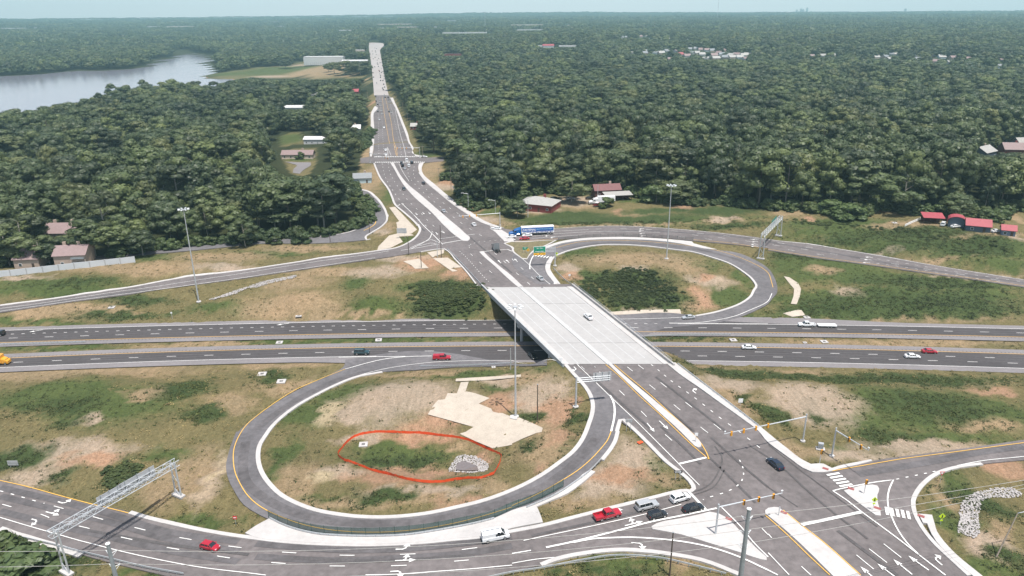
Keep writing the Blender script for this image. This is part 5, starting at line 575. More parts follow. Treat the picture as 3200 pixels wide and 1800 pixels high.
lines['y'].build('road_markings_yellow', M_yellow)['kind'] = 'structure'
dk = MB()
for p in WEAR:
    if p[1] > 1: continue
    ribbon(dk, np.array(smooth_path(p[0], False, 2.0)), p[1], .20, zf=zroad)
bd = MB()
for p in WEAR:
    if p[1] > 1: ribbon(bd, np.array(smooth_path(p[0], False, 2.0)), p[1], .175, zf=zroad)
o = bd.build('worn_lane_band', mat('asphalt_band', (.098, .090, .092), .85, 0, .22, .12, .3, fine=(.8, .2))); o['kind'] = 'structure'
o = dk.build('dark_seams', mat('asphalt_seam', (.075, .068, .068), .85, 0, .2, .3, fine=(2, .2))); o['kind'] = 'structure'
# rumble strips beside the yellow lines, skid marks in the junction, dark patch of new asphalt
rb = MB()
for f, s in ((fy, -1), (ny, 1)):
    for x in np.arange(-300, 300, 1.2):
        y = float(f(x)) + s * .75; rb.add([(x, y - .25, .125), (x + .35, y - .25, .125), (x + .35, y + .25, .125), (x, y + .25, .125)], [(0, 1, 2, 3)])
o = rb.build('rumble_strip', mat('rumble_dark', (.09, .08, .08), .9)); o['kind'] = 'structure'

# ---------------------------------------------------------------- water
wm = bpy.data.materials.new('lake_water'); n2, b2 = nodes(wm); b2.inputs['Base Color'].default_value = (.20, .19, .23, 1); b2.inputs['Roughness'].default_value = .14; b2.inputs['Specular IOR Level'].default_value = .8
g2 = n2.nodes.new('ShaderNodeNewGeometry'); mp = n2.nodes.new('ShaderNodeMapping'); mp.inputs['Scale'].default_value = (.03, .12, .1); t2 = n2.nodes.new('ShaderNodeTexNoise'); t2.inputs['Detail'].default_value = 6
t2.inputs['Scale'].default_value = 1; bb = n2.nodes.new('ShaderNodeBump'); bb.inputs['Strength'].default_value = .22; bb.inputs['Distance'].default_value = .4
n2.links.new(g2.outputs['Position'], mp.inputs[0]); n2.links.new(mp.outputs[0], t2.inputs[0]); n2.links.new(t2.outputs[0], bb.inputs['Height']); n2.links.new(bb.outputs[0], b2.inputs['Normal'])
B = smooth_path(LAKE, True, 15); n_ = len(B)
lake = drape('lake', LAKE, wm, 0.6, step=15, grid=60, zf=lambda x, y: np.zeros(np.shape(x)))
mb = MB(); ribbon(mb, np.array(B + [B[0]]), 9, .35, zf=lambda x, y: np.zeros(np.shape(x))); o = mb.build('lake_shore', mat('shore_mud', (.26, .15, .11), .9)); o['kind'] = 'structure'
drape('pond_water', PONDW, mat('pond_water_grey', (.16, .135, .13), .3), .35, step=2, grid=2)
for i, m_ in enumerate(MATSPOLY): drape('straw_matting', m_, M_matting, .08, step=2, grid=2.5, skirt=.1, sm=False)['kind'] = 'structure'

# ---------------------------------------------------------------- highway bridge
NW, NE, SE, SW = [Vector((p[0], p[1], 0)) for p in BR]
def bpt(s, t, z):      # s across 0..1 left->right, t along 0 north..1 south
    p = (NW * (1 - t) + SW * t) * (1 - s) + (NE * (1 - t) + SE * t) * s; return (p.x, p.y, z)
br = empty('highway_bridge', (18, 231, 0), 0, 'pale concrete bridge carrying the cross road over the highway', 'bridge')
def bobj(mb, name, m, parent=br):
    o = mb.build(name, m, None); o.data.transform(Matrix.Translation((-18, -231, 0))); o.parent = parent; return o
def hexa(mb, s0, s1, t0, t1, z0, z1):
    V = [bpt(s0, t0, z0), bpt(s1, t0, z0), bpt(s1, t1, z0), bpt(s0, t1, z0), bpt(s0, t0, z1), bpt(s1, t0, z1), bpt(s1, t1, z1), bpt(s0, t1, z1)]
    mb.add(V, [(0, 1, 2, 3), (7, 6, 5, 4), (0, 4, 5, 1), (1, 5, 6, 2), (2, 6, 7, 3), (3, 7, 4, 0)])
T1, T2 = .26, .77
for a, c in ((0, T1 - .0012), (T1 + .0012, T2 - .0012), (T2 + .0012, 1)):
    mb = MB(); hexa(mb, 0, 1, a, c, 7.25, 7.62); bobj(mb, 'deck_slab', M_deck)
    for k in range(8):
        mb = MB(); s = .05 + k * .9 / 7; hexa(mb, s - .008, s + .008, a + .002, c - .002, 5.9, 7.25); bobj(mb, 'girder', M_cbar)
for s0, s1 in ((-.012, .004), (.996, 1.012)):
    mb = MB(); hexa(mb, s0, s1, -.02, 1.02, 6.9, 8.45); bobj(mb, 'parapet', M_cbar if s0 < 0 else M_conc)
mb = MB()
for i in range(31):
    p = bpt(1.0045, i / 30, 8.4); mb.tube(p, (p[0], p[1], 9.4), .05, n=4)
for z in (8.9, 9.4): mb.tube(bpt(1.0045, 0, z), bpt(1.0045, 1, z), .05, n=4)
bobj(mb, 'railing', M_steel)
mb = MB(); a = Vector((BRMED[0], BRMED[1], 0)); c = Vector((BRMED[2], BRMED[3], 0)); d = (c - a).normalized(); nn = Vector((-d.y, d.x, 0)) * .75
P = [a - nn, a + nn, c + nn, c - nn]; mb.add([(p.x, p.y, 7.8) for p in P] + [(p.x, p.y, 7.6) for p in P], [(0, 1, 2, 3), (4, 0, 3, 7), (5, 6, 2, 1), (3, 2, 6, 7), (0, 4, 5, 1)]); bobj(mb, 'median_strip', mat('white_concrete', (.42, .415, .41), .8))
mb = MB(); nn2 = nn.normalized()
for k in (-4, -3, -2, -1, 1, 2, 3):
    q0 = a + nn2 * (-k * 3.6 - (1.2 if k > 0 else -1.2)); q1 = c + nn2 * (-k * 3.6 - (1.2 if k > 0 else -1.2)); ribbon(mb, np.array([(q0.x, q0.y), ((q0.x + q1.x) / 2, (q0.y + q1.y) / 2), (q1.x, q1.y)]), .18, 7.625, zf=lambda x, y: np.zeros(np.shape(x)))
bobj(mb, 'lane_line', mat('fresh_paint', (.44, .44, .44), .6))
for side in (.02, .93):
    mb = MB(); hexa(mb, side, side + .05, 0, 1, 7.6, 7.76); bobj(mb, 'bridge_walkway', M_conc)
for a, c in ((-.045, -.0005), (1.0005, 1.02)):
    mb = MB(); hexa(mb, .0, 1.0, a, c, 6.9, 7.655); bobj(mb, 'approach_slab', M_road)
for t0, yb in ((-.012, 0), (1.0, 0)):
    mb = MB(); hexa(mb, -.005, 1.005, t0, t0 + .012, -1, 6.88); bobj(mb, 'abutment', M_cbar)
for t in (.035, T1, T2 - .34 * 0, .93):
    pass
for t, nco in ((.10, 5), (.49, 5), (.86, 5)):
    mb = MB(); hexa(mb, .01, .99, t - .012, t + .012, 4.9, 5.9); cap = bobj(mb, 'pier_cap', M_cbar)
    for k in range(nco):
        p = bpt(.05 + .9 * k / (nco - 1), t, 0); mb = MB(); mb.tube((p[0], p[1], -1), (p[0], p[1], 4.9), .55, n=12); bobj(mb, 'pier_column', M_cbar)

# ---------------------------------------------------------------- trees
def quads_mesh(name, V, m, tint=None):
    n = len(V) // 4; me = bpy.data.meshes.new(name); me.vertices.add(len(V)); me.vertices.foreach_set('co', np.asarray(V, np.float32).ravel())
    me.loops.add(4 * n); me.loops.foreach_set('vertex_index', np.arange(4 * n, dtype=np.int32)); me.polygons.add(n)
    me.polygons.foreach_set('loop_start', np.arange(0, 4 * n, 4, dtype=np.int32)); me.polygons.foreach_set('loop_total', np.full(n, 4, np.int32))
    me.update(calc_edges=True); me.materials.append(m); return me
def leaves(centers, normals, size, g, spread=.42):
    n = len(centers); N_ = normals + g.normal(0, spread * .5, (n, 3)); N_ /= np.linalg.norm(N_, axis=1)[:, None] + 1e-9
    A = np.cross(N_, g.normal(0, 1, (n, 3))); A /= np.linalg.norm(A, axis=1)[:, None] + 1e-9; B_ = np.cross(N_, A)
    s = size * g.uniform(.6, 1.3, n)[:, None]; k = g.uniform(.6, 1, n)[:, None]
    q = np.stack([centers - A * s - B_ * s * k * .6, centers + A * s * .7 - B_ * s * k, centers + A * s + B_ * s * k * .7, centers - A * s * .6 + B_ * s * k], 1)
    return q.reshape(-1, 3)
def crown_verts(seed, nb, per, size, shape='oak'):
    """unit crown: height 1 from the ground, radius about .25"""
    g = np.random.default_rng(seed); out = []
    for i in range(nb):
        if shape == 'pine':
            t = g.uniform(.0, 1); z = .45 + .5 * t; rr = .17 * (1 - t)**.6 + .03; br_ = .07 * (1.2 - t * .6)
        elif shape == 'round':
            t = g.uniform(0, 1); z = .32 + .56 * t; rr = .30 * math.sqrt(max(0, 1 - (2 * t - 1)**2)) + .02; br_ = g.uniform(.08, .13)
        elif shape == 'tall':
            t = g.uniform(0, 1); z = .30 + .62 * t; rr = .19 * math.sqrt(max(0.02, 1 - (1.7 * t - .75)**2)) * g.uniform(.7, 1.15); br_ = g.uniform(.05, .10)
        elif shape == 'bush':
            t = g.uniform(0, 1); z = .12 + .65 * t; rr = .42 * math.sqrt(max(0, 1 - t * t)) ; br_ = g.uniform(.14, .22)
        else:
            t = (i + g.uniform(0, 1)) / nb; z = .34 + .50 * t; rr = .23 * math.sqrt(max(0.0, 1 - (1.45 * t - .45)**2)) * g.uniform(.8, 1.15) + .01; br_ = g.uniform(.085, .145)
        a = i * 2.4 + g.uniform(-.4, .4); c = np.array([rr * math.cos(a) * g.uniform(.7, 1), rr * math.sin(a) * g.uniform(.7, 1), z])
        n = per; D = g.normal(0, 1, (n, 3)); D[:, 2] = np.abs(D[:, 2]) * .9 - .25; D /= np.linalg.norm(D, axis=1)[:, None]
        sq = np.array([1.15, 1.15, .85]); out.append(leaves(c + D * sq * br_ * g.uniform(.82, 1.10, n)[:, None], D, size, g)); out.append(lobe_quads(c, br_ * .78, g))
    return np.concatenate(out)
def lobe_quads(c, r, g):
    n, k = 8, 5; V = []
    P = [[(c[0] + r * 1.12 * math.sin(math.pi * j / k) * math.cos(2 * math.pi * i / n) * (.9 + .2 * g.uniform()), c[1] + r * 1.12 * math.sin(math.pi * j / k) * math.sin(2 * math.pi * i / n) * (.9 + .2 * g.uniform()), c[2] + r * .82 * math.cos(math.pi * j / k)) for i in range(n)] for j in range(k + 1)]
    for j in range(k):
        for i in range(n): V += [P[j][i], P[j + 1][i], P[j + 1][(i + 1) % n], P[j][(i + 1) % n]]
    return np.array(V)
def leaf_mat(name, cols, rough=.5):
    m = bpy.data.materials.new(name); n, b = nodes(m); b.inputs['Roughness'].default_value = rough; b.inputs['Specular IOR Level'].default_value = .32
    oi = n.nodes.new('ShaderNodeObjectInfo'); r = n.nodes.new('ShaderNodeValToRGB'); r.color_ramp.elements[0].color = (*cols[0], 1); r.color_ramp.elements[1].color = (*cols[-1], 1)
    for i, c in enumerate(cols[1:-1]): e = r.color_ramp.elements.new((i + 1) / (len(cols) - 1)); e.color = (*c, 1)
    n.links.new(oi.outputs['Random'], r.inputs[0])
    r2, t = noise_col(n, .9, 3, .3, .7, (.62,) * 3, (1.36, 1.32, 1.15)); r3, t3 = noise_col(n, .014, 3, .35, .65, (.66, .70, .72), (1.32, 1.28, 1.1))
    for rr in (r2, r3):
        mx = n.nodes.new('ShaderNodeMix'); mx.data_type = 'RGBA'; mx.blend_type = 'MULTIPLY'; mx.inputs[0].default_value = 1
        n.links.new(r.outputs[0] if rr is r2 else prev, mx.inputs[6]); n.links.new(rr.outputs[0], mx.inputs[7]); prev = mx.outputs[2]
    n.links.new(prev, b.inputs['Base Color'])
    tr = n.nodes.new('ShaderNodeBsdfTranslucent'); ms = n.nodes.new('ShaderNodeMixShader'); ms.inputs[0].default_value = .18; out = n.nodes['Material Output']
    n.links.new(prev, tr.inputs[0]); n.links.new(b.outputs[0], ms.inputs[1]); n.links.new(tr.outputs[0], ms.inputs[2]); n.links.new(ms.outputs[0], out.inputs[0])
    return m
LM = leaf_mat('foliage_mixed', [(.040, .057, .032), (.080, .108, .050), (.060, .084, .046), (.125, .156, .068), (.074, .100, .053), (.044, .060, .037), (.115, .130, .060), (.092, .122, .068)])
LP = leaf_mat('foliage_pine', [(.04, .06, .036), (.055, .075, .042), (.066, .084, .046)])
LB = leaf_mat('foliage_bush', [(.055, .085, .035), (.085, .12, .055), (.06, .08, .03)])
crowns = [quads_mesh('crown', crown_verts(100 + i, 19, 130, .0165, sh), LP if sh == 'pine' else LM) for i, sh in enumerate(['oak', 'oak', 'tall', 'oak', 'tall', 'round', 'oak', 'pine', 'tall', 'oak'])]
bush = [quads_mesh('bush_crown', crown_verts(200 + i, 16, 60, .05, 'bush'), LB) for i in range(3)]
def trunk_mesh(seed, m, bare=.5):
    g = random.Random(seed); mb = MB(); p = (0, 0, -.02); r = .014
    for k in range(4):
        q = (p[0] + g.uniform(-.008, .008), p[1] + g.uniform(-.008, .008), p[2] + .2); mb.tube(p, q, r, r * .8, 6, cap=False); p = q; r *= .8
        if k > 0:
            for j in range(2):
                a = g.uniform(0, 6.28); mb.tube(p, (p[0] + .13 * math.cos(a), p[1] + .13 * math.sin(a), p[2] + .1), r * .5, r * .15, 4, cap=False)
    return mb.mesh('trunk', m)
trunks = [trunk_mesh(i, M_bark if i % 3 else M_barkp) for i in range(5)]
def gn_scatter(name, pts, rot, scl, idx, meshes, label=None):
    coll = bpy.data.collections.new(name + '_kinds')
    for i, me_ in enumerate(meshes): coll.objects.link(bpy.data.objects.new('%s_kind_%02d' % (name, i), me_))
    me = bpy.data.meshes.new(name); me.vertices.add(len(pts)); me.vertices.foreach_set('co', np.asarray(pts, np.float32).ravel())
    for nm, ty, arr in (('rot', 'FLOAT', rot), ('scl', 'FLOAT_VECTOR', scl), ('idx', 'INT', idx)):
        at = me.attributes.new(nm, ty, 'POINT'); at.data.foreach_set('vector' if ty == 'FLOAT_VECTOR' else 'value', np.asarray(arr, np.int32 if ty == 'INT' else np.float32).ravel())
    o = bpy.data.objects.new(name, me); C.objects.link(o); o['kind'] = 'stuff'
    if label: o['label'] = label
    ng = bpy.data.node_groups.new(name + '_scatter', 'GeometryNodeTree')
    ng.interface.new_socket('Geometry', in_out='INPUT', socket_type='NodeSocketGeometry'); ng.interface.new_socket('Geometry', in_out='OUTPUT', socket_type='NodeSocketGeometry')
    N = ng.nodes; Lk = ng.links; gi = N.new('NodeGroupInput'); go = N.new('NodeGroupOutput'); ip = N.new('GeometryNodeInstanceOnPoints'); ci = N.new('GeometryNodeCollectionInfo')
    ci.inputs['Collection'].default_value = coll; ci.inputs['Separate Children'].default_value = True; ci.inputs['Reset Children'].default_value = True
    def att(nm, ty): a = N.new('GeometryNodeInputNamedAttribute'); a.data_type = ty; a.inputs['Name'].default_value = nm; return a.outputs['Attribute']
    cx = N.new('ShaderNodeCombineXYZ'); Lk.new(att('rot', 'FLOAT'), cx.inputs['Z'])
    Lk.new(gi.outputs[0], ip.inputs['Points']); Lk.new(ci.outputs[0], ip.inputs['Instance']); ip.inputs['Pick Instance'].default_value = True
    Lk.new(att('idx', 'INT'), ip.inputs['Instance Index']); Lk.new(cx.outputs[0], ip.inputs['Rotation']); Lk.new(att('scl', 'FLOAT_VECTOR'), ip.inputs['Scale'])
    Lk.new(ip.outputs[0], go.inputs[0]); md = o.modifiers.new('scatter', 'NODES'); md.node_group = ng
    return o
CAMZ = 105.5
# sight lines the photograph leaves open: (x, y, z, half width, near reach)
OPEN = []
for b in BUILDINGS:
    if b[1] > 290: OPEN.append((b[0], b[1], h1(b[0], b[1]) + b[4] * (.3 if b[11] == 'school' else .55), b[2] * .5, 3.5))
for x, y in SUBURB: OPEN.append((x, y, h1(x, y) + 3.6, 6, 3))
for x, y, wd, ht, c in FARBLD: OPEN.append((x, y, h1(x, y) + ht * .72, wd / 2, 3.5))
for poly in CLEAR:
    for p in smooth_path(poly, True, 14): OPEN.append((p[0], p[1], h1(*p) + 1.0, 9, 2))
for p in smooth_path(FARROAD, True, 25): OPEN.append((p[0], p[1], h1(*p) + .5, 6, 2))
OPEN = np.array(OPEN); OD = np.hypot(OPEN[:, 0], OPEN[:, 1]); OA = np.arctan2(OPEN[:, 0], OPEN[:, 1])
def cap_height(X, Y, Z, Hh):
    D = np.hypot(X, Y); A = np.arctan2(X, Y); out = Hh.copy()
    for (x, y, z, hw, nr), d, a in zip(OPEN, OD, OA):
        m = np.where((np.abs(A - a) * D < hw * D / d + 3.5) & (D < d + hw * .5) & (D > d * .45))[0]
        if len(m):
            zl = CAMZ - (CAMZ - z) * D[m] / d; out[m] = np.minimum(out[m], np.maximum(zl - Z[m], 0))
        m = np.where((np.hypot(X - x, Y - y) < hw + nr))[0] if nr > 3 and hw < 60 else []
        if len(m): out[m] = 0
    return out
def field(d0, d1, sp, amax=43, seed=1):
    g = np.random.default_rng(seed); xs = np.arange(-d1, d1, sp); ys = np.arange(270, d1, sp)
    X, Y = np.meshgrid(xs, ys); X = X.ravel() + g.uniform(-.42, .42, X.size) * sp; Y = Y.ravel() + g.uniform(-.42, .42, Y.size) * sp
    D = np.hypot(X, Y); m = (D >= d0) & (D < d1) & (np.abs(np.degrees(np.arctan2(X, Y))) < amax); X, Y = X[m], Y[m]
    m = ~pip(X, Y, FRONT); X, Y = X[m], Y[m]
    m = ~((X < -190) & (Y < 297)) ; X, Y = X[m], Y[m]
    if d0 < 100:
        ed = np.full(len(X), 99.); q_ = np.array(smooth_path(FRONT[:-2], False, 4.0))
        for a in q_: ed = np.minimum(ed, np.hypot(X - a[0], Y - a[1]))
        m = ed > np.where((X < -60) & (Y > 330) | (X > 30) & (Y < 420) & (X < 110), 7.5, 4.2); X, Y = X[m], Y[m]
    if d0 < 2600:
        LK_ = smooth_path(LAKE, True, 40); m = ~pip(X, Y, LK_); X, Y = X[m], Y[m]
        for c in CLEAR: m = ~pip(X, Y, c); X, Y = X[m], Y[m]
    return X, Y, g
def kind_noise(X, Y): return np.sin(X * .011 + 2 * np.sin(Y * .006)) * np.sin(Y * .009 + 1.7)
def layer(sp, h0, h1_, r0, r1, seed):
    X, Y, g = field(0, 1250, sp, seed=seed); Z = hh(X, Y); n_ = len(X)
    Hh = g.uniform(h0, h1_, n_) + 4 * ((X > -20) & (Y < 620)) * (h0 > 15) + 2.5 * kind_noise(X, Y)
    Hh = cap_height(X, Y, Z, Hh); m = Hh > 4.5; X, Y, Z, Hh = X[m], Y[m], Z[m], Hh[m]; n_ = len(X)
    R_ = g.uniform(r0, r1, n_) * np.clip(Hh / ((h0 + h1_) / 2), .6, 1.1) / .29
    idx = g.integers(0, 10, n_); pk = kind_noise(X + 300, Y * 1.3) > .45; idx[(idx == 7) & ~pk] = 0
    R_[(idx == 2) | (idx == 4) | (idx == 8)] *= 1.15
    return X, Y, Z, Hh, R_, idx, g.uniform(0, 6.28, n_)
La = layer(15.5, 17, 31, 5.8, 11.2, 1); Lb = layer(10.6, 11, 20, 3.4, 6.0, 21)
X, Y, Z, Hh, Rr, idx, rot = [np.concatenate([a, b]) for a, b in zip(La, Lb)]; n_ = len(X)
dmin = np.full(n_, 99.); nb_ = len(La[0]); big = np.stack([La[0], La[1]], 1)
o_ = np.argsort(big[:, 1]); big = big[o_]; keep = np.ones(n_, bool)
for q in range(nb_, n_):
    a0 = np.searchsorted(big[:, 1], Y[q] - 5.5); a1 = np.searchsorted(big[:, 1], Y[q] + 5.5)
    if a1 > a0 and np.hypot(big[a0:a1, 0] - X[q], big[a0:a1, 1] - Y[q]).min() < 5.0: keep[q] = False
X, Y, Z, Hh, Rr, idx, rot = X[keep], Y[keep], Z[keep], Hh[keep], Rr[keep], idx[keep], rot[keep]; n_ = len(X)
rad = Rr / Hh; D = np.hypot(X, Y)
ordr = np.argsort(D)
vis = ordr[:300]; rest = ordr[300:]
FR_ = np.array(smooth_path(FRONT[:-2], False, 3.0))
SHAPE = {0: 'broad crowned', 1: 'lumpy crowned', 2: 'slender', 3: 'wide spreading', 4: 'narrow crowned', 5: 'round crowned', 6: 'uneven crowned', 7: 'dark pine like', 8: 'tall oval crowned', 9: 'loose crowned'}
ZL = [(-400, 'behind the left end of the white wall', 'left of the white wall'), (-215, 'behind the white wall near the mauve roofs', 'behind the white wall'), (-168, 'just right of the white wall end', 'right of the white wall'), (-140, 'above the straight part of the frontage road', 'above the frontage road'), (-115, 'left of the frontage road bend', 'left of the road bend'),
      (-88, 'at the frontage road bend', 'at the road bend'), (-55, 'beside the left verge of the long road', 'beside the long road on the left'), (-22, 'beside the dirt verge right of the long road', 'on the right of the long road'), (30, 'behind the red brick house', 'behind the brick house'), (72, 'by the old red roofed barn', 'by the old barn'),
      (112, 'behind the light mast of the right loop', 'behind the right light mast'), (150, 'above the overgrown slope left of the green gantry', 'above the overgrown slope'), (190, 'above the slope right of the green gantry', 'right of the green gantry'), (225, 'left of the white board fence', 'left of the board fence'), (600, 'above the red roofed farm sheds', 'above the farm sheds')]
for i in vis:
    k = int(idx[i]); x, y, h = X[i], Y[i], Hh[i]
    t = bpy.data.objects.new('tree', None); t.empty_display_size = .1; C.objects.link(t); t.location = (x, y, Z[i] - .3); t.rotation_euler = (0, 0, rot[i]); t.scale = (h * rad[i], h * rad[i], h)
    zl = next(z for z in ZL if x < z[0] or z[0] == 600); dfr = float(np.hypot(FR_[:, 0] - x, FR_[:, 1] - y).min())
    row = 'front row' if dfr < 8 else 'second row' if dfr < 19 else 'deeper rows'
    sz = 'very tall' if h > 28 else 'tall' if h > 22 else 'middling' if h > 15 else 'short'
    if k == 8 and sz in ('tall', 'very tall'): nm_ = sz.replace('tall', 'high') + ' oval crowned'
    else: nm_ = sz + ' ' + SHAPE[k]
    tag(t, '%s tree, %s, %s' % (nm_, row, zl[1]), 'tree', 'forest trees ' + zl[2])
    link('crown', crowns[k], t); link('trunk', trunks[i % 5], t)
far_trunk = trunks[1]
def add_trunk(me):      # crown and trunk in one mesh for the mass
    bm = bmesh.new(); bm.from_mesh(me); k = len(me.materials); bm.from_mesh(far_trunk); m2 = bpy.data.meshes.new('tree_mass'); 
    nf = len(me.polygons); bm.faces.ensure_lookup_table()
    for f in bm.faces[nf:]: f.material_index = 1
    bm.to_mesh(m2); bm.free(); m2.materials.append(me.materials[0]); m2.materials.append(M_bark); return m2
full = [add_trunk(c) for c in crowns]
S = np.stack([Hh * rad, Hh * rad, Hh], 1)
gn_scatter('forest', np.stack([X, Y, Z - .3], 1)[rest], rot[rest], S[rest], idx[rest], full, 'broad mixed green forest on both sides of the long road')
# understory along the front: bushes and saplings
bx = []; g = np.random.default_rng(5)
FRs = smooth_path(FRONT[:-2], False, 3.0)
for p in FRs:
    if not (-260 < p[0] < 330 and p[1] < 700): continue
    for k in range(2):
        q = (p[0] + g.normal(0, 2.2), p[1] + g.normal(0.8, 2.0)); bx.append((q[0], q[1], h1(*q) - .2, g.uniform(2, 6)))
bx = np.array(bx); m = (np.abs(bx[:, 0] + 60) > 55) | (bx[:, 1] < 470)
bx = bx[m & (cap_height(bx[:, 0], bx[:, 1], bx[:, 2], bx[:, 3].copy()) > 2)]
gn_scatter('forest_edge_shrubs', bx[:, :3], g.uniform(0, 6, len(bx)), np.stack([bx[:, 3] * 1.2] * 2 + [bx[:, 3]], 1), g.integers(0, 3, len(bx)), bush, 'low shrubs and saplings along the forest edges')
sx_, sy_, ss_ = [], [], []; g = np.random.default_rng(8)
for poly, n_s in zip(SCRUB, (520, 520, 70, 380)):
    xs = [q[0] for q in poly]; ys = [q[1] for q in poly]; a = g.uniform(min(xs), max(xs), n_s * 2); b_ = g.uniform(min(ys), max(ys), n_s * 2); m = pip(a, b_, smooth_path(poly, True, 3)); a = a + g.normal(0, 2.0, len(a)); b_ = b_ + g.normal(0, 1.5, len(b_)); a, b_ = a[m][:n_s], b_[m][:n_s]
    sx_ += list(a); sy_ += list(b_); ss_ += list(g.uniform(.35, .95, len(a)))
sx_, sy_, ss_ = map(np.array, (sx_, sy_, ss_)); LD = leaf_mat('scrub_leaf', [(.036, .054, .022), (.066, .086, .034), (.048, .068, .028)], .7)
scrub = [quads_mesh('scrub_clump', crown_verts(220 + i, 9, 26, .07, 'bush'), LD) for i in range(3)]
gn_scatter('slope_scrub', np.stack([sx_, sy_, hh(sx_, sy_) - .12], 1), g.uniform(0, 6, len(sx_)), np.stack([ss_ * 2.6, ss_ * 2.6, ss_], 1), g.integers(0, 3, len(sx_)), scrub, 'dark leafy scrub covering the slopes beside the bridge')
lod = [quads_mesh('far_crown', crown_verts(300 + i, 14, 40, .042, sh), LP if sh == 'pine' else LM) for i, sh in enumerate(['oak', 'tall', 'round', 'oak', 'pine', 'oak'])]
X, Y, g = field(1250, 2700, 13.5, seed=2); Z = hh(X, Y); n_ = len(X); Hh = g.uniform(13, 26, n_) + 2 * kind_noise(X, Y); Hh = cap_height(X, Y, Z, Hh); m = Hh > 4
X, Y, Z, Hh = X[m], Y[m], Z[m], Hh[m]; n_ = len(X); r_ = Hh * g.uniform(1.2, 2.0, n_) * np.clip(20 / Hh, .8, 1.5)
gn_scatter('distant_forest', np.stack([X, Y, Z - .5], 1), g.uniform(0, 6.28, n_), np.stack([r_, r_, Hh], 1), g.integers(0, 6, n_), lod, 'distant green forest reaching over the low hills')
def patch_mesh(seed):
    g = np.random.default_rng(seed); out = []
    for i in range(24):
        x, y = g.uniform(-26, 26, 2); h = g.uniform(14, 23); v = crown_verts(seed * 50 + i, 5, 9, .10, 'oak') * np.array([h * 1.5, h * 1.5, h]); out.append(v + np.array([x, y, 0]))
    return quads_mesh('woodland_patch', np.concatenate(out), LM)
patches = [patch_mesh(40 + i) for i in range(5)]
X, Y, g = field(2700, 5200, 44, 40, seed=3); X2, Y2, g = field(5200, 11500, 90, 40, seed=4)
s2 = np.concatenate([np.ones(len(X)), np.full(len(X2), 1.9)]); X = np.concatenate([X, X2]); Y = np.concatenate([Y, Y2]); Z = hh(X, Y)
hc = cap_height(X, Y, Z, np.full(len(X), 22.)); m = hc > 5
X, Y, Z, s2, hc = X[m], Y[m], Z[m], s2[m], hc[m]; n_ = len(X)
zs = np.clip(hc / 22, .25, 1) * g.uniform(.7, 1.25, n_) * np.where(s2 > 1, 1.2, 1)
gn_scatter('horizon_woodland', np.stack([X, Y, Z - 1], 1), g.uniform(0, 6.28, n_), np.stack([s2, s2, zs], 1), g.integers(0, 5, n_), patches, 'blue green woodland running out to the horizon')
for x, y, h, r, l in LONE:
    isb = h <= 8 or 'bush' in l and h < 12
    t = empty('shrub' if isb else 'tree', (x, y, h1(x, y) - .2), random.uniform(0, 6), l, 'shrub' if isb else 'tree'); t.scale = (r / (.42 if isb else .27), r / (.42 if isb else .27), h)
    link('crown', random.choice(bush) if isb else crowns[random.choice([5, 0, 3])], t); link('trunk', trunks[0], t)

# ---------------------------------------------------------------- rough grass and weeds on the verges
def tuft(seed, n, sz, m):
    g = np.random.default_rng(seed); c = np.stack([g.normal(0, .45, n), g.normal(0, .45, n), g.uniform(.02, .28, n)], 1); nn_ = np.stack([g.normal(0, .6, n), g.normal(0, .6, n), np.ones(n)], 1)
    return quads_mesh('weed_clump', leaves(c, nn_, sz, g, 1.2), m)
WG = leaf_mat('weed_green', [(.034, .050, .020), (.075, .088, .034), (.05, .066, .025)], .8); WT = leaf_mat('weed_dry', [(.20, .165, .085), (.30, .24, .14), (.15, .13, .062)], .8)
tufts = [tuft(1, 16, .13, WG), tuft(2, 14, .16, WG), tuft(3, 16, .12, WT), tuft(4, 14, .14, WT)]
g = np.random.default_rng(9); n_ = 120000
wx_ = g.uniform(-215, 235, n_); wy_ = 88 + 270 * g.uniform(0, 1, n_)**1.25
m = (np.abs(wx_) < wy_ * .78 + 12) & pip(wx_, wy_, FRONT); wx_, wy_ = wx_[m], wy_[m]
bad = np.zeros(len(wx_), bool)
for k, v in PAVES.items(): bad |= pip(wx_, wy_, v)
for v in list(CONC.values()) + MATSPOLY: bad |= pip(wx_, wy_, v)
bad |= (wy_ < fy(wx_) + 14) & (wy_ > fy(wx_) - 3.6); bad |= (wy_ < ny(wx_) + 3.8) & (wy_ > ny(wx_) - 14.5); bad |= pip(wx_, wy_, BR)
wx_, wy_ = wx_[~bad], wy_[~bad]
gi_ = np.clip(np.searchsorted(gx, wx_), 0, len(gx) - 1); gj_ = np.clip(np.searchsorted(gy, wy_), 0, len(gy) - 1); fl = gi_ * ny_g + gj_ if 'ny_g' in globals() else gi_ * GX.shape[1] + gj_
green = np.maximum(ZC['g'][fl], ZC['d'][fl]); bare = np.maximum(ZC['p'][fl], np.maximum(ZC['o'][fl], ZC['s'][fl])) * (green < .5)
keep = (g.uniform(0, 1, len(wx_)) > bare * .8) & (g.uniform(0, 1, len(wx_)) < .22 + .75 * ZC['d'][fl]); wx_, wy_, green, fl = wx_[keep], wy_[keep], green[keep], fl[keep]
isg = g.uniform(0, 1, len(wx_)) < (.12 + 1.2 * green); idx = np.where(isg, 0, 2) + g.integers(0, 2, len(wx_))
sc_ = g.uniform(.4, .85, len(wx_)) + .3 * ZC['d'][fl] * g.uniform(0, 1, len(wx_))
gn_scatter('verge_weeds', np.stack([wx_, wy_, hh(wx_, wy_) - .02], 1), g.uniform(0, 6.28, len(wx_)), np.stack([sc_ * 1.2, sc_ * 1.2, sc_], 1), idx, tufts, 'tufts of rough grass and weeds on the verges and slopes')

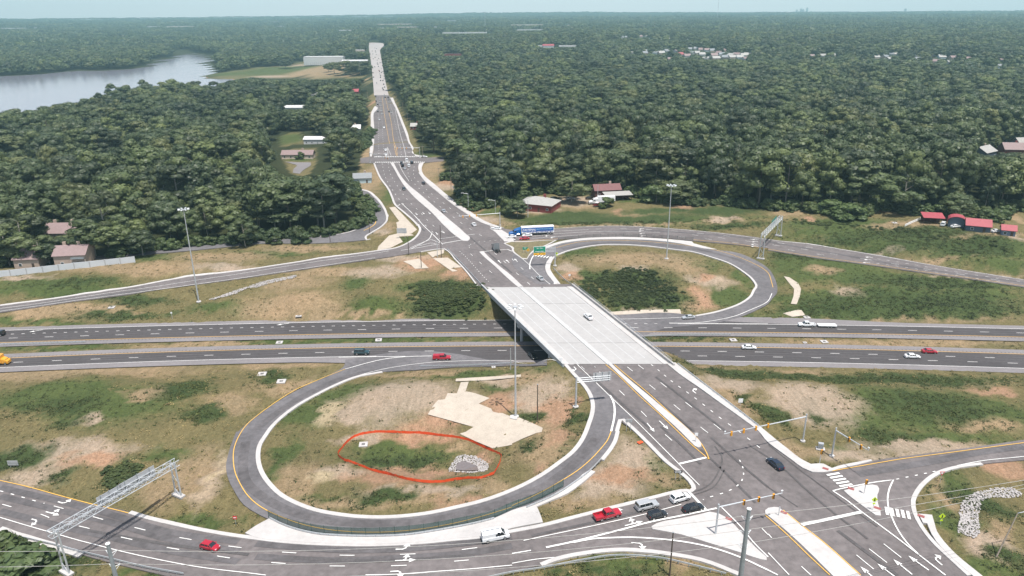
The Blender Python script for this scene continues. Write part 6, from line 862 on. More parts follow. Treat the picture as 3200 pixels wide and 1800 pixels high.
# ---------------------------------------------------------------- vehicles
PAINT = {'red': (.36, .012, .025), 'white': (.72, .72, .72), 'silver': (.42, .43, .44), 'black': (.012, .013, .016), 'navy': (.015, .022, .04), 'teal': (.014, .042, .050), 'yellow': (.70, .32, .02), 'maroon': (.16, .02, .02), 'blue': (.0, .10, .33), 'grey': (.22, .24, .25)}
def paint(c):
    k = 'paint_' + c
    if k not in MATS:
        m = mat(k, PAINT[c], .28, .25 if c in ('silver', 'grey') else 0, .02, 1); m.node_tree.nodes['Principled BSDF'].inputs['Coat Weight'].default_value = .6
    return MATS[k]
def loft(mb, st, mi=0):
    """st: list of (x, [(y, z) half section, bottom to top]) mirrored to a closed skin"""
    V = []; n = len(st[0][1])
    for x, sec in st:
        V += [(x, -y, z) for y, z in sec] + [(x, y, z) for y, z in reversed(sec)]
    k = 2 * n; F = []
    for i in range(len(st) - 1):
        for j in range(k):
            F.append((i * k + j, i * k + (j + 1) % k, (i + 1) * k + (j + 1) % k, (i + 1) * k + j))
    F.append(tuple(range(k))[::-1]); F.append(tuple((len(st) - 1) * k + j for j in range(k)))
    mb.add(V, [f[::-1] for f in F], mi)
SPEC = {  # body stations (x, top z, half width), belt, greenhouse (x0, x1 base, x0, x1 roof, roof z), wheel x, wheel r
 'sedan': ([(-2.4, .62, .72), (-2.3, .95, .84), (-1.5, 1.02, .90), (0, .98, .92), (1.0, .96, .91), (1.9, .82, .87), (2.3, .68, .78), (2.42, .52, .66)], (-1.85, 1.25, -1.05, .35, 1.45), 1.42, .33),
 'hatch': ([(-2.05, .70, .74), (-1.98, 1.0, .84), (-1.2, 1.03, .88), (0, 1.0, .9), (.9, .98, .89), (1.6, .84, .85), (2.0, .70, .76), (2.1, .52, .64)], (-1.95, 1.15, -1.55, .35, 1.50), 1.28, .32),
 'crossover': ([(-2.25, .80, .78), (-2.18, 1.10, .88), (-1.2, 1.12, .92), (0, 1.10, .93), (1.0, 1.06, .92), (1.8, .95, .88), (2.2, .80, .80), (2.3, .58, .7)], (-2.15, 1.25, -1.7, .35, 1.68), 1.38, .36),
 'suv': ([(-2.5, .90, .86), (-2.45, 1.15, .94), (-1.2, 1.17, .98), (0, 1.15, .99), (1.0, 1.13, .98), (2.1, 1.08, .95), (2.5, .95, .9), (2.58, .62, .82)], (-2.42, 1.25, -2.2, .60, 1.88), 1.5, .40),
 'van': ([(-2.8, 1.25, .95), (-2.75, 1.28, 1.0), (-1.2, 1.28, 1.0), (0, 1.28, 1.0), (1.3, 1.2, 1.0), (2.1, 1.1, .98), (2.7, .98, .93), (2.82, .62, .85)], (-2.72, 2.05, -2.65, 1.25, 2.10), 1.75, .38)}
CACHE = {}
def wheel_meshes(r):
    k = ('w', r)
    if k not in CACHE:
        mb = MB(); mb.tube((0, -.12, 0), (0, .12, 0), r, n=14); t = mb.mesh('wheel', M_rubber); mb = MB(); mb.tube((0, -.13, 0), (0, .13, 0), r * .62, n=10); CACHE[k] = (t, mb.mesh('rim', M_rim))
    return CACHE[k]
def add_wheels(root, xs, y, r):
    a, b = wheel_meshes(r)
    for x in xs:
        for s in (-1, 1):
            wl = link('wheel', a, root, (x, s * y, r)); link('rim', b, wl)
def car_meshes(t):
    if t in CACHE: return CACHE[t]
    st, gh, wx, wr = SPEC[t]; zl = .24 + (wr - .32)
    mb = MB(); loft(mb, [(x, [(w * .86, zl), (w, zl + .18), (w, z - .16), (w * .90, z - .02), (w * .5, z + .02)]) for x, z, w in st]); body = mb.mesh('body', None)
    x0, x1, r0, r1, rz = gh; W = st[3][2]; belt = st[3][1] - .05
    mb = MB(); B = [(x0, W * .90), (x1, W * .86)]; T_ = [(r0, W * .76), (r1, W * .74)]
    V = [(B[0][0], -B[0][1], belt), (B[1][0], -B[1][1], belt - .04), (B[1][0], B[1][1], belt - .04), (B[0][0], B[0][1], belt), (T_[0][0], -T_[0][1], rz - .05), (T_[1][0], -T_[1][1], rz - .05), (T_[1][0], T_[1][1], rz - .05), (T_[0][0], T_[0][1], rz - .05)]
    BX = [(3, 2, 1, 0), (4, 5, 6, 7), (0, 1, 5, 4), (1, 2, 6, 5), (2, 3, 7, 6), (3, 0, 4, 7)]
    mb.add(V, BX); glass = mb.mesh('windows', M_glass)
    mb = MB(); k = .03; V = [(T_[0][0] - .04, -T_[0][1] - k, rz - .07), (T_[1][0] + .05, -T_[1][1] - k, rz - .07), (T_[1][0] + .05, T_[1][1] + k, rz - .07), (T_[0][0] - .04, T_[0][1] + k, rz - .07)]
    V += [(x * .96, y * .86, rz) for x, y, z in V]; mb.add(V, BX); roof = mb.mesh('roof_panel', None)
    mb = MB()
    for s in (-1, 1):
        for q in ([0, .36, .68] if t != 'van' else [.72]):
            xb = x0 + (x1 - x0) * (.12 + q * .9); xt = r0 + (r1 - r0) * (.05 + q * 1.2)
            mb.tube((xb, s * W * .90, belt), (min(xt, r1), s * W * .765, rz - .06), .045, n=4)
        mb.tube((x1, s * W * .87, belt - .04), (r1 + .05, s * W * .75, rz - .06), .05, n=4); mb.tube((x0, s * W * .9, belt), (r0, s * W * .77, rz - .06), .07, n=4)
        if t == 'van': mb.box((-1.2, s * W * .86, (belt + rz) / 2), (3.0, .12, rz - belt - .1))
    pil = mb.mesh('pillar', None)
    L_, Rr = st[-1][0], st[0][0]; zt = st[-2][1]
    mb = MB(); mb.box((L_ - .16, 0, 0), (.22, .34, .13)); hl_ = mb.mesh('headlight', M_lampg); mb = MB(); mb.box((Rr + .10, 0, 0), (.16, .26, .18)); tl = mb.mesh('taillight', M_tail)
    mb = MB(); mb.box((0, 0, 0), (.16, .22, .13)); mir = mb.mesh('mirror', None)
    CACHE[t] = (body, glass, roof, pil, hl_, tl, mir); return CACHE[t]
def setmat(o, m):
    if not o.data.materials: o.data.materials.append(None)
    o.material_slots[0].link = 'OBJECT'; o.material_slots[0].material = m
def place(root, x, y, ang, label, cat, group=None, z=None):
    z0 = float(zroad(x, y)) if z is None else z
    dx, dy = math.cos(ang), math.sin(ang); zf_ = float(zroad(x + dx * 2, y + dy * 2)); zb_ = float(zroad(x - dx * 2, y - dy * 2))
    root.location = (x, y, z0 + .15); root.rotation_euler = (0, -math.atan2(zf_ - zb_, 4), ang); tag(root, label, cat, group)
def car(t, c, x, y, ang, label, group=None):
    root = empty({'sedan': 'car', 'hatch': 'car', 'crossover': 'car', 'suv': 'suv', 'van': 'van'}[t]); m = paint(c)
    body, glass, roof, pil, hl_, tl, mir = car_meshes(t); st, gh, wx, wr = SPEC[t]
    setmat(link('body', body, root), m); link('windows', glass, root); setmat(link('roof_panel', roof, root), m); setmat(link('pillar', pil, root), m)
    W = st[3][2]; zt = st[-2][1] - .06
    for s in (-1, 1):
        link('headlight', hl_, root, (0, s * st[-2][2] * .72, zt)); link('taillight', tl, root, (0, s * st[1][2] * .78, st[1][1] - .2)); setmat(link('mirror', mir, root, (gh[1] - .35, s * (W + .10), st[3][1] + .02)), m)
    add_wheels(root, (-wx, wx), W - .10, wr)
    if t == 'van':
        for yy in (-.7, .7):
            mb = MB(); mb.tube((-2.4, yy, 2.35), (1.0, yy, 2.35), .035, n=4)
            for xx in (-2.2, -.8, .7): mb.tube((xx, yy, 2.1), (xx, yy, 2.36), .03, n=4)
            mb.build('roof_rack', M_steel, root)
        mb = MB(); mb.box((-.7, .35, 2.42), (3.4, .4, .07)); mb.build('ladder', M_signw, root)
        for xx in (.2, .75): mb = MB(); mb.box((xx, -1.0, 1.62), (.42, .03, .42)); mb.build('side_window', M_glass, root)
    if t == 'suv':
        for yy in (-.62, .62): mb = MB(); mb.tube((-2.0, yy, 1.93), (.5, yy, 1.93), .03, n=4); mb.build('roof_rail', M_steel, root)
    place(root, x, y, ang, label, 'van' if t == 'van' else ('SUV' if t == 'suv' else 'car'), group); return root
def pickup(c, x, y, ang, label, cap=False):
    root = empty('pickup_truck'); m = paint(c); k = 'pk'
    if k not in CACHE:
        mb = MB(); loft(mb, [(x_, [(w * .88, .42), (w, .58), (w, z - .12), (w * .92, z), (w * .4, z + .02)]) for x_, z, w in [(-.75, 1.12, .97), (0, 1.14, .98), (1.2, 1.12, .98), (2.3, 1.08, .96), (2.8, .98, .9), (2.9, .62, .82)]]); a = mb.mesh('body')
        mb = MB(); mb.box((-1.85, 0, .62), (2.3, 1.7, .12)); [mb.box((-1.85, s * .92, .86), (2.3, .12, .62)) for s in (-1, 1)]; mb.box((-.78, 0, .9), (.1, 1.8, .5)); b = mb.mesh('cargo_bed')
        mb = MB(); mb.box((-2.98, 0, .88), (.09, 1.8, .58)); tg = mb.mesh('tailgate')
        mb = MB(); mb.add([(-.85, -.88, 1.08), (1.45, -.86, 1.08), (1.45, .86, 1.08), (-.85, .88, 1.08), (-.65, -.74, 1.78), (.65, -.73, 1.78), (.65, .73, 1.78), (-.65, .74, 1.78)], [(3, 2, 1, 0), (4, 5, 6, 7), (0, 1, 5, 4), (1, 2, 6, 5), (2, 3, 7, 6), (3, 0, 4, 7)]); gl = mb.mesh('windows', M_glass)
        mb = MB(); mb.box((0, 0, 1.81), (1.4, 1.54, .09)); rf = mb.mesh('roof_panel'); mb = MB()
        for s in (-1, 1):
            for a0, a1 in ((-.82, -.66), (.1, .0), (1.4, .62)): mb.tube((a0, s * .89, 1.08), (a1, s * .75, 1.78), .06, n=4)
        CACHE[k] = (a, b, tg, gl, rf, mb.mesh('pillar'))
    a, b, tg, gl, rf, pl = CACHE[k]
    for nm, me_ in (('body', a), ('cargo_bed', b), ('tailgate', tg), ('roof_panel', rf), ('pillar', pl)): setmat(link(nm, me_, root), m)
    link('windows', gl, root); add_wheels(root, (-1.75, 1.85), .88, .40)
    for s in (-1, 1):
        mb = MB(); mb.box((2.82, s * .7, .86), (.14, .34, .18)); mb.build('headlight', M_lampg, root); mb = MB(); mb.box((-2.99, s * .84, .95), (.12, .16, .3)); mb.build('taillight', M_tail, root)
        mb = MB(); mb.box((.1, s * .98, .45), (1.9, .12, .06)); mb.build('side_step', M_rim, root)
    if cap: mb = MB(); mb.box((-1.85, 0, 1.42), (2.25, 1.66, .62), top=.92); setmat(mb.build('bed_cover', None, root), m)
    place(root, x, y, ang, label, 'pickup truck')
for x, y, ang, t, c, l in CARS:
    if t in SPEC: car(t, c, x, y, ang, l)
    elif t == 'pickup': pickup(c, x, y, ang, l)
    elif t == 'pickupcap': pickup(c, x, y, ang, l, True)
    elif t == 'truck':
        root = empty('box_truck'); mb = MB(); mb.box((-1.2, 0, 2.0), (4.6, 2.3, 2.5)); setmat(mb.build('cargo_box', None, root), paint('yellow'))
        mb = MB(); loft(mb, [(1.1, [(1.0, .5), (1.05, 1.9), (.9, 2.3)]), (2.3, [(1.0, .5), (1.0, 1.7), (.8, 2.0)]), (3.1, [(.95, .5), (.95, 1.2), (.7, 1.3)])]); setmat(mb.build('cab', None, root), paint('yellow'))
        mb = MB(); mb.box((2.42, 0, 1.62), (.3, 1.7, .5)); mb.build('windshield', M_glass, root); add_wheels(root, (-2.2, 2.2), 1.0, .45); place(root, x, y, ang, l, 'truck')
# far traffic, a few pixels each
mb = MB(); loft(mb, [(x_, [(w, .3), (w, z)]) for x_, z, w in [(-2.35, .95, .85), (1.2, 1.0, .9), (2.3, .75, .82)]], 0); mb.add([(-1.9, -.8, .98), (1.2, -.8, .98), (1.2, .8, .98), (-1.9, .8, .98), (-1.4, -.66, 1.5), (.4, -.66, 1.5), (.4, .66, 1.5), (-1.4, .66, 1.5)], [(4, 5, 6, 7), (0, 1, 5, 4), (1, 2, 6, 5), (2, 3, 7, 6), (3, 0, 4, 7)], 1)
mb.tube((-1.4, -.92, .32), (-1.4, .92, .32), .32, n=8, mi=2); mb.tube((1.4, -.92, .32), (1.4, .92, .32), .32, n=8, mi=2)
o = mb.build('far', [M_glass, M_glass, M_rubber]); farcar = o.data; bpy.data.objects.remove(o)
fr = smooth_path([((a[0] + c[0]) / 2, (a[1] + c[1]) / 2) for a, c in [((0, 0), (0, 0))]] * 1 + [], False) if False else None
for x, y, c in FARCARS:
    o = link('car', farcar, None); setmat(o, paint({'w': 'white', 'b': 'black', 'r': 'red', 'g': 'silver'}[c]))
    z = h1(x, y) + (.45 if y > 800 else .2); o.location = (x, y, z); o.rotation_euler = (0, 0, math.atan2(1, -.14) if True else 0); s = 1 + max(0, (y - 1100)) / 4000; 
    wd = {'w': 'white', 'b': 'dark', 'r': 'red', 'g': 'grey'}[c]
    pl = 'on the pale far end of the long road' if y > 880 else 'on the long road north of the far crossroads'
    tag(o, 'small %s car %s' % (wd, pl), 'car', '%s cars %s' % (wd, pl))

# ---------------------------------------------------------------- lettering
def text_obj(txt, size, m, parent, loc, rot, shear=0, name='lettering', align='CENTER'):
    cu = bpy.data.curves.new(name, 'FONT'); cu.body = txt; cu.size = size; cu.align_x = align; cu.align_y = 'CENTER'; cu.shear = shear; cu.offset = size * .02; cu.resolution_u = 2
    o = bpy.data.objects.new(name, cu); C.objects.link(o); dg = bpy.context.evaluated_depsgraph_get(); me_ = bpy.data.meshes.new_from_object(o.evaluated_get(dg)); bpy.data.objects.remove(o)
    me_.materials.clear(); me_.materials.append(m); o = bpy.data.objects.new(name, me_); C.objects.link(o); o.parent = parent; o.location = loc; o.rotation_euler = rot; return o

# ---------------------------------------------------------------- semi trucks
def tractor(root, x0, c, sleeper=True, fair=True):
    """front bumper at x0, facing -x"""
    m = paint(c) if isinstance(c, str) else c
    mb = MB(); loft(mb, [(x0, [(.9, .55), (.95, 1.25), (.7, 1.45)]), (x0 + .5, [(1.0, .5), (1.08, 1.5), (.8, 1.75)]), (x0 + 1.9, [(1.05, .5), (1.12, 1.7), (.9, 1.95)])]); setmat(mb.build('hood', None, root), m)
    mb = MB(); loft(mb, [(x0 + 1.9, [(1.1, .55), (1.2, 1.8), (1.1, 1.95)]), (x0 + 2.7, [(1.15, .55), (1.22, 2.7), (1.05, 2.9)]), (x0 + 3.6, [(1.2, .55), (1.22, 2.9), (1.0, 3.2)]), (x0 + 5.6, [(1.22, .7), (1.22, 3.2), (1.05, 3.75)])]); setmat(mb.build('cab', None, root), m)
    mb = MB(); mb.add([(x0 + 1.86, -1.0, 1.95), (x0 + 1.86, 1.0, 1.95), (x0 + 2.62, 1.0, 2.78), (x0 + 2.62, -1.0, 2.78)], [(0, 1, 2, 3), (3, 2, 1, 0)]); mb.build('windshield', M_glass, root)
    for s in (-1, 1):
        mb = MB(); mb.box((x0 + 3.0, s * 1.23, 2.2), (.8, .04, .6)); mb.build('side_window', M_glass, root); mb = MB(); mb.box((x0 + .12, s * .75, 1.0), (.2, .35, .3)); mb.build('headlight', M_lampg, root)
        mb = MB(); mb.box((x0 + 2.2, s * 1.5, 2.1), (.15, .25, .6)); mb.build('mirror', M_black, root); mb = MB(); mb.tube((x0 + 3.7, s * 1.05, .75), (x0 + 5.0, s * 1.05, .75), .32, n=10); mb.build('fuel_tank', M_rim, root)
    mb = MB(); mb.box((x0 + 6.2, 0, .85), (4.6, .9, .3)); mb.box((x0 + 7.2, 0, 1.08), (1.0, 1.0, .14)); mb.build('chassis', M_black, root)
    add_wheels(root, (x0 + 1.1, x0 + 6.6, x0 + 7.8), 1.05, .5)
def trailer_part(root, x0, L_, m, floor=1.15, top=4.05):
    mb = MB(); mb.box((x0 + L_ / 2, 0, (floor + top) / 2), (L_, 2.55, top - floor)); o = mb.build('trailer', None, root); setmat(o, m)
    mb = MB(); mb.box((x0 + L_ / 2, 0, top + .02), (L_ + .02, 2.57, .06)); mb.build('trailer_roof', M_signw, root)
    mb = MB(); mb.box((x0 + L_ * .55, -1.2, .85), (L_ * .42, .05, .55)); mb.build('side_skirt', M_black, root)
    add_wheels(root, (x0 + L_ - 2.9, x0 + L_ - 1.65), 1.05, .5); return o
def road_root(name, ax, ay, bx_, by_, label, cat):
    ang = math.atan2(by_ - ay, bx_ - ax); z = float(zroad((ax + bx_) / 2, (ay + by_) / 2)) + .15
    r = empty(name, (ax, ay, float(zroad(ax, ay)) + .15), ang, label, cat); return r
ax, ay, bx2, by2 = SEMI
r = road_root('semi_truck', ax, ay, bx2, by2, 'semi truck with blue and white lettered trailer waiting at the upper junction', 'semi truck')
tractor(r, 0, 'blue'); trailer_part(r, 5.9, 15.6, M_signw)
mb = MB(); mb.box((13.7, -1.29, 2.85), (15.1, .03, 1.75)); setmat(mb.build('blue_panel', None, r), mat('trailer_blue', (.0, .085, .34), .4))
mb = MB(); g_ = random.Random(3); xx = 6.5
while xx < 20.8:
    w_ = g_.uniform(.25, .8); mb.box((xx + w_ / 2, -1.29, 1.55 + g_.uniform(-.05, .3)), (w_ * .9, .035, g_.uniform(.3, .75))); xx += w_ + .12
mb.build('product_picture_band', mat('trailer_band', (.10, .13, .30), .4), r)
text_obj('FASTENAL', 1.35, M_signw, r, (9.6, -1.33, 2.75), (R(90), 0, 0), .25); text_obj('Industrial & Construction Supplies', .55, mat('letter_aqua', (.45, .78, .85), .5), r, (16.7, -1.33, 2.95), (R(90), 0, 0))
ax, ay, bx2, by2 = WSEMI
r = road_root('semi_truck', ax - 1.5, ay, bx2 + 6, by2 + .8, 'white semi truck parked in the dirt yard before the barn', 'semi truck'); tractor(r, 0, 'white'); trailer_part(r, 4.9, 9.5, M_signw, 1.0, 4.0)
ax, ay, bx2, by2 = BOBTAIL
ang = math.atan2(by2 - ay, bx2 - ax); r = empty('truck_tractor', (ax + 4 * math.cos(ang), ay + 4 * math.sin(ang), h1(ax, ay) + .15), ang + math.pi, 'grey truck tractor without trailer driving through the upper junction', 'truck'); tractor(r, -2, 'grey')
ax, ay, bx2, by2 = TRAILER
r = empty('flat_trailer', (ax, ay, .15), math.atan2(by2 - ay, bx2 - ax), 'white flat trailer towed by the white pickup on the highway', 'trailer')
mb = MB(); mb.box((0, 0, .75), (6.4, 2.0, .3)); mb.build('trailer_bed', M_signw, r); mb = MB(); mb.tube((3.2, 0, .6), (4.6, 0, .55), .08, n=6); mb.build('drawbar', M_black, r); add_wheels(r, (-1.2, -.3), .95, .33)

# ---------------------------------------------------------------- masts, poles, gantries
def mast(x, y, h, label):
    z = h1(x, y); r = empty('light_mast', (x, y, z - .1), 0, label, 'light mast')
    mb = MB(); mb.tube((0, 0, 0), (0, 0, h), .30, .12, 10); mb.build('pole', M_steel, r); mb = MB(); mb.tube((0, 0, 0), (0, 0, .35), .9, n=12); mb.build('footing', M_conc, r)
    mb = MB(); mb.tube((0, 0, h - .4), (0, 0, h), .5, n=10)
    for k in range(8): a = k * math.pi / 4; mb.tube((0, 0, h - .1), (1.5 * math.cos(a), 1.5 * math.sin(a), h), .05, n=4)
    mb.build('lamp_ring', M_steel, r)
    for k in range(8): a = k * math.pi / 4; mb = MB(); mb.box((1.75 * math.cos(a), 1.75 * math.sin(a), h), (.75, .5, .28), a); mb.build('floodlight', M_lampg, r)
for (x, y, h), l in zip(MASTS, ['very tall light mast on the slope left of the bridge', 'very tall light mast inside the right loop', 'very tall light mast on cream matting inside the left loop']): mast(x, y, h, l)
def truss(mb, p, q, w_, hh_, n, r1=.09, r2=.045):
    p = Vector(p); q = Vector(q); d = (q - p).normalized(); s = Vector((-d.y, d.x, 0)).normalized() * (w_ / 2); u = Vector((0, 0, hh_ / 2)); cs_ = [s + u, s - u, -s - u, -s + u]
    for c in cs_: mb.tube(p + c, q + c, r1, n=6)
    for i in range(n):
        a = p + (q - p) * (i / n); b = p + (q - p) * ((i + 1) / n)
        for k in range(4):
            c1, c2 = cs_[k], cs_[(k + 1) % 4]
            mb.tube(a + c1, b + c2, r2, n=3, cap=False) if i % 2 == 0 else mb.tube(a + c2, b + c1, r2, n=3, cap=False)
            mb.tube(b + c1, b + c2, r2, n=3, cap=False)
def gantry(a, b, h, label, signs, face):
    A_ = Vector((a[0], a[1], 0)); B_ = Vector((b[0], b[1], 0)); mid = (A_ + B_) / 2; ang = math.atan2(b[1] - a[1], b[0] - a[0]); L_ = (B_ - A_).length; z0 = min(h1(*a), h1(*b)); zt = max(h1(*a), h1(*b)) + h
    r = empty('sign_gantry', (mid.x, mid.y, z0), ang, label, 'sign gantry')
    mb = MB(); truss(mb, (-L_ / 2 - 1.2, 0, zt - z0 - .6), (L_ / 2 + 1.2, 0, zt - z0 - .6), 1.5, 1.3, 20); mb.build('truss', M_steel, r)
    for s, zz in ((-1, h1(*a)), (1, h1(*b))):
        mb = MB(); x = s * L_ / 2
        for yy in (-1.0, 1.0): mb.tube((x, yy, zz - z0), (x, yy * .75, zt - z0 - .2), .19, n=8)
        n_ = 4
        for i in range(n_):
            za, zb = zz - z0 + (zt - zz - 1.5) * i / n_, zz - z0 + (zt - zz - 1.5) * (i + 1) / n_; mb.tube((x, -.9 if i % 2 else .9, za), (x, .9 if i % 2 else -.9, zb), .07, n=5)
        mb.build('leg', M_steel, r); mb = MB(); mb.box((x, 0, zz - z0 + .2), (1.3, 3.2, .5)); mb.build('footing', M_conc, r)
    for sx_, w_, h_, kind in signs:
        y_ = face * .95; mb = MB(); mb.box((sx_, y_, zt - z0 - .4), (w_, .08, h_)); sg_ = mb.build('sign_panel', M_green if kind else M_signb, r)
        mb = MB()
        for q in (-.35, 0, .35): mb.box((sx_ + q * w_, y_ - face * .12, zt - z0 - .4), (.12, .1, h_ + .5))
        mb.build('sign_bracket', M_steeld, r)
        for q in (-.3, .3): mb = MB(); mb.box((sx_ + q * w_, y_ + face * .8, zt - z0 - .4 - h_ / 2 - .2), (.35, .3, .15)); mb.build('sign_light', M_steel, r)
        if kind:
            for k, tx in enumerate(kind): text_obj(tx, .75, M_signw, sg_, (sx_, y_ + face * .06, zt - z0 + .3 - k * .95), (R(90), 0, R(180) if face > 0 else 0))
gantry(GANTRY[0][0], GANTRY[0][1], 9.0, 'long sign gantry over the lower left ramp, signs seen from behind', [(-5.2, 8.2, 2.9, None), (1.2, 5.4, 2.6, None)], -1)
gantry(GANTRY[1][0], GANTRY[1][1], 9.4, 'sign gantry with green signs over the upper right ramp', [(4.5, 4.2, 3.0, ['74', 'West']), (9.6, 5.0, 3.2, ['74', 'East'])], 1)
# cantilever signs
def cant(d, label, kind):
    x, y, h, tx, ty = d; z = h1(x, y); ang = math.atan2(ty - y, tx - x); L_ = math.hypot(tx - x, ty - y)
    r = empty('cantilever_sign', (x, y, z), ang, label, 'overhead sign'); mb = MB(); mb.tube((0, 0, 0), (0, 0, h + .9), .30, .24, 12); mb.build('pole', M_steel, r); mb = MB(); mb.tube((0, 0, -.3), (0, 0, .25), .8, n=12); mb.build('footing', M_conc, r)
    mb = MB()
    for zz in (-.7, -.1, .5): mb.tube((0, 0, h + zz), (L_ + (0 if kind else .3), 0, h + zz), .1, .07, 6)
    mb.build('sign_arm', M_steel, r)
    if kind:
        mb = MB(); mb.box((L_ + .6, -.28, h + .1), (5.2, .08, 2.5)); mb.build('sign_panel', M_green, r)
        mb = MB(); mb.box((L_ + .6, -.26, h + .1), (5.45, .06, 2.75)); mb.build('sign_border', M_signw, r)
        mb = MB(); mb.box((L_ + .6, -.28, h - 1.75), (5.2, .08, .85)); mb.build('exit_only_panel', M_signy, r)
    return r, L_, h
r, L_, h = cant(CANT, 'cantilever sign seen from behind beside the loop entrance lane', 0)
mb = MB(); mb.box((L_ - 1.8, .25, h + .2), (5.0, .08, 2.6)); mb.build('sign_panel', M_signb, r)
mb = MB()
for q in (-3.6, -1.8, 0): mb.box((L_ + q, .1, h + .2), (.14, .16, 3.0))
mb.build('sign_bracket', M_steeld, r)
x, y, h, tx, ty = CANT2
ang = math.atan2(ty - y, tx - x); r = empty('cantilever_sign', (x, y, h1(x, y)), 0, 'big green overhead sign with yellow exit only panel by the loop', 'overhead sign')
dx, dy = (tx - x), (ty - y); mb = MB(); mb.tube((0, 0, 0), (0, 0, h + .6), .28, .22, 12); mb.build('pole', M_steel, r); mb = MB(); mb.tube((0, 0, -.3), (0, 0, .25), .8, n=12); mb.build('footing', M_conc, r)
mb = MB()
for zz in (-1.3, -.7, -.1, .4): mb.tube((0, 0, h + zz), (dx * .95, dy * .95, h + zz), .07, .06, 5)
mb.build('sign_arm', M_steel, r)
q_ = math.atan2(-dy, -dx); c_, s_ = math.cos(q_), math.sin(q_)
sgx, sgy = dx + 2.3 * c_, dy + 2.3 * s_
e = empty('x'); bpy.data.objects.remove(e)
def panel(nm, w_, h_, off, zz, m): mb = MB(); mb.box((sgx + s_ * off, sgy - c_ * off, zz), (w_, .06, h_), q_); return mb.build(nm, m, r)
panel('sign_border', 5.1, 2.75, .22, h - .1, M_signw); panel('sign_panel', 4.85, 2.5, .27, h - .1, M_green); panel('exit_only_panel', 5.0, .95, .27, h - 2.0, M_signy)
def ptext(t_, sz, ox, zz, m): text_obj(t_, sz, m, r, (sgx + c_ * ox + s_ * .32, sgy + s_ * ox - c_ * .32, zz), (R(90), 0, q_))
ptext('74', .75, -.9, h + .45, M_signw); ptext('West', .62, .65, h + .5, M_signw); ptext('Winston-Salem', .62, 0, h - .85, M_signw); ptext('EXIT', .45, -1.5, h - 2.0, M_black); ptext('ONLY', .45, 1.5, h - 2.0, M_black)
mb = MB(); mb.add([(sgx + c_ * a_ + s_ * .32, sgy + s_ * a_ - c_ * .32, h - 2.0 + b_) for a_, b_ in ((-.35, -.38), (-.2, -.42), (.15, .05), (.3, -.05), (.32, .38), (-.1, .3), (0, .16))], [(0, 1, 2, 6), (2, 3, 4), (2, 4, 5, 6)]); mb.build('arrow', M_black, r)
# signal mast arms
def signal_head(r, x, y, z, ang):
    mb = MB(); mb.box((x, y, z), (.42, .32, 1.15), ang); s = mb.build('signal_head', M_sig, r); mb = MB()
    c_, s_ = math.cos(ang), math.sin(ang)
    for k, zz in enumerate((.36, 0, -.36)):
        mb = MB(); p = (x + s_ * .17, y - c_ * .17, z + zz); mb.tube(p, (p[0] + s_ * .14, p[1] - c_ * .14, p[2] + .02), .13, n=8); mb.build('visor', M_black, s)
def arm(x, y, h, tx, ty, n, label):
    z = h1(x, y); r = empty('signal_mast', (x, y, z), 0, label, 'traffic light'); dx, dy = tx - x, ty - y; ang = math.atan2(dy, dx)
    mb = MB(); mb.tube((0, 0, 0), (0, 0, h + .4), .22, .17, 12); mb.build('pole', M_steel, r); mb = MB(); mb.tube((0, 0, -.3), (0, 0, .22), .6, n=14); mb.build('footing', M_conc, r)
    mb = MB(); mb.tube((0, 0, h - .3), (dx, dy, h - .1), .16, .08, 10); mb.build('mast_arm', M_steel, r)
    L_ = math.hypot(dx, dy)
    for i in range(n):
        t_ = 1 - (i + .6) * min(3.4, L_ * .85 / n) / L_; signal_head(r, dx * t_, dy * t_, h - .45, ang if dy < 0 or True else ang)
    mb = MB(); mb.tube((dx * .99, dy * .99, h), (dx * .99, dy * .99, h + .45), .05, n=5); mb.box((dx * .99, dy * .99, h + .5), (.4, .2, .2), ang); mb.build('camera_unit', M_lampg, r)
for a in ARMS: arm(*a)
for x, y, h, k, l in POLES:
    z = h1(x, y)
    if k == 'utility':
        r = empty('utility_pole', (x, y, z - .2), 0, l, 'utility pole'); hh_ = max(h, 9) ; mb = MB(); mb.tube((0, 0, 0), (0, 0, hh_), .18, .12, 8); mb.build('pole', M_woodp, r); mb = MB(); mb.box((0, 0, hh_ - .6), (2.8, .16, .16)); mb.build('crossarm', M_woodp, r)
    elif k == 'sigpole':
        r = empty('signal_post', (x, y, z), 0, l, 'signal post'); mb = MB(); mb.tube((0, 0, 0), (0, 0, 3.2), .08, n=8); mb.build('pole', M_steel, r); signal_head(r, 0, -.15, 3.3, .3)
    elif k.startswith('lamp'):
        r = empty('street_lamp', (x, y, z - .2), 0, l, 'street lamp'); mb = MB(); mb.tube((0, 0, 0), (0, 0, h), .14, .09, 8); mb.build('pole', M_steel, r); mb = MB(); mb.tube((0, 0, h - .3), (-3, 0, h + .1), .06, n=6); mb.build('lamp_arm', M_steel, r); mb = MB(); mb.box((-3.3, 0, h + .1), (.8, .3, .15)); mb.build('lamp_head', M_lampg, r)
    else:
        r = empty('pole', (x, y, z - .2), 0, l, 'pole'); mb = MB(); mb.tube((0, 0, 0), (0, 0, h), .16, .11, 8); mb.build('shaft', M_wood if k == 'dark' else M_steel, r); mb = MB(); mb.box((0, 0, h + .03), (.3, .3, .06)); mb.build('cap', M_steeld, r)
x, y = LEAN; r = empty('street_lamp', (x, y, h1(x, y)), 0, 'leaning street lamp with arm near the rocks at the right', 'street lamp')
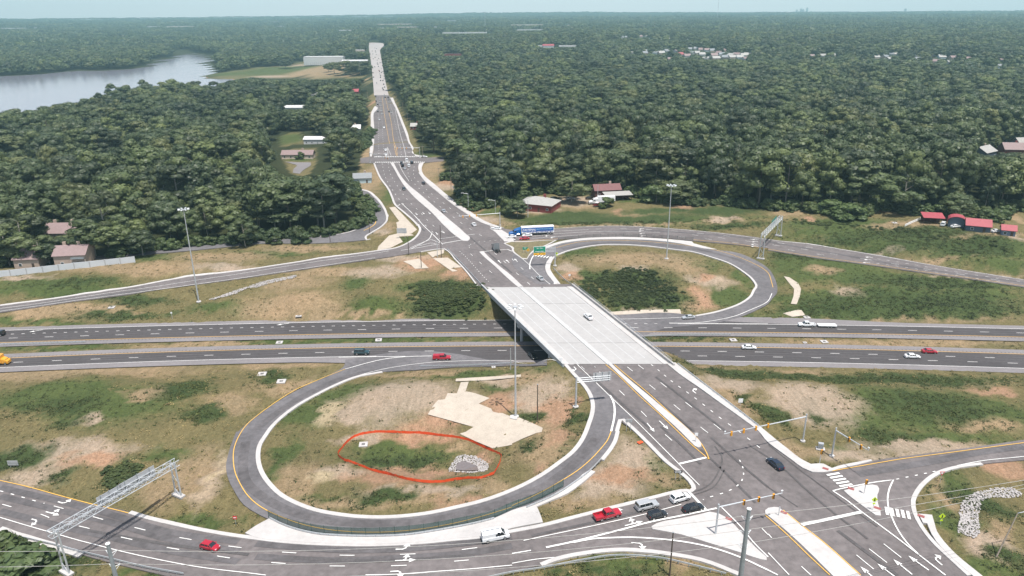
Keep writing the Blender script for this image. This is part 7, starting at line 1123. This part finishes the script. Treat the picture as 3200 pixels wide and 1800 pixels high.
mb = MB(); mb.tube((0, 0, 0), (3.6, 2.2, 8.5), .16, .1, 8); mb.build('pole', M_woodp, r); mb = MB(); mb.tube((3.6, 2.2, 8.5), (7.0, 2.6, 9.0), .07, n=6); mb.build('lamp_arm', M_steel, r); mb = MB(); mb.box((7.3, 2.6, 9.0), (.9, .35, .16)); mb.build('lamp_head', M_lampg, r)
tips = []
for (x, y, z), l in zip(MONO, ['round steel transmission pole at the lower left edge', 'tall round steel transmission pole in front of the junction']):
    z0 = h1(x, y); r = empty('transmission_pole', (x, y, z0), 0, l, 'transmission pole'); H_ = z - z0; mb = MB(); mb.tube((0, 0, -1), (0, 0, H_), .55, .28, 16); mb.build('pole', M_steeld, r); mb = MB(); mb.tube((0, 0, H_), (0, 0, H_ + .12), .36, n=16); mb.build('cap', M_lampg, r)
    tp = []
    for k, dz in enumerate((1.9, 4.6, 7.3)):
        for s in (-1, 1):
            mb = MB(); mb.tube((0, 0, H_ - dz), (s * .9, .5, H_ - dz + .25), .05, n=5); mb.tube((0, 0, H_ - dz - .9), (s * .9, .5, H_ - dz + .25), .04, n=5); mb.build('insulator', M_lampg, r)
        tp.append((x, y + .6, z - dz + .2))
    tips.append(tp)
M_wire = mat('power_cable', (.55, .53, .50), .5, .4)
def wire(p, q, sag, label='thin power cable strung between the steel poles'):
    p = Vector(p); q = Vector(q); n = 22; P = [p + (q - p) * (i / n) - Vector((0, 0, sag * 4 * (i / n) * (1 - i / n))) for i in range(n + 1)]; mb = MB()
    for a, b in zip(P[:-1], P[1:]): mb.tube(a, b, .035, n=4, cap=False)
    tag(mb.build('power_cable', M_wire), label, 'cable', 'power cables along the near side')
for k, nm_ in enumerate(('topmost', 'middle', 'lowest')):
    wire(tips[0][k], tips[1][k], 2.5, nm_ + ' power cable strung between the two steel transmission poles')
    wire(tips[1][k], (175, 128 + k * 5, 34 - k * 2.7), 3.5, nm_ + ' power cable from the tall steel pole out past the right edge')
    wire(tips[0][k], (-175, 108 - k * 3, 25 - k * 2.7), 3.0, nm_ + ' power cable leaving the lower left steel pole past the left edge')

# ---------------------------------------------------------------- rails and fences
def cum(P): P = np.array(P); return P, np.concatenate([[0], np.cumsum(np.hypot(*np.diff(P, axis=0).T))])
mb = MB(); mb.box((0, 0, .35), (.14, .14, .8)); POST = mb.mesh('post', M_steeld)
def guardrail(path, label):
    P, S_ = cum(smooth_path(path, False, 2)); r = empty('guardrail', (0, 0, 0), 0, label, 'guardrail'); c = P[0]; z0 = float(zroad(*c)); r.location = (c[0], c[1], z0)
    mb = MB()
    ribbon(mb, P, .09, .45, .35, zf=zroad); mb.V = [(a - c[0], b - c[1], z - z0) for a, b, z in mb.V]
    # lift the lower edge so the beam hangs clear of the ground
    k = len(P); V = mb.V
    for i in range(k):
        for o_ in (2 * k, 3 * k): V[i + o_] = (V[i][0], V[i][1], V[i][2] - .36)if o_ == 2 * k else (V[i + k][0], V[i + k][1], V[i + k][2] - .36)
    mb.build('rail_beam', M_steel, r)
    s = 0; step = max(2.0, S_[-1] / 60)
    while s < S_[-1]:
        x, y = np.interp(s, S_, P[:, 0]), np.interp(s, S_, P[:, 1]); link('post', POST, r, (x - c[0], y - c[1], float(zroad(x, y)) - z0)); s += step
for p, l in RAILS: guardrail(p, l)
m_scr = bpy.data.materials.new('green_screen'); n, b = nodes(m_scr); b.inputs['Base Color'].default_value = (.02, .075, .06, 1); b.inputs['Roughness'].default_value = .8; b.inputs['Alpha'].default_value = .62
m_thin = bpy.data.materials.new('black_mesh'); n, b = nodes(m_thin); b.inputs['Base Color'].default_value = (.02, .025, .02, 1); b.inputs['Alpha'].default_value = .28
def panel_fence(path, hgt, label, m, gap, name='chain_fence', pm=None, closed=False, base=.0, wob=0):
    P, S_ = cum(smooth_path(path, closed, 1.5) + ([tuple(path[0])] if closed else [])); r = empty(name, (P[0][0], P[0][1], float(zroad(*P[0]))), 0, label, 'fence'); c = r.location.copy()
    n = max(1, int(S_[-1] / gap)); g_ = random.Random(4)
    pos = [(np.interp(S_[-1] * i / n, S_, P[:, 0]), np.interp(S_[-1] * i / n, S_, P[:, 1])) for i in range(n + 1)]
    for i in range(n):
        mb = MB(); q = cut_path(P, S_[-1] * i / n, S_[-1] * (i + 1) / n); V = []
        for x, y in q:
            z = float(zroad(x, y)) + base - c.z; t_ = hgt * (1 + g_.uniform(-wob, wob)); ox = g_.uniform(-wob, wob) * .3; V += [(x - c.x, y - c.y, z), (x - c.x + ox, y - c.y + ox, z + t_)]
        mb.add(V, [(2 * j, 2 * j + 2, 2 * j + 3, 2 * j + 1) for j in range(len(q) - 1)]); mb.build('panel', m, r)
    mbp = MB(); mbp.tube((0, 0, 0), (0, 0, hgt + .1), .045, n=5); pmesh = mbp.mesh('post', pm or M_fgreen)
    for x, y in pos: link('post', pmesh, r, (x - c.x, y - c.y, float(zroad(x, y)) + base - c.z))
    return r
panel_fence(FENCE_A, 1.9, 'green screen fence curving along the outside of the left loop', m_scr, 3.0, base=.3)
panel_fence(FENCE_B, 1.7, 'dark mesh fence on the concrete strip between the right loop and ramp', m_thin, 3.5, base=.3)
panel_fence(ORANGE, .72, 'bright orange plastic safety fence around the green basin', M_orange, 2.6, 'safety_fence', M_orange, True, -.05, .12)
# noise wall of concrete panels
P, S_ = cum(WALLW); c0 = P[0]; r = empty('noise_wall', (c0[0], c0[1], h1(*c0)), 0, 'long white panel wall at the left edge of the forest', 'wall'); z0 = h1(*c0); n = max(1, int(S_[-1] / 5.5)); M_pan = mat('wall_panel_white', (.50, .52, .54), .8, 0, .06, .3)
for i in range(n):
    q = cut_path(P, S_[-1] * i / n + .05, S_[-1] * (i + 1) / n - .05); a, b_ = q[0], q[-1]; ang = math.atan2(b_[1] - a[1], b_[0] - a[0]); L_ = math.hypot(*(b_ - a)); zz = (h1(*a) + h1(*b_)) / 2
    mb = MB(); mb.box(((a[0] + b_[0]) / 2 - c0[0], (a[1] + b_[1]) / 2 - c0[1], zz - z0 + WALLH / 2 - .4), (L_, .2, WALLH + .8), ang); mb.build('panel', M_pan, r)
    mb = MB(); mb.box((a[0] - c0[0], a[1] - c0[1], h1(*a) - z0 + WALLH / 2 - .35), (.4, .4, WALLH + .9), ang); mb.build('post', M_cbar, r)
# white board fence
P, S_ = cum(WFENCE); c0 = P[0]; r = empty('board_fence', (c0[0], c0[1], h1(*c0)), 0, 'white board fence running up to the open red roofed shed', 'fence'); z0 = h1(*c0)
for i in range(9):
    x, y = np.interp(S_[-1] * i / 8, S_, P[:, 0]), np.interp(S_[-1] * i / 8, S_, P[:, 1]); mb = MB(); mb.box((x - c0[0], y - c0[1], h1(x, y) - z0 + .6), (.15, .15, 1.4)); mb.build('post', M_signw, r)
for zz in (.4, .8, 1.2):
    mb = MB(); a, b_ = P[0], P[-1]; mb.tube((0, 0, zz), (b_[0] - c0[0], b_[1] - c0[1], h1(*b_) - z0 + zz), .1, n=4); mb.build('board', M_signw, r)

# ---------------------------------------------------------------- drain inlets, tactile pads, rocks, small things
PL = ['beside the dark weeds left of the loop', 'in the dark weeds nearest the loop road', 'in the median left of the orange fence', 'in the median midway to the bridge', 'on the verge above the far carriageway', 'by the small straw mats right of the loop', 'in the median at the right', 'at the end of the grass ditch on the left', 'inside the orange fenced basin', 'in the median just right of the bridge', 'on the farm side lawn']
PL2 = ['at the foot of the matting strip', 'second in the median at the right']
for i, (x, y, s) in enumerate(INLETS):
    r = empty('drain_inlet', (x, y, h1(x, y) - .05), .1, 'square concrete drain inlet ' + (PL + PL2)[i], 'drain inlet'); mb = MB(); mb.box((0, 0, .12), (s, s, .3)); mb.build('slab', M_conc, r)
    for k in range(4): mb = MB(); mb.box((-.3 * s * .5 + k * s * .1, 0, .275), (.07 * s, s * .42, .03)); mb.build('grate_bar', M_black, r)
for x, y in TACTILE:
    mb = MB(); mb.box((0, 0, 0), (1.3, .8, .05), -.6); o = mb.build('tactile_pad', mat('tactile_red', (.26, .08, .075), .8)); o.location = (x, y, float(zroad(x, y)) + .33); tag(o, 'dark red tactile paving pad set in the concrete at a crossing', 'tactile pad', 'tactile pads at the crossings')
def rock_mesh(s):
    g_ = random.Random(s); bm = bmesh.new(); bmesh.ops.create_icosphere(bm, subdivisions=1, radius=.5)
    for v in bm.verts: v.co *= g_.uniform(.65, 1.15)
    for v in bm.verts: v.co.z *= .6
    me_ = bpy.data.meshes.new('stone'); bm.to_mesh(me_); bm.free(); me_.materials.append(M_stone); return me_
rocks = [rock_mesh(i) for i in range(5)]
RN = ['pale riprap stones around the small pool in the basin', 'heap of white riprap rocks in the ditch at the lower right', 'line of pale riprap stones running down the left slope']
for (poly, hole), l, sp in zip(RIPRAP, RN, (.34, .36, .42)):
    xs = [p[0] for p in poly]; ys = [p[1] for p in poly]; X, Y = np.meshgrid(np.arange(min(xs), max(xs), sp), np.arange(min(ys), max(ys), sp)); g = np.random.default_rng(3); X = X.ravel() + g.normal(0, sp * .3, X.size); Y = Y.ravel() + g.normal(0, sp * .3, Y.size)
    m = pip(X, Y, smooth_path(poly, True, 1.5)); m &= ~pip(X, Y, hole) if hole else m; X, Y = X[m], Y[m]; s = g.uniform(.5, 1.25, len(X)) * sp * 1.55
    gn_scatter('riprap', np.stack([X, Y, hh(X, Y) + .08], 1), g.uniform(0, 6, len(X)), np.stack([s, s * .9, s * .8], 1), g.integers(0, 5, len(X)), rocks, l)
# electrical cabinet
bx_, by_ = ARMS[0][0] + 3.0, ARMS[0][1] - 4.2; bx_, by_ = 73.6, 151.8
r = empty('control_cabinet', (bx_, by_, h1(bx_, by_)), -.3, 'grey signal control cabinet on a pad between the two mast poles', 'cabinet'); mb = MB(); mb.box((0, 0, .9), (1.2, .8, 1.5)); mb.build('housing', M_signb, r); mb = MB(); mb.box((0, 0, .08), (2.0, 1.4, .25)); mb.build('base_pad', M_conc, r); mb = MB(); mb.box((0, -.42, .9), (1.0, .03, 1.2)); mb.build('door', M_steeld, r)
# ---------------------------------------------------------------- roadside signs
for x, y, h, w_, k, l in SIGNS:
    if k == 'green': continue
    z = h1(x, y); h = max(h, 1.6); r = empty('road_sign', (x, y, z - .1), 0, l, 'road sign')
    if k in ('back', 'backlow', 'exit'):
        hp = w_ * (.55 if w_ > 1.5 else 1); top = h
        for s in ((-.3, .3) if w_ > 1.4 else (0,)): mb = MB(); mb.box((s * w_, .05, (top - .1) / 2), (.1, .1, top - .1)); mb.build('post', M_steel, r)
        mb = MB(); mb.box((0, -.02, top - hp / 2), (w_, .05, hp)); pn = mb.build('sign_panel', M_green if k == 'exit' else (M_signw if w_ < 1.3 else M_signb), r)
        if k == 'exit': text_obj('EXIT', .55, M_signw, pn, (0, -.06, top - .4), (R(90), 0, 0)); text_obj('/', .6, M_signw, pn, (0, -.06, top - .9), (R(90), 0, 0))
        elif w_ > 1.5:
            for q in range(3): mb = MB(); mb.box((0, -.07, top - hp * (.2 + .3 * q)), (w_, .05, .08)); mb.build('stiffener', M_steeld, r)
    elif k in ('diamond', 'ped'):
        mb = MB(); mb.tube((0, .05, 0), (0, .05, h), .045, n=6); mb.build('post', M_steel, r); q = w_ * .62; mb = MB(); mb.add([(0, 0, h - 2 * q), (q, 0, h - q), (0, 0, h), (-q, 0, h - q), (0, .03, h - 2 * q), (q, .03, h - q), (0, .03, h), (-q, .03, h - q)], [(0, 1, 2, 3), (7, 6, 5, 4), (0, 4, 5, 1), (1, 5, 6, 2), (2, 6, 7, 3), (3, 7, 4, 0)]); mb.build('sign_panel', M_lime if k == 'ped' else M_signy, r)
        mb = MB(); mb.tube((0, -.02, h - q * .55), (0, -.04, h - q * .55), .11, n=8); mb.box((0, -.03, h - q), (.2, .02, .38)); mb.box((-.09, -.03, h - q * 1.38), (.07, .02, .36), 0); mb.box((.09, -.03, h - q * 1.38), (.07, .02, .36), 0); mb.build('walking_figure' if k == 'ped' else 'arrow', M_black, r)
        if k == 'ped': mb = MB(); mb.box((0, 0, h - 2 * q - .3), (.55, .04, .35)); mb.build('arrow_plate', M_lime, r)
    elif k == 'yield':
        mb = MB(); mb.tube((0, .05, 0), (0, .05, h), .045, n=6); mb.build('post', M_steel, r); mb = MB(); mb.add([(-.6, 0, h), (.6, 0, h), (0, 0, h - 1.05), (-.6, .03, h), (.6, .03, h), (0, .03, h - 1.05)], [(0, 2, 1), (3, 4, 5), (0, 1, 4, 3), (1, 2, 5, 4), (2, 0, 3, 5)]); mb.build('sign_panel', M_red, r); mb = MB(); mb.add([(-.36, -.01, h - .14), (.36, -.01, h - .14), (0, -.01, h - .77)], [(0, 2, 1)]); mb.build('white_centre', M_signw, r)
    elif k == 'oneway':
        for s in (-.5, .5): mb = MB(); mb.box((s, .05, h / 2), (.1, .1, h)); mb.build('post', M_steel, r)
        mb = MB(); mb.box((0, 0, h - .3), (w_, .05, .7)); mb.build('sign_panel', M_black, r); mb = MB(); mb.add([(x_, -.04, h - .3 + z_) for x_, z_ in ((-.8, -.1), (.3, -.1), (.3, -.24), (.8, 0), (.3, .24), (.3, .1), (-.8, .1))], [(0, 1, 5, 6), (2, 3, 4)]); mb.build('arrow', M_signw, r)
    elif k == 'red':
        mb = MB(); mb.tube((0, .05, 0), (0, .05, h), .045, n=6); mb.build('post', M_steel, r); mb = MB(); mb.box((0, 0, h - .4), (.85, .04, .8)); mb.build('sign_panel', M_red, r); mb = MB(); mb.box((0, -.03, h - .4), (.6, .03, .16)); mb.build('white_bar', M_signw, r)
    elif k == 'post':
        mb = MB(); mb.box((0, 0, h / 2), (.12, .08, h)); mb.build('post', M_steeld, r); mb = MB(); mb.box((0, -.05, h - .3), (.3, .04, .5)); mb.build('sign_panel', M_signb, r)
    elif k == 'orange':
        mb = MB(); mb.box((0, 0, .35), (1.3, .9, .06), .5); mb.build('sign_panel', M_orange, r); mb = MB(); mb.box((.3, .2, .12), (.9, .1, .3), .4); mb.build('stand', M_orange, r)

# ---------------------------------------------------------------- buildings
def building(x, y, w_, d, h, rot, roof, rh, wc, rc, label, cat, detail=True, name=None, grp=None, zz=None):
    z = h1(x, y) if zz is None else zz; nm = name or {'house': 'house', 'apartment building': 'apartment_building', 'shed': 'shed', 'barn': 'barn', 'hall': 'hall', 'school': 'school_building', 'shop': 'shop'}.get(cat, 'house')
    r = empty(nm, (x, y, z - .3), R(rot), label, cat, grp); mw_, mr_ = MATS['wall_' + wc], MATS['roof_' + rc]; h += .3; a, b_ = w_ / 2, d / 2
    if roof == 'shed' and detail:
        for sx_ in (-1, -.33, .33, 1):
            for sy_ in (-1, 1): mb = MB(); mb.box((sx_ * (a - .2), sy_ * (b_ - .2), h / 2), (.25, .25, h)); mb.build('post', M_wood, r)
        mb = MB(); mb.box((0, b_ - .2, h / 2), (w_, .15, h)); mb.build('wall', mw_, r); mb = MB(); mb.add([(-a - .4, -b_ - .6, h), (a + .4, -b_ - .6, h), (a + .4, b_ + .4, h + rh), (-a - .4, b_ + .4, h + rh)] + [(-a - .4, -b_ - .6, h - .12), (a + .4, -b_ - .6, h - .12), (a + .4, b_ + .4, h + rh - .12), (-a - .4, b_ + .4, h + rh - .12)], [(0, 1, 2, 3), (7, 6, 5, 4), (0, 4, 5, 1), (1, 5, 6, 2), (2, 6, 7, 3), (3, 7, 4, 0)]); mb.build('roof', mr_, r); return r
    mb = MB(); mb.box((0, 0, h / 2), (w_, d, h)); 
    if roof in ('gable', 'barrel'):
        seg = 2 if roof == 'gable' else 8
        pr = [(b_ * math.cos(math.pi * i / seg), rh * (math.sin(math.pi * i / seg) ** (1 if roof == 'gable' else .8))) for i in range(seg + 1)]
        for s in (-1, 1): mb.add([(s * a, q[0], h + q[1]) for q in pr], [tuple(range(seg + 1)) if s < 0 else tuple(range(seg, -1, -1))])
    mb.build('wall', mw_, r)
    mb = MB(); e = .5
    if roof in ('gable', 'barrel'):
        k_ = (b_ + e) / b_
        for i in range(seg):
            (y0, z0_), (y1, z1_) = [(q[0] * k_, h + q[1] * 1.02 + .08 - (e * rh / b_ * .6 if abs(q[1]) < .01 else 0)) for q in (pr[i], pr[i + 1])]
            V = [(-a - e, y0, z0_), (a + e, y0, z0_), (a + e, y1, z1_), (-a - e, y1, z1_)]; V += [(p[0], p[1], p[2] - .18) for p in V]; mb.add(V, [(0, 1, 2, 3), (7, 6, 5, 4), (0, 4, 5, 1), (1, 5, 6, 2), (2, 6, 7, 3), (3, 7, 4, 0)])
    elif roof == 'hip':
        q = max(a - b_, .3); V = [(-a - e, -b_ - e, h), (a + e, -b_ - e, h), (a + e, b_ + e, h), (-a - e, b_ + e, h), (-q, 0, h + rh), (q, 0, h + rh)]; mb.add(V, [(0, 1, 5, 4), (1, 2, 5), (2, 3, 4, 5), (3, 0, 4), (3, 2, 1, 0)])
    else: mb.box((0, 0, h + .25), (w_ + .3, d + .3, .5))
    rf = mb.build('roof', mr_, r)
    if detail:
        n = max(2, int(w_ / 4.2)); fl = 2 if h > 5.5 else 1
        for f_ in range(fl):
            zc = 1.7 + f_ * 3.0 if fl == 2 else min(1.8, h * .5)
            for i in range(n):
                xx = -a + w_ * (i + .5) / n
                if i == n // 2 and f_ == 0:
                    mb = MB(); mb.box((xx, -b_ - .04, 1.25), (1.0, .1, 2.1)); mb.build('door', M_wood if wc != 'white' else M_steeld, r); continue
                mb = MB(); mb.box((xx, -b_ - .03, zc), (1.3, .1, 1.2)); wn = mb.build('window', M_signw, r); mb = MB(); mb.box((xx, -b_ - .06, zc), (1.1, .1, 1.0)); mb.build('pane', M_win, wn)
        if cat in ('apartment building', 'house') and roof in ('gable', 'hip'):
            for cx_ in ((-.25, .2) if cat == 'apartment building' else (.15,)): mb = MB(); mb.box((cx_ * w_, .5, h + rh + .3), (1.3, .8, 2.2)); mb.build('chimney', MATS['wall_tan'] if wc != 'brick' else M_brick, rf)
    return r
for b in BUILDINGS:
    r = building(*b)
    if 'balconies' in b[10] or 'two chimneys' in b[10]:
        for i in range(2):
            mb = MB(); mb.box((3.5, -b[3] / 2 - .7, 2.9 + i * 2.2 - 1.2), (5, 1.4, .15)); mb.box((3.5, -b[3] / 2 - 1.35, 3.3 + i * 2.2 - 1.2), (5, .06, .7)); mb.build('balcony', M_steeld, r)
    if 'round topped' in b[10]:
        mb = MB(); mb.add([(a_, -b[3] / 2 - .02, 3.4 + c_) for a_, c_ in ((0, -.9), (.9, 0), (0, .9), (-.9, 0))], [(0, 1, 2, 3)]); o = mb.build('emblem', M_signw, r)
    if 'lower' in b[10]: pass
g_ = random.Random(12); SW = ['white', 'cream', 'tan', 'white', 'paleblue', 'white']; SR = ['grey', 'mauve', 'greyroof', 'grey']
for i, (x, y) in enumerate(SUBURB):
    wc = g_.choice(SW); rc = g_.choice(SR); near_ = y < 1500 and i >= 32; fa = i >= 51
    l = 'small pale house in the far housing estate' if i < 32 else ('house roof showing among trees far right' if not fa else 'tiny house roof in the woods beyond the estate')
    gg = 'houses of the far estate' if i < 32 else ('scattered houses among the far right trees' if not fa else 'houses in the woods beyond the estate')
    building(x, y, g_.uniform(11, 15), g_.uniform(9, 11), 5.6, g_.uniform(-50, 50), 'gable', g_.uniform(3, 4.2), wc, 'redtin' if i == 6 else rc, l if i != 6 else 'house with a red roof amid the far estate', 'house', False, None, gg if i != 6 else None)
for x, y, w_, ht, c in FARBLD:
    w_ *= .75
    building(x, y, max(w_, 12), max(14, w_ * .18), ht, 0, 'flat', 0, {'w': 'white', 'c': 'cream', 'o': 'brick'}[c], 'whiteroof' if c != 'o' else 'redrust',
             {'w': 'low white building far off in the hazy woods', 'c': 'pale tan building far off in the hazy woods', 'o': 'low orange brown building in the right forest'}[c], 'building', False, 'far_building', {'w': 'white buildings near the horizon', 'c': 'tan buildings near the horizon', 'o': None}[c])
# towers on the horizon
for px_, D_, hgt, l in ((2440, 10200, 55, 'leftmost faint tower of the distant skyline'), (2452, 10200, 66, 'second faint tower of the distant skyline'), (2459, 10200, 62, 'third faint tower of the distant skyline'), (2470, 10200, 78, 'tallest faint tower of the distant skyline'), (2758, 10200, 58, 'lone faint tower on the right horizon')):
    a_ = math.atan((px_ - 1600) / 2300); x, y = D_ * math.sin(a_), D_ * math.cos(a_); r = empty('city_tower', (x, y, h1(x, y)), 0, l, 'tower'); mb = MB(); mb.box((0, 0, hgt * .5), (20, 20, hgt)); mb.build('tower_shaft', MATS['wall_paleblue'], r); mb = MB(); mb.box((0, 0, hgt + 3), (14, 14, 8)); mb.build('roof_plant', MATS['wall_white'], r)
for px_, D_, hgt, l in ((2209, 5200, 150, 'thin radio mast rising above the horizon'), (1527, 3600, 75, 'thin radio mast in the middle distance')):
    a_ = math.atan((px_ - 1600) / 2300); x, y = D_ * math.sin(a_), D_ * math.cos(a_); r = empty('radio_mast', (x, y, h1(x, y)), 0, l, 'radio mast'); mb = MB(); mb.tube((0, 0, 0), (0, 0, hgt), .9, n=4); mb.build('lattice', M_steel, r); mb = MB(); mb.box((0, 0, hgt), (2, 2, 2)); mb.build('beacon', M_steel, r)

# ---------------------------------------------------------------- haze
mb = MB(); mb.box((0, 4650, 165), (25400, 15500, 390)); hz = mb.build('haze'); hz['kind'] = 'stuff'; hm = bpy.data.materials.new('haze_air'); hm.use_nodes = True; nt = hm.node_tree; nt.nodes.clear()
ho = nt.nodes.new('ShaderNodeOutputMaterial'); hv = nt.nodes.new('ShaderNodeVolumePrincipled'); hv.inputs['Color'].default_value = (.50, .83, .88, 1); hv.inputs['Density'].default_value = HAZE; hv.inputs['Anisotropy'].default_value = .2
nt.links.new(hv.outputs[0], ho.inputs['Volume']); hz.data.materials.append(hm)
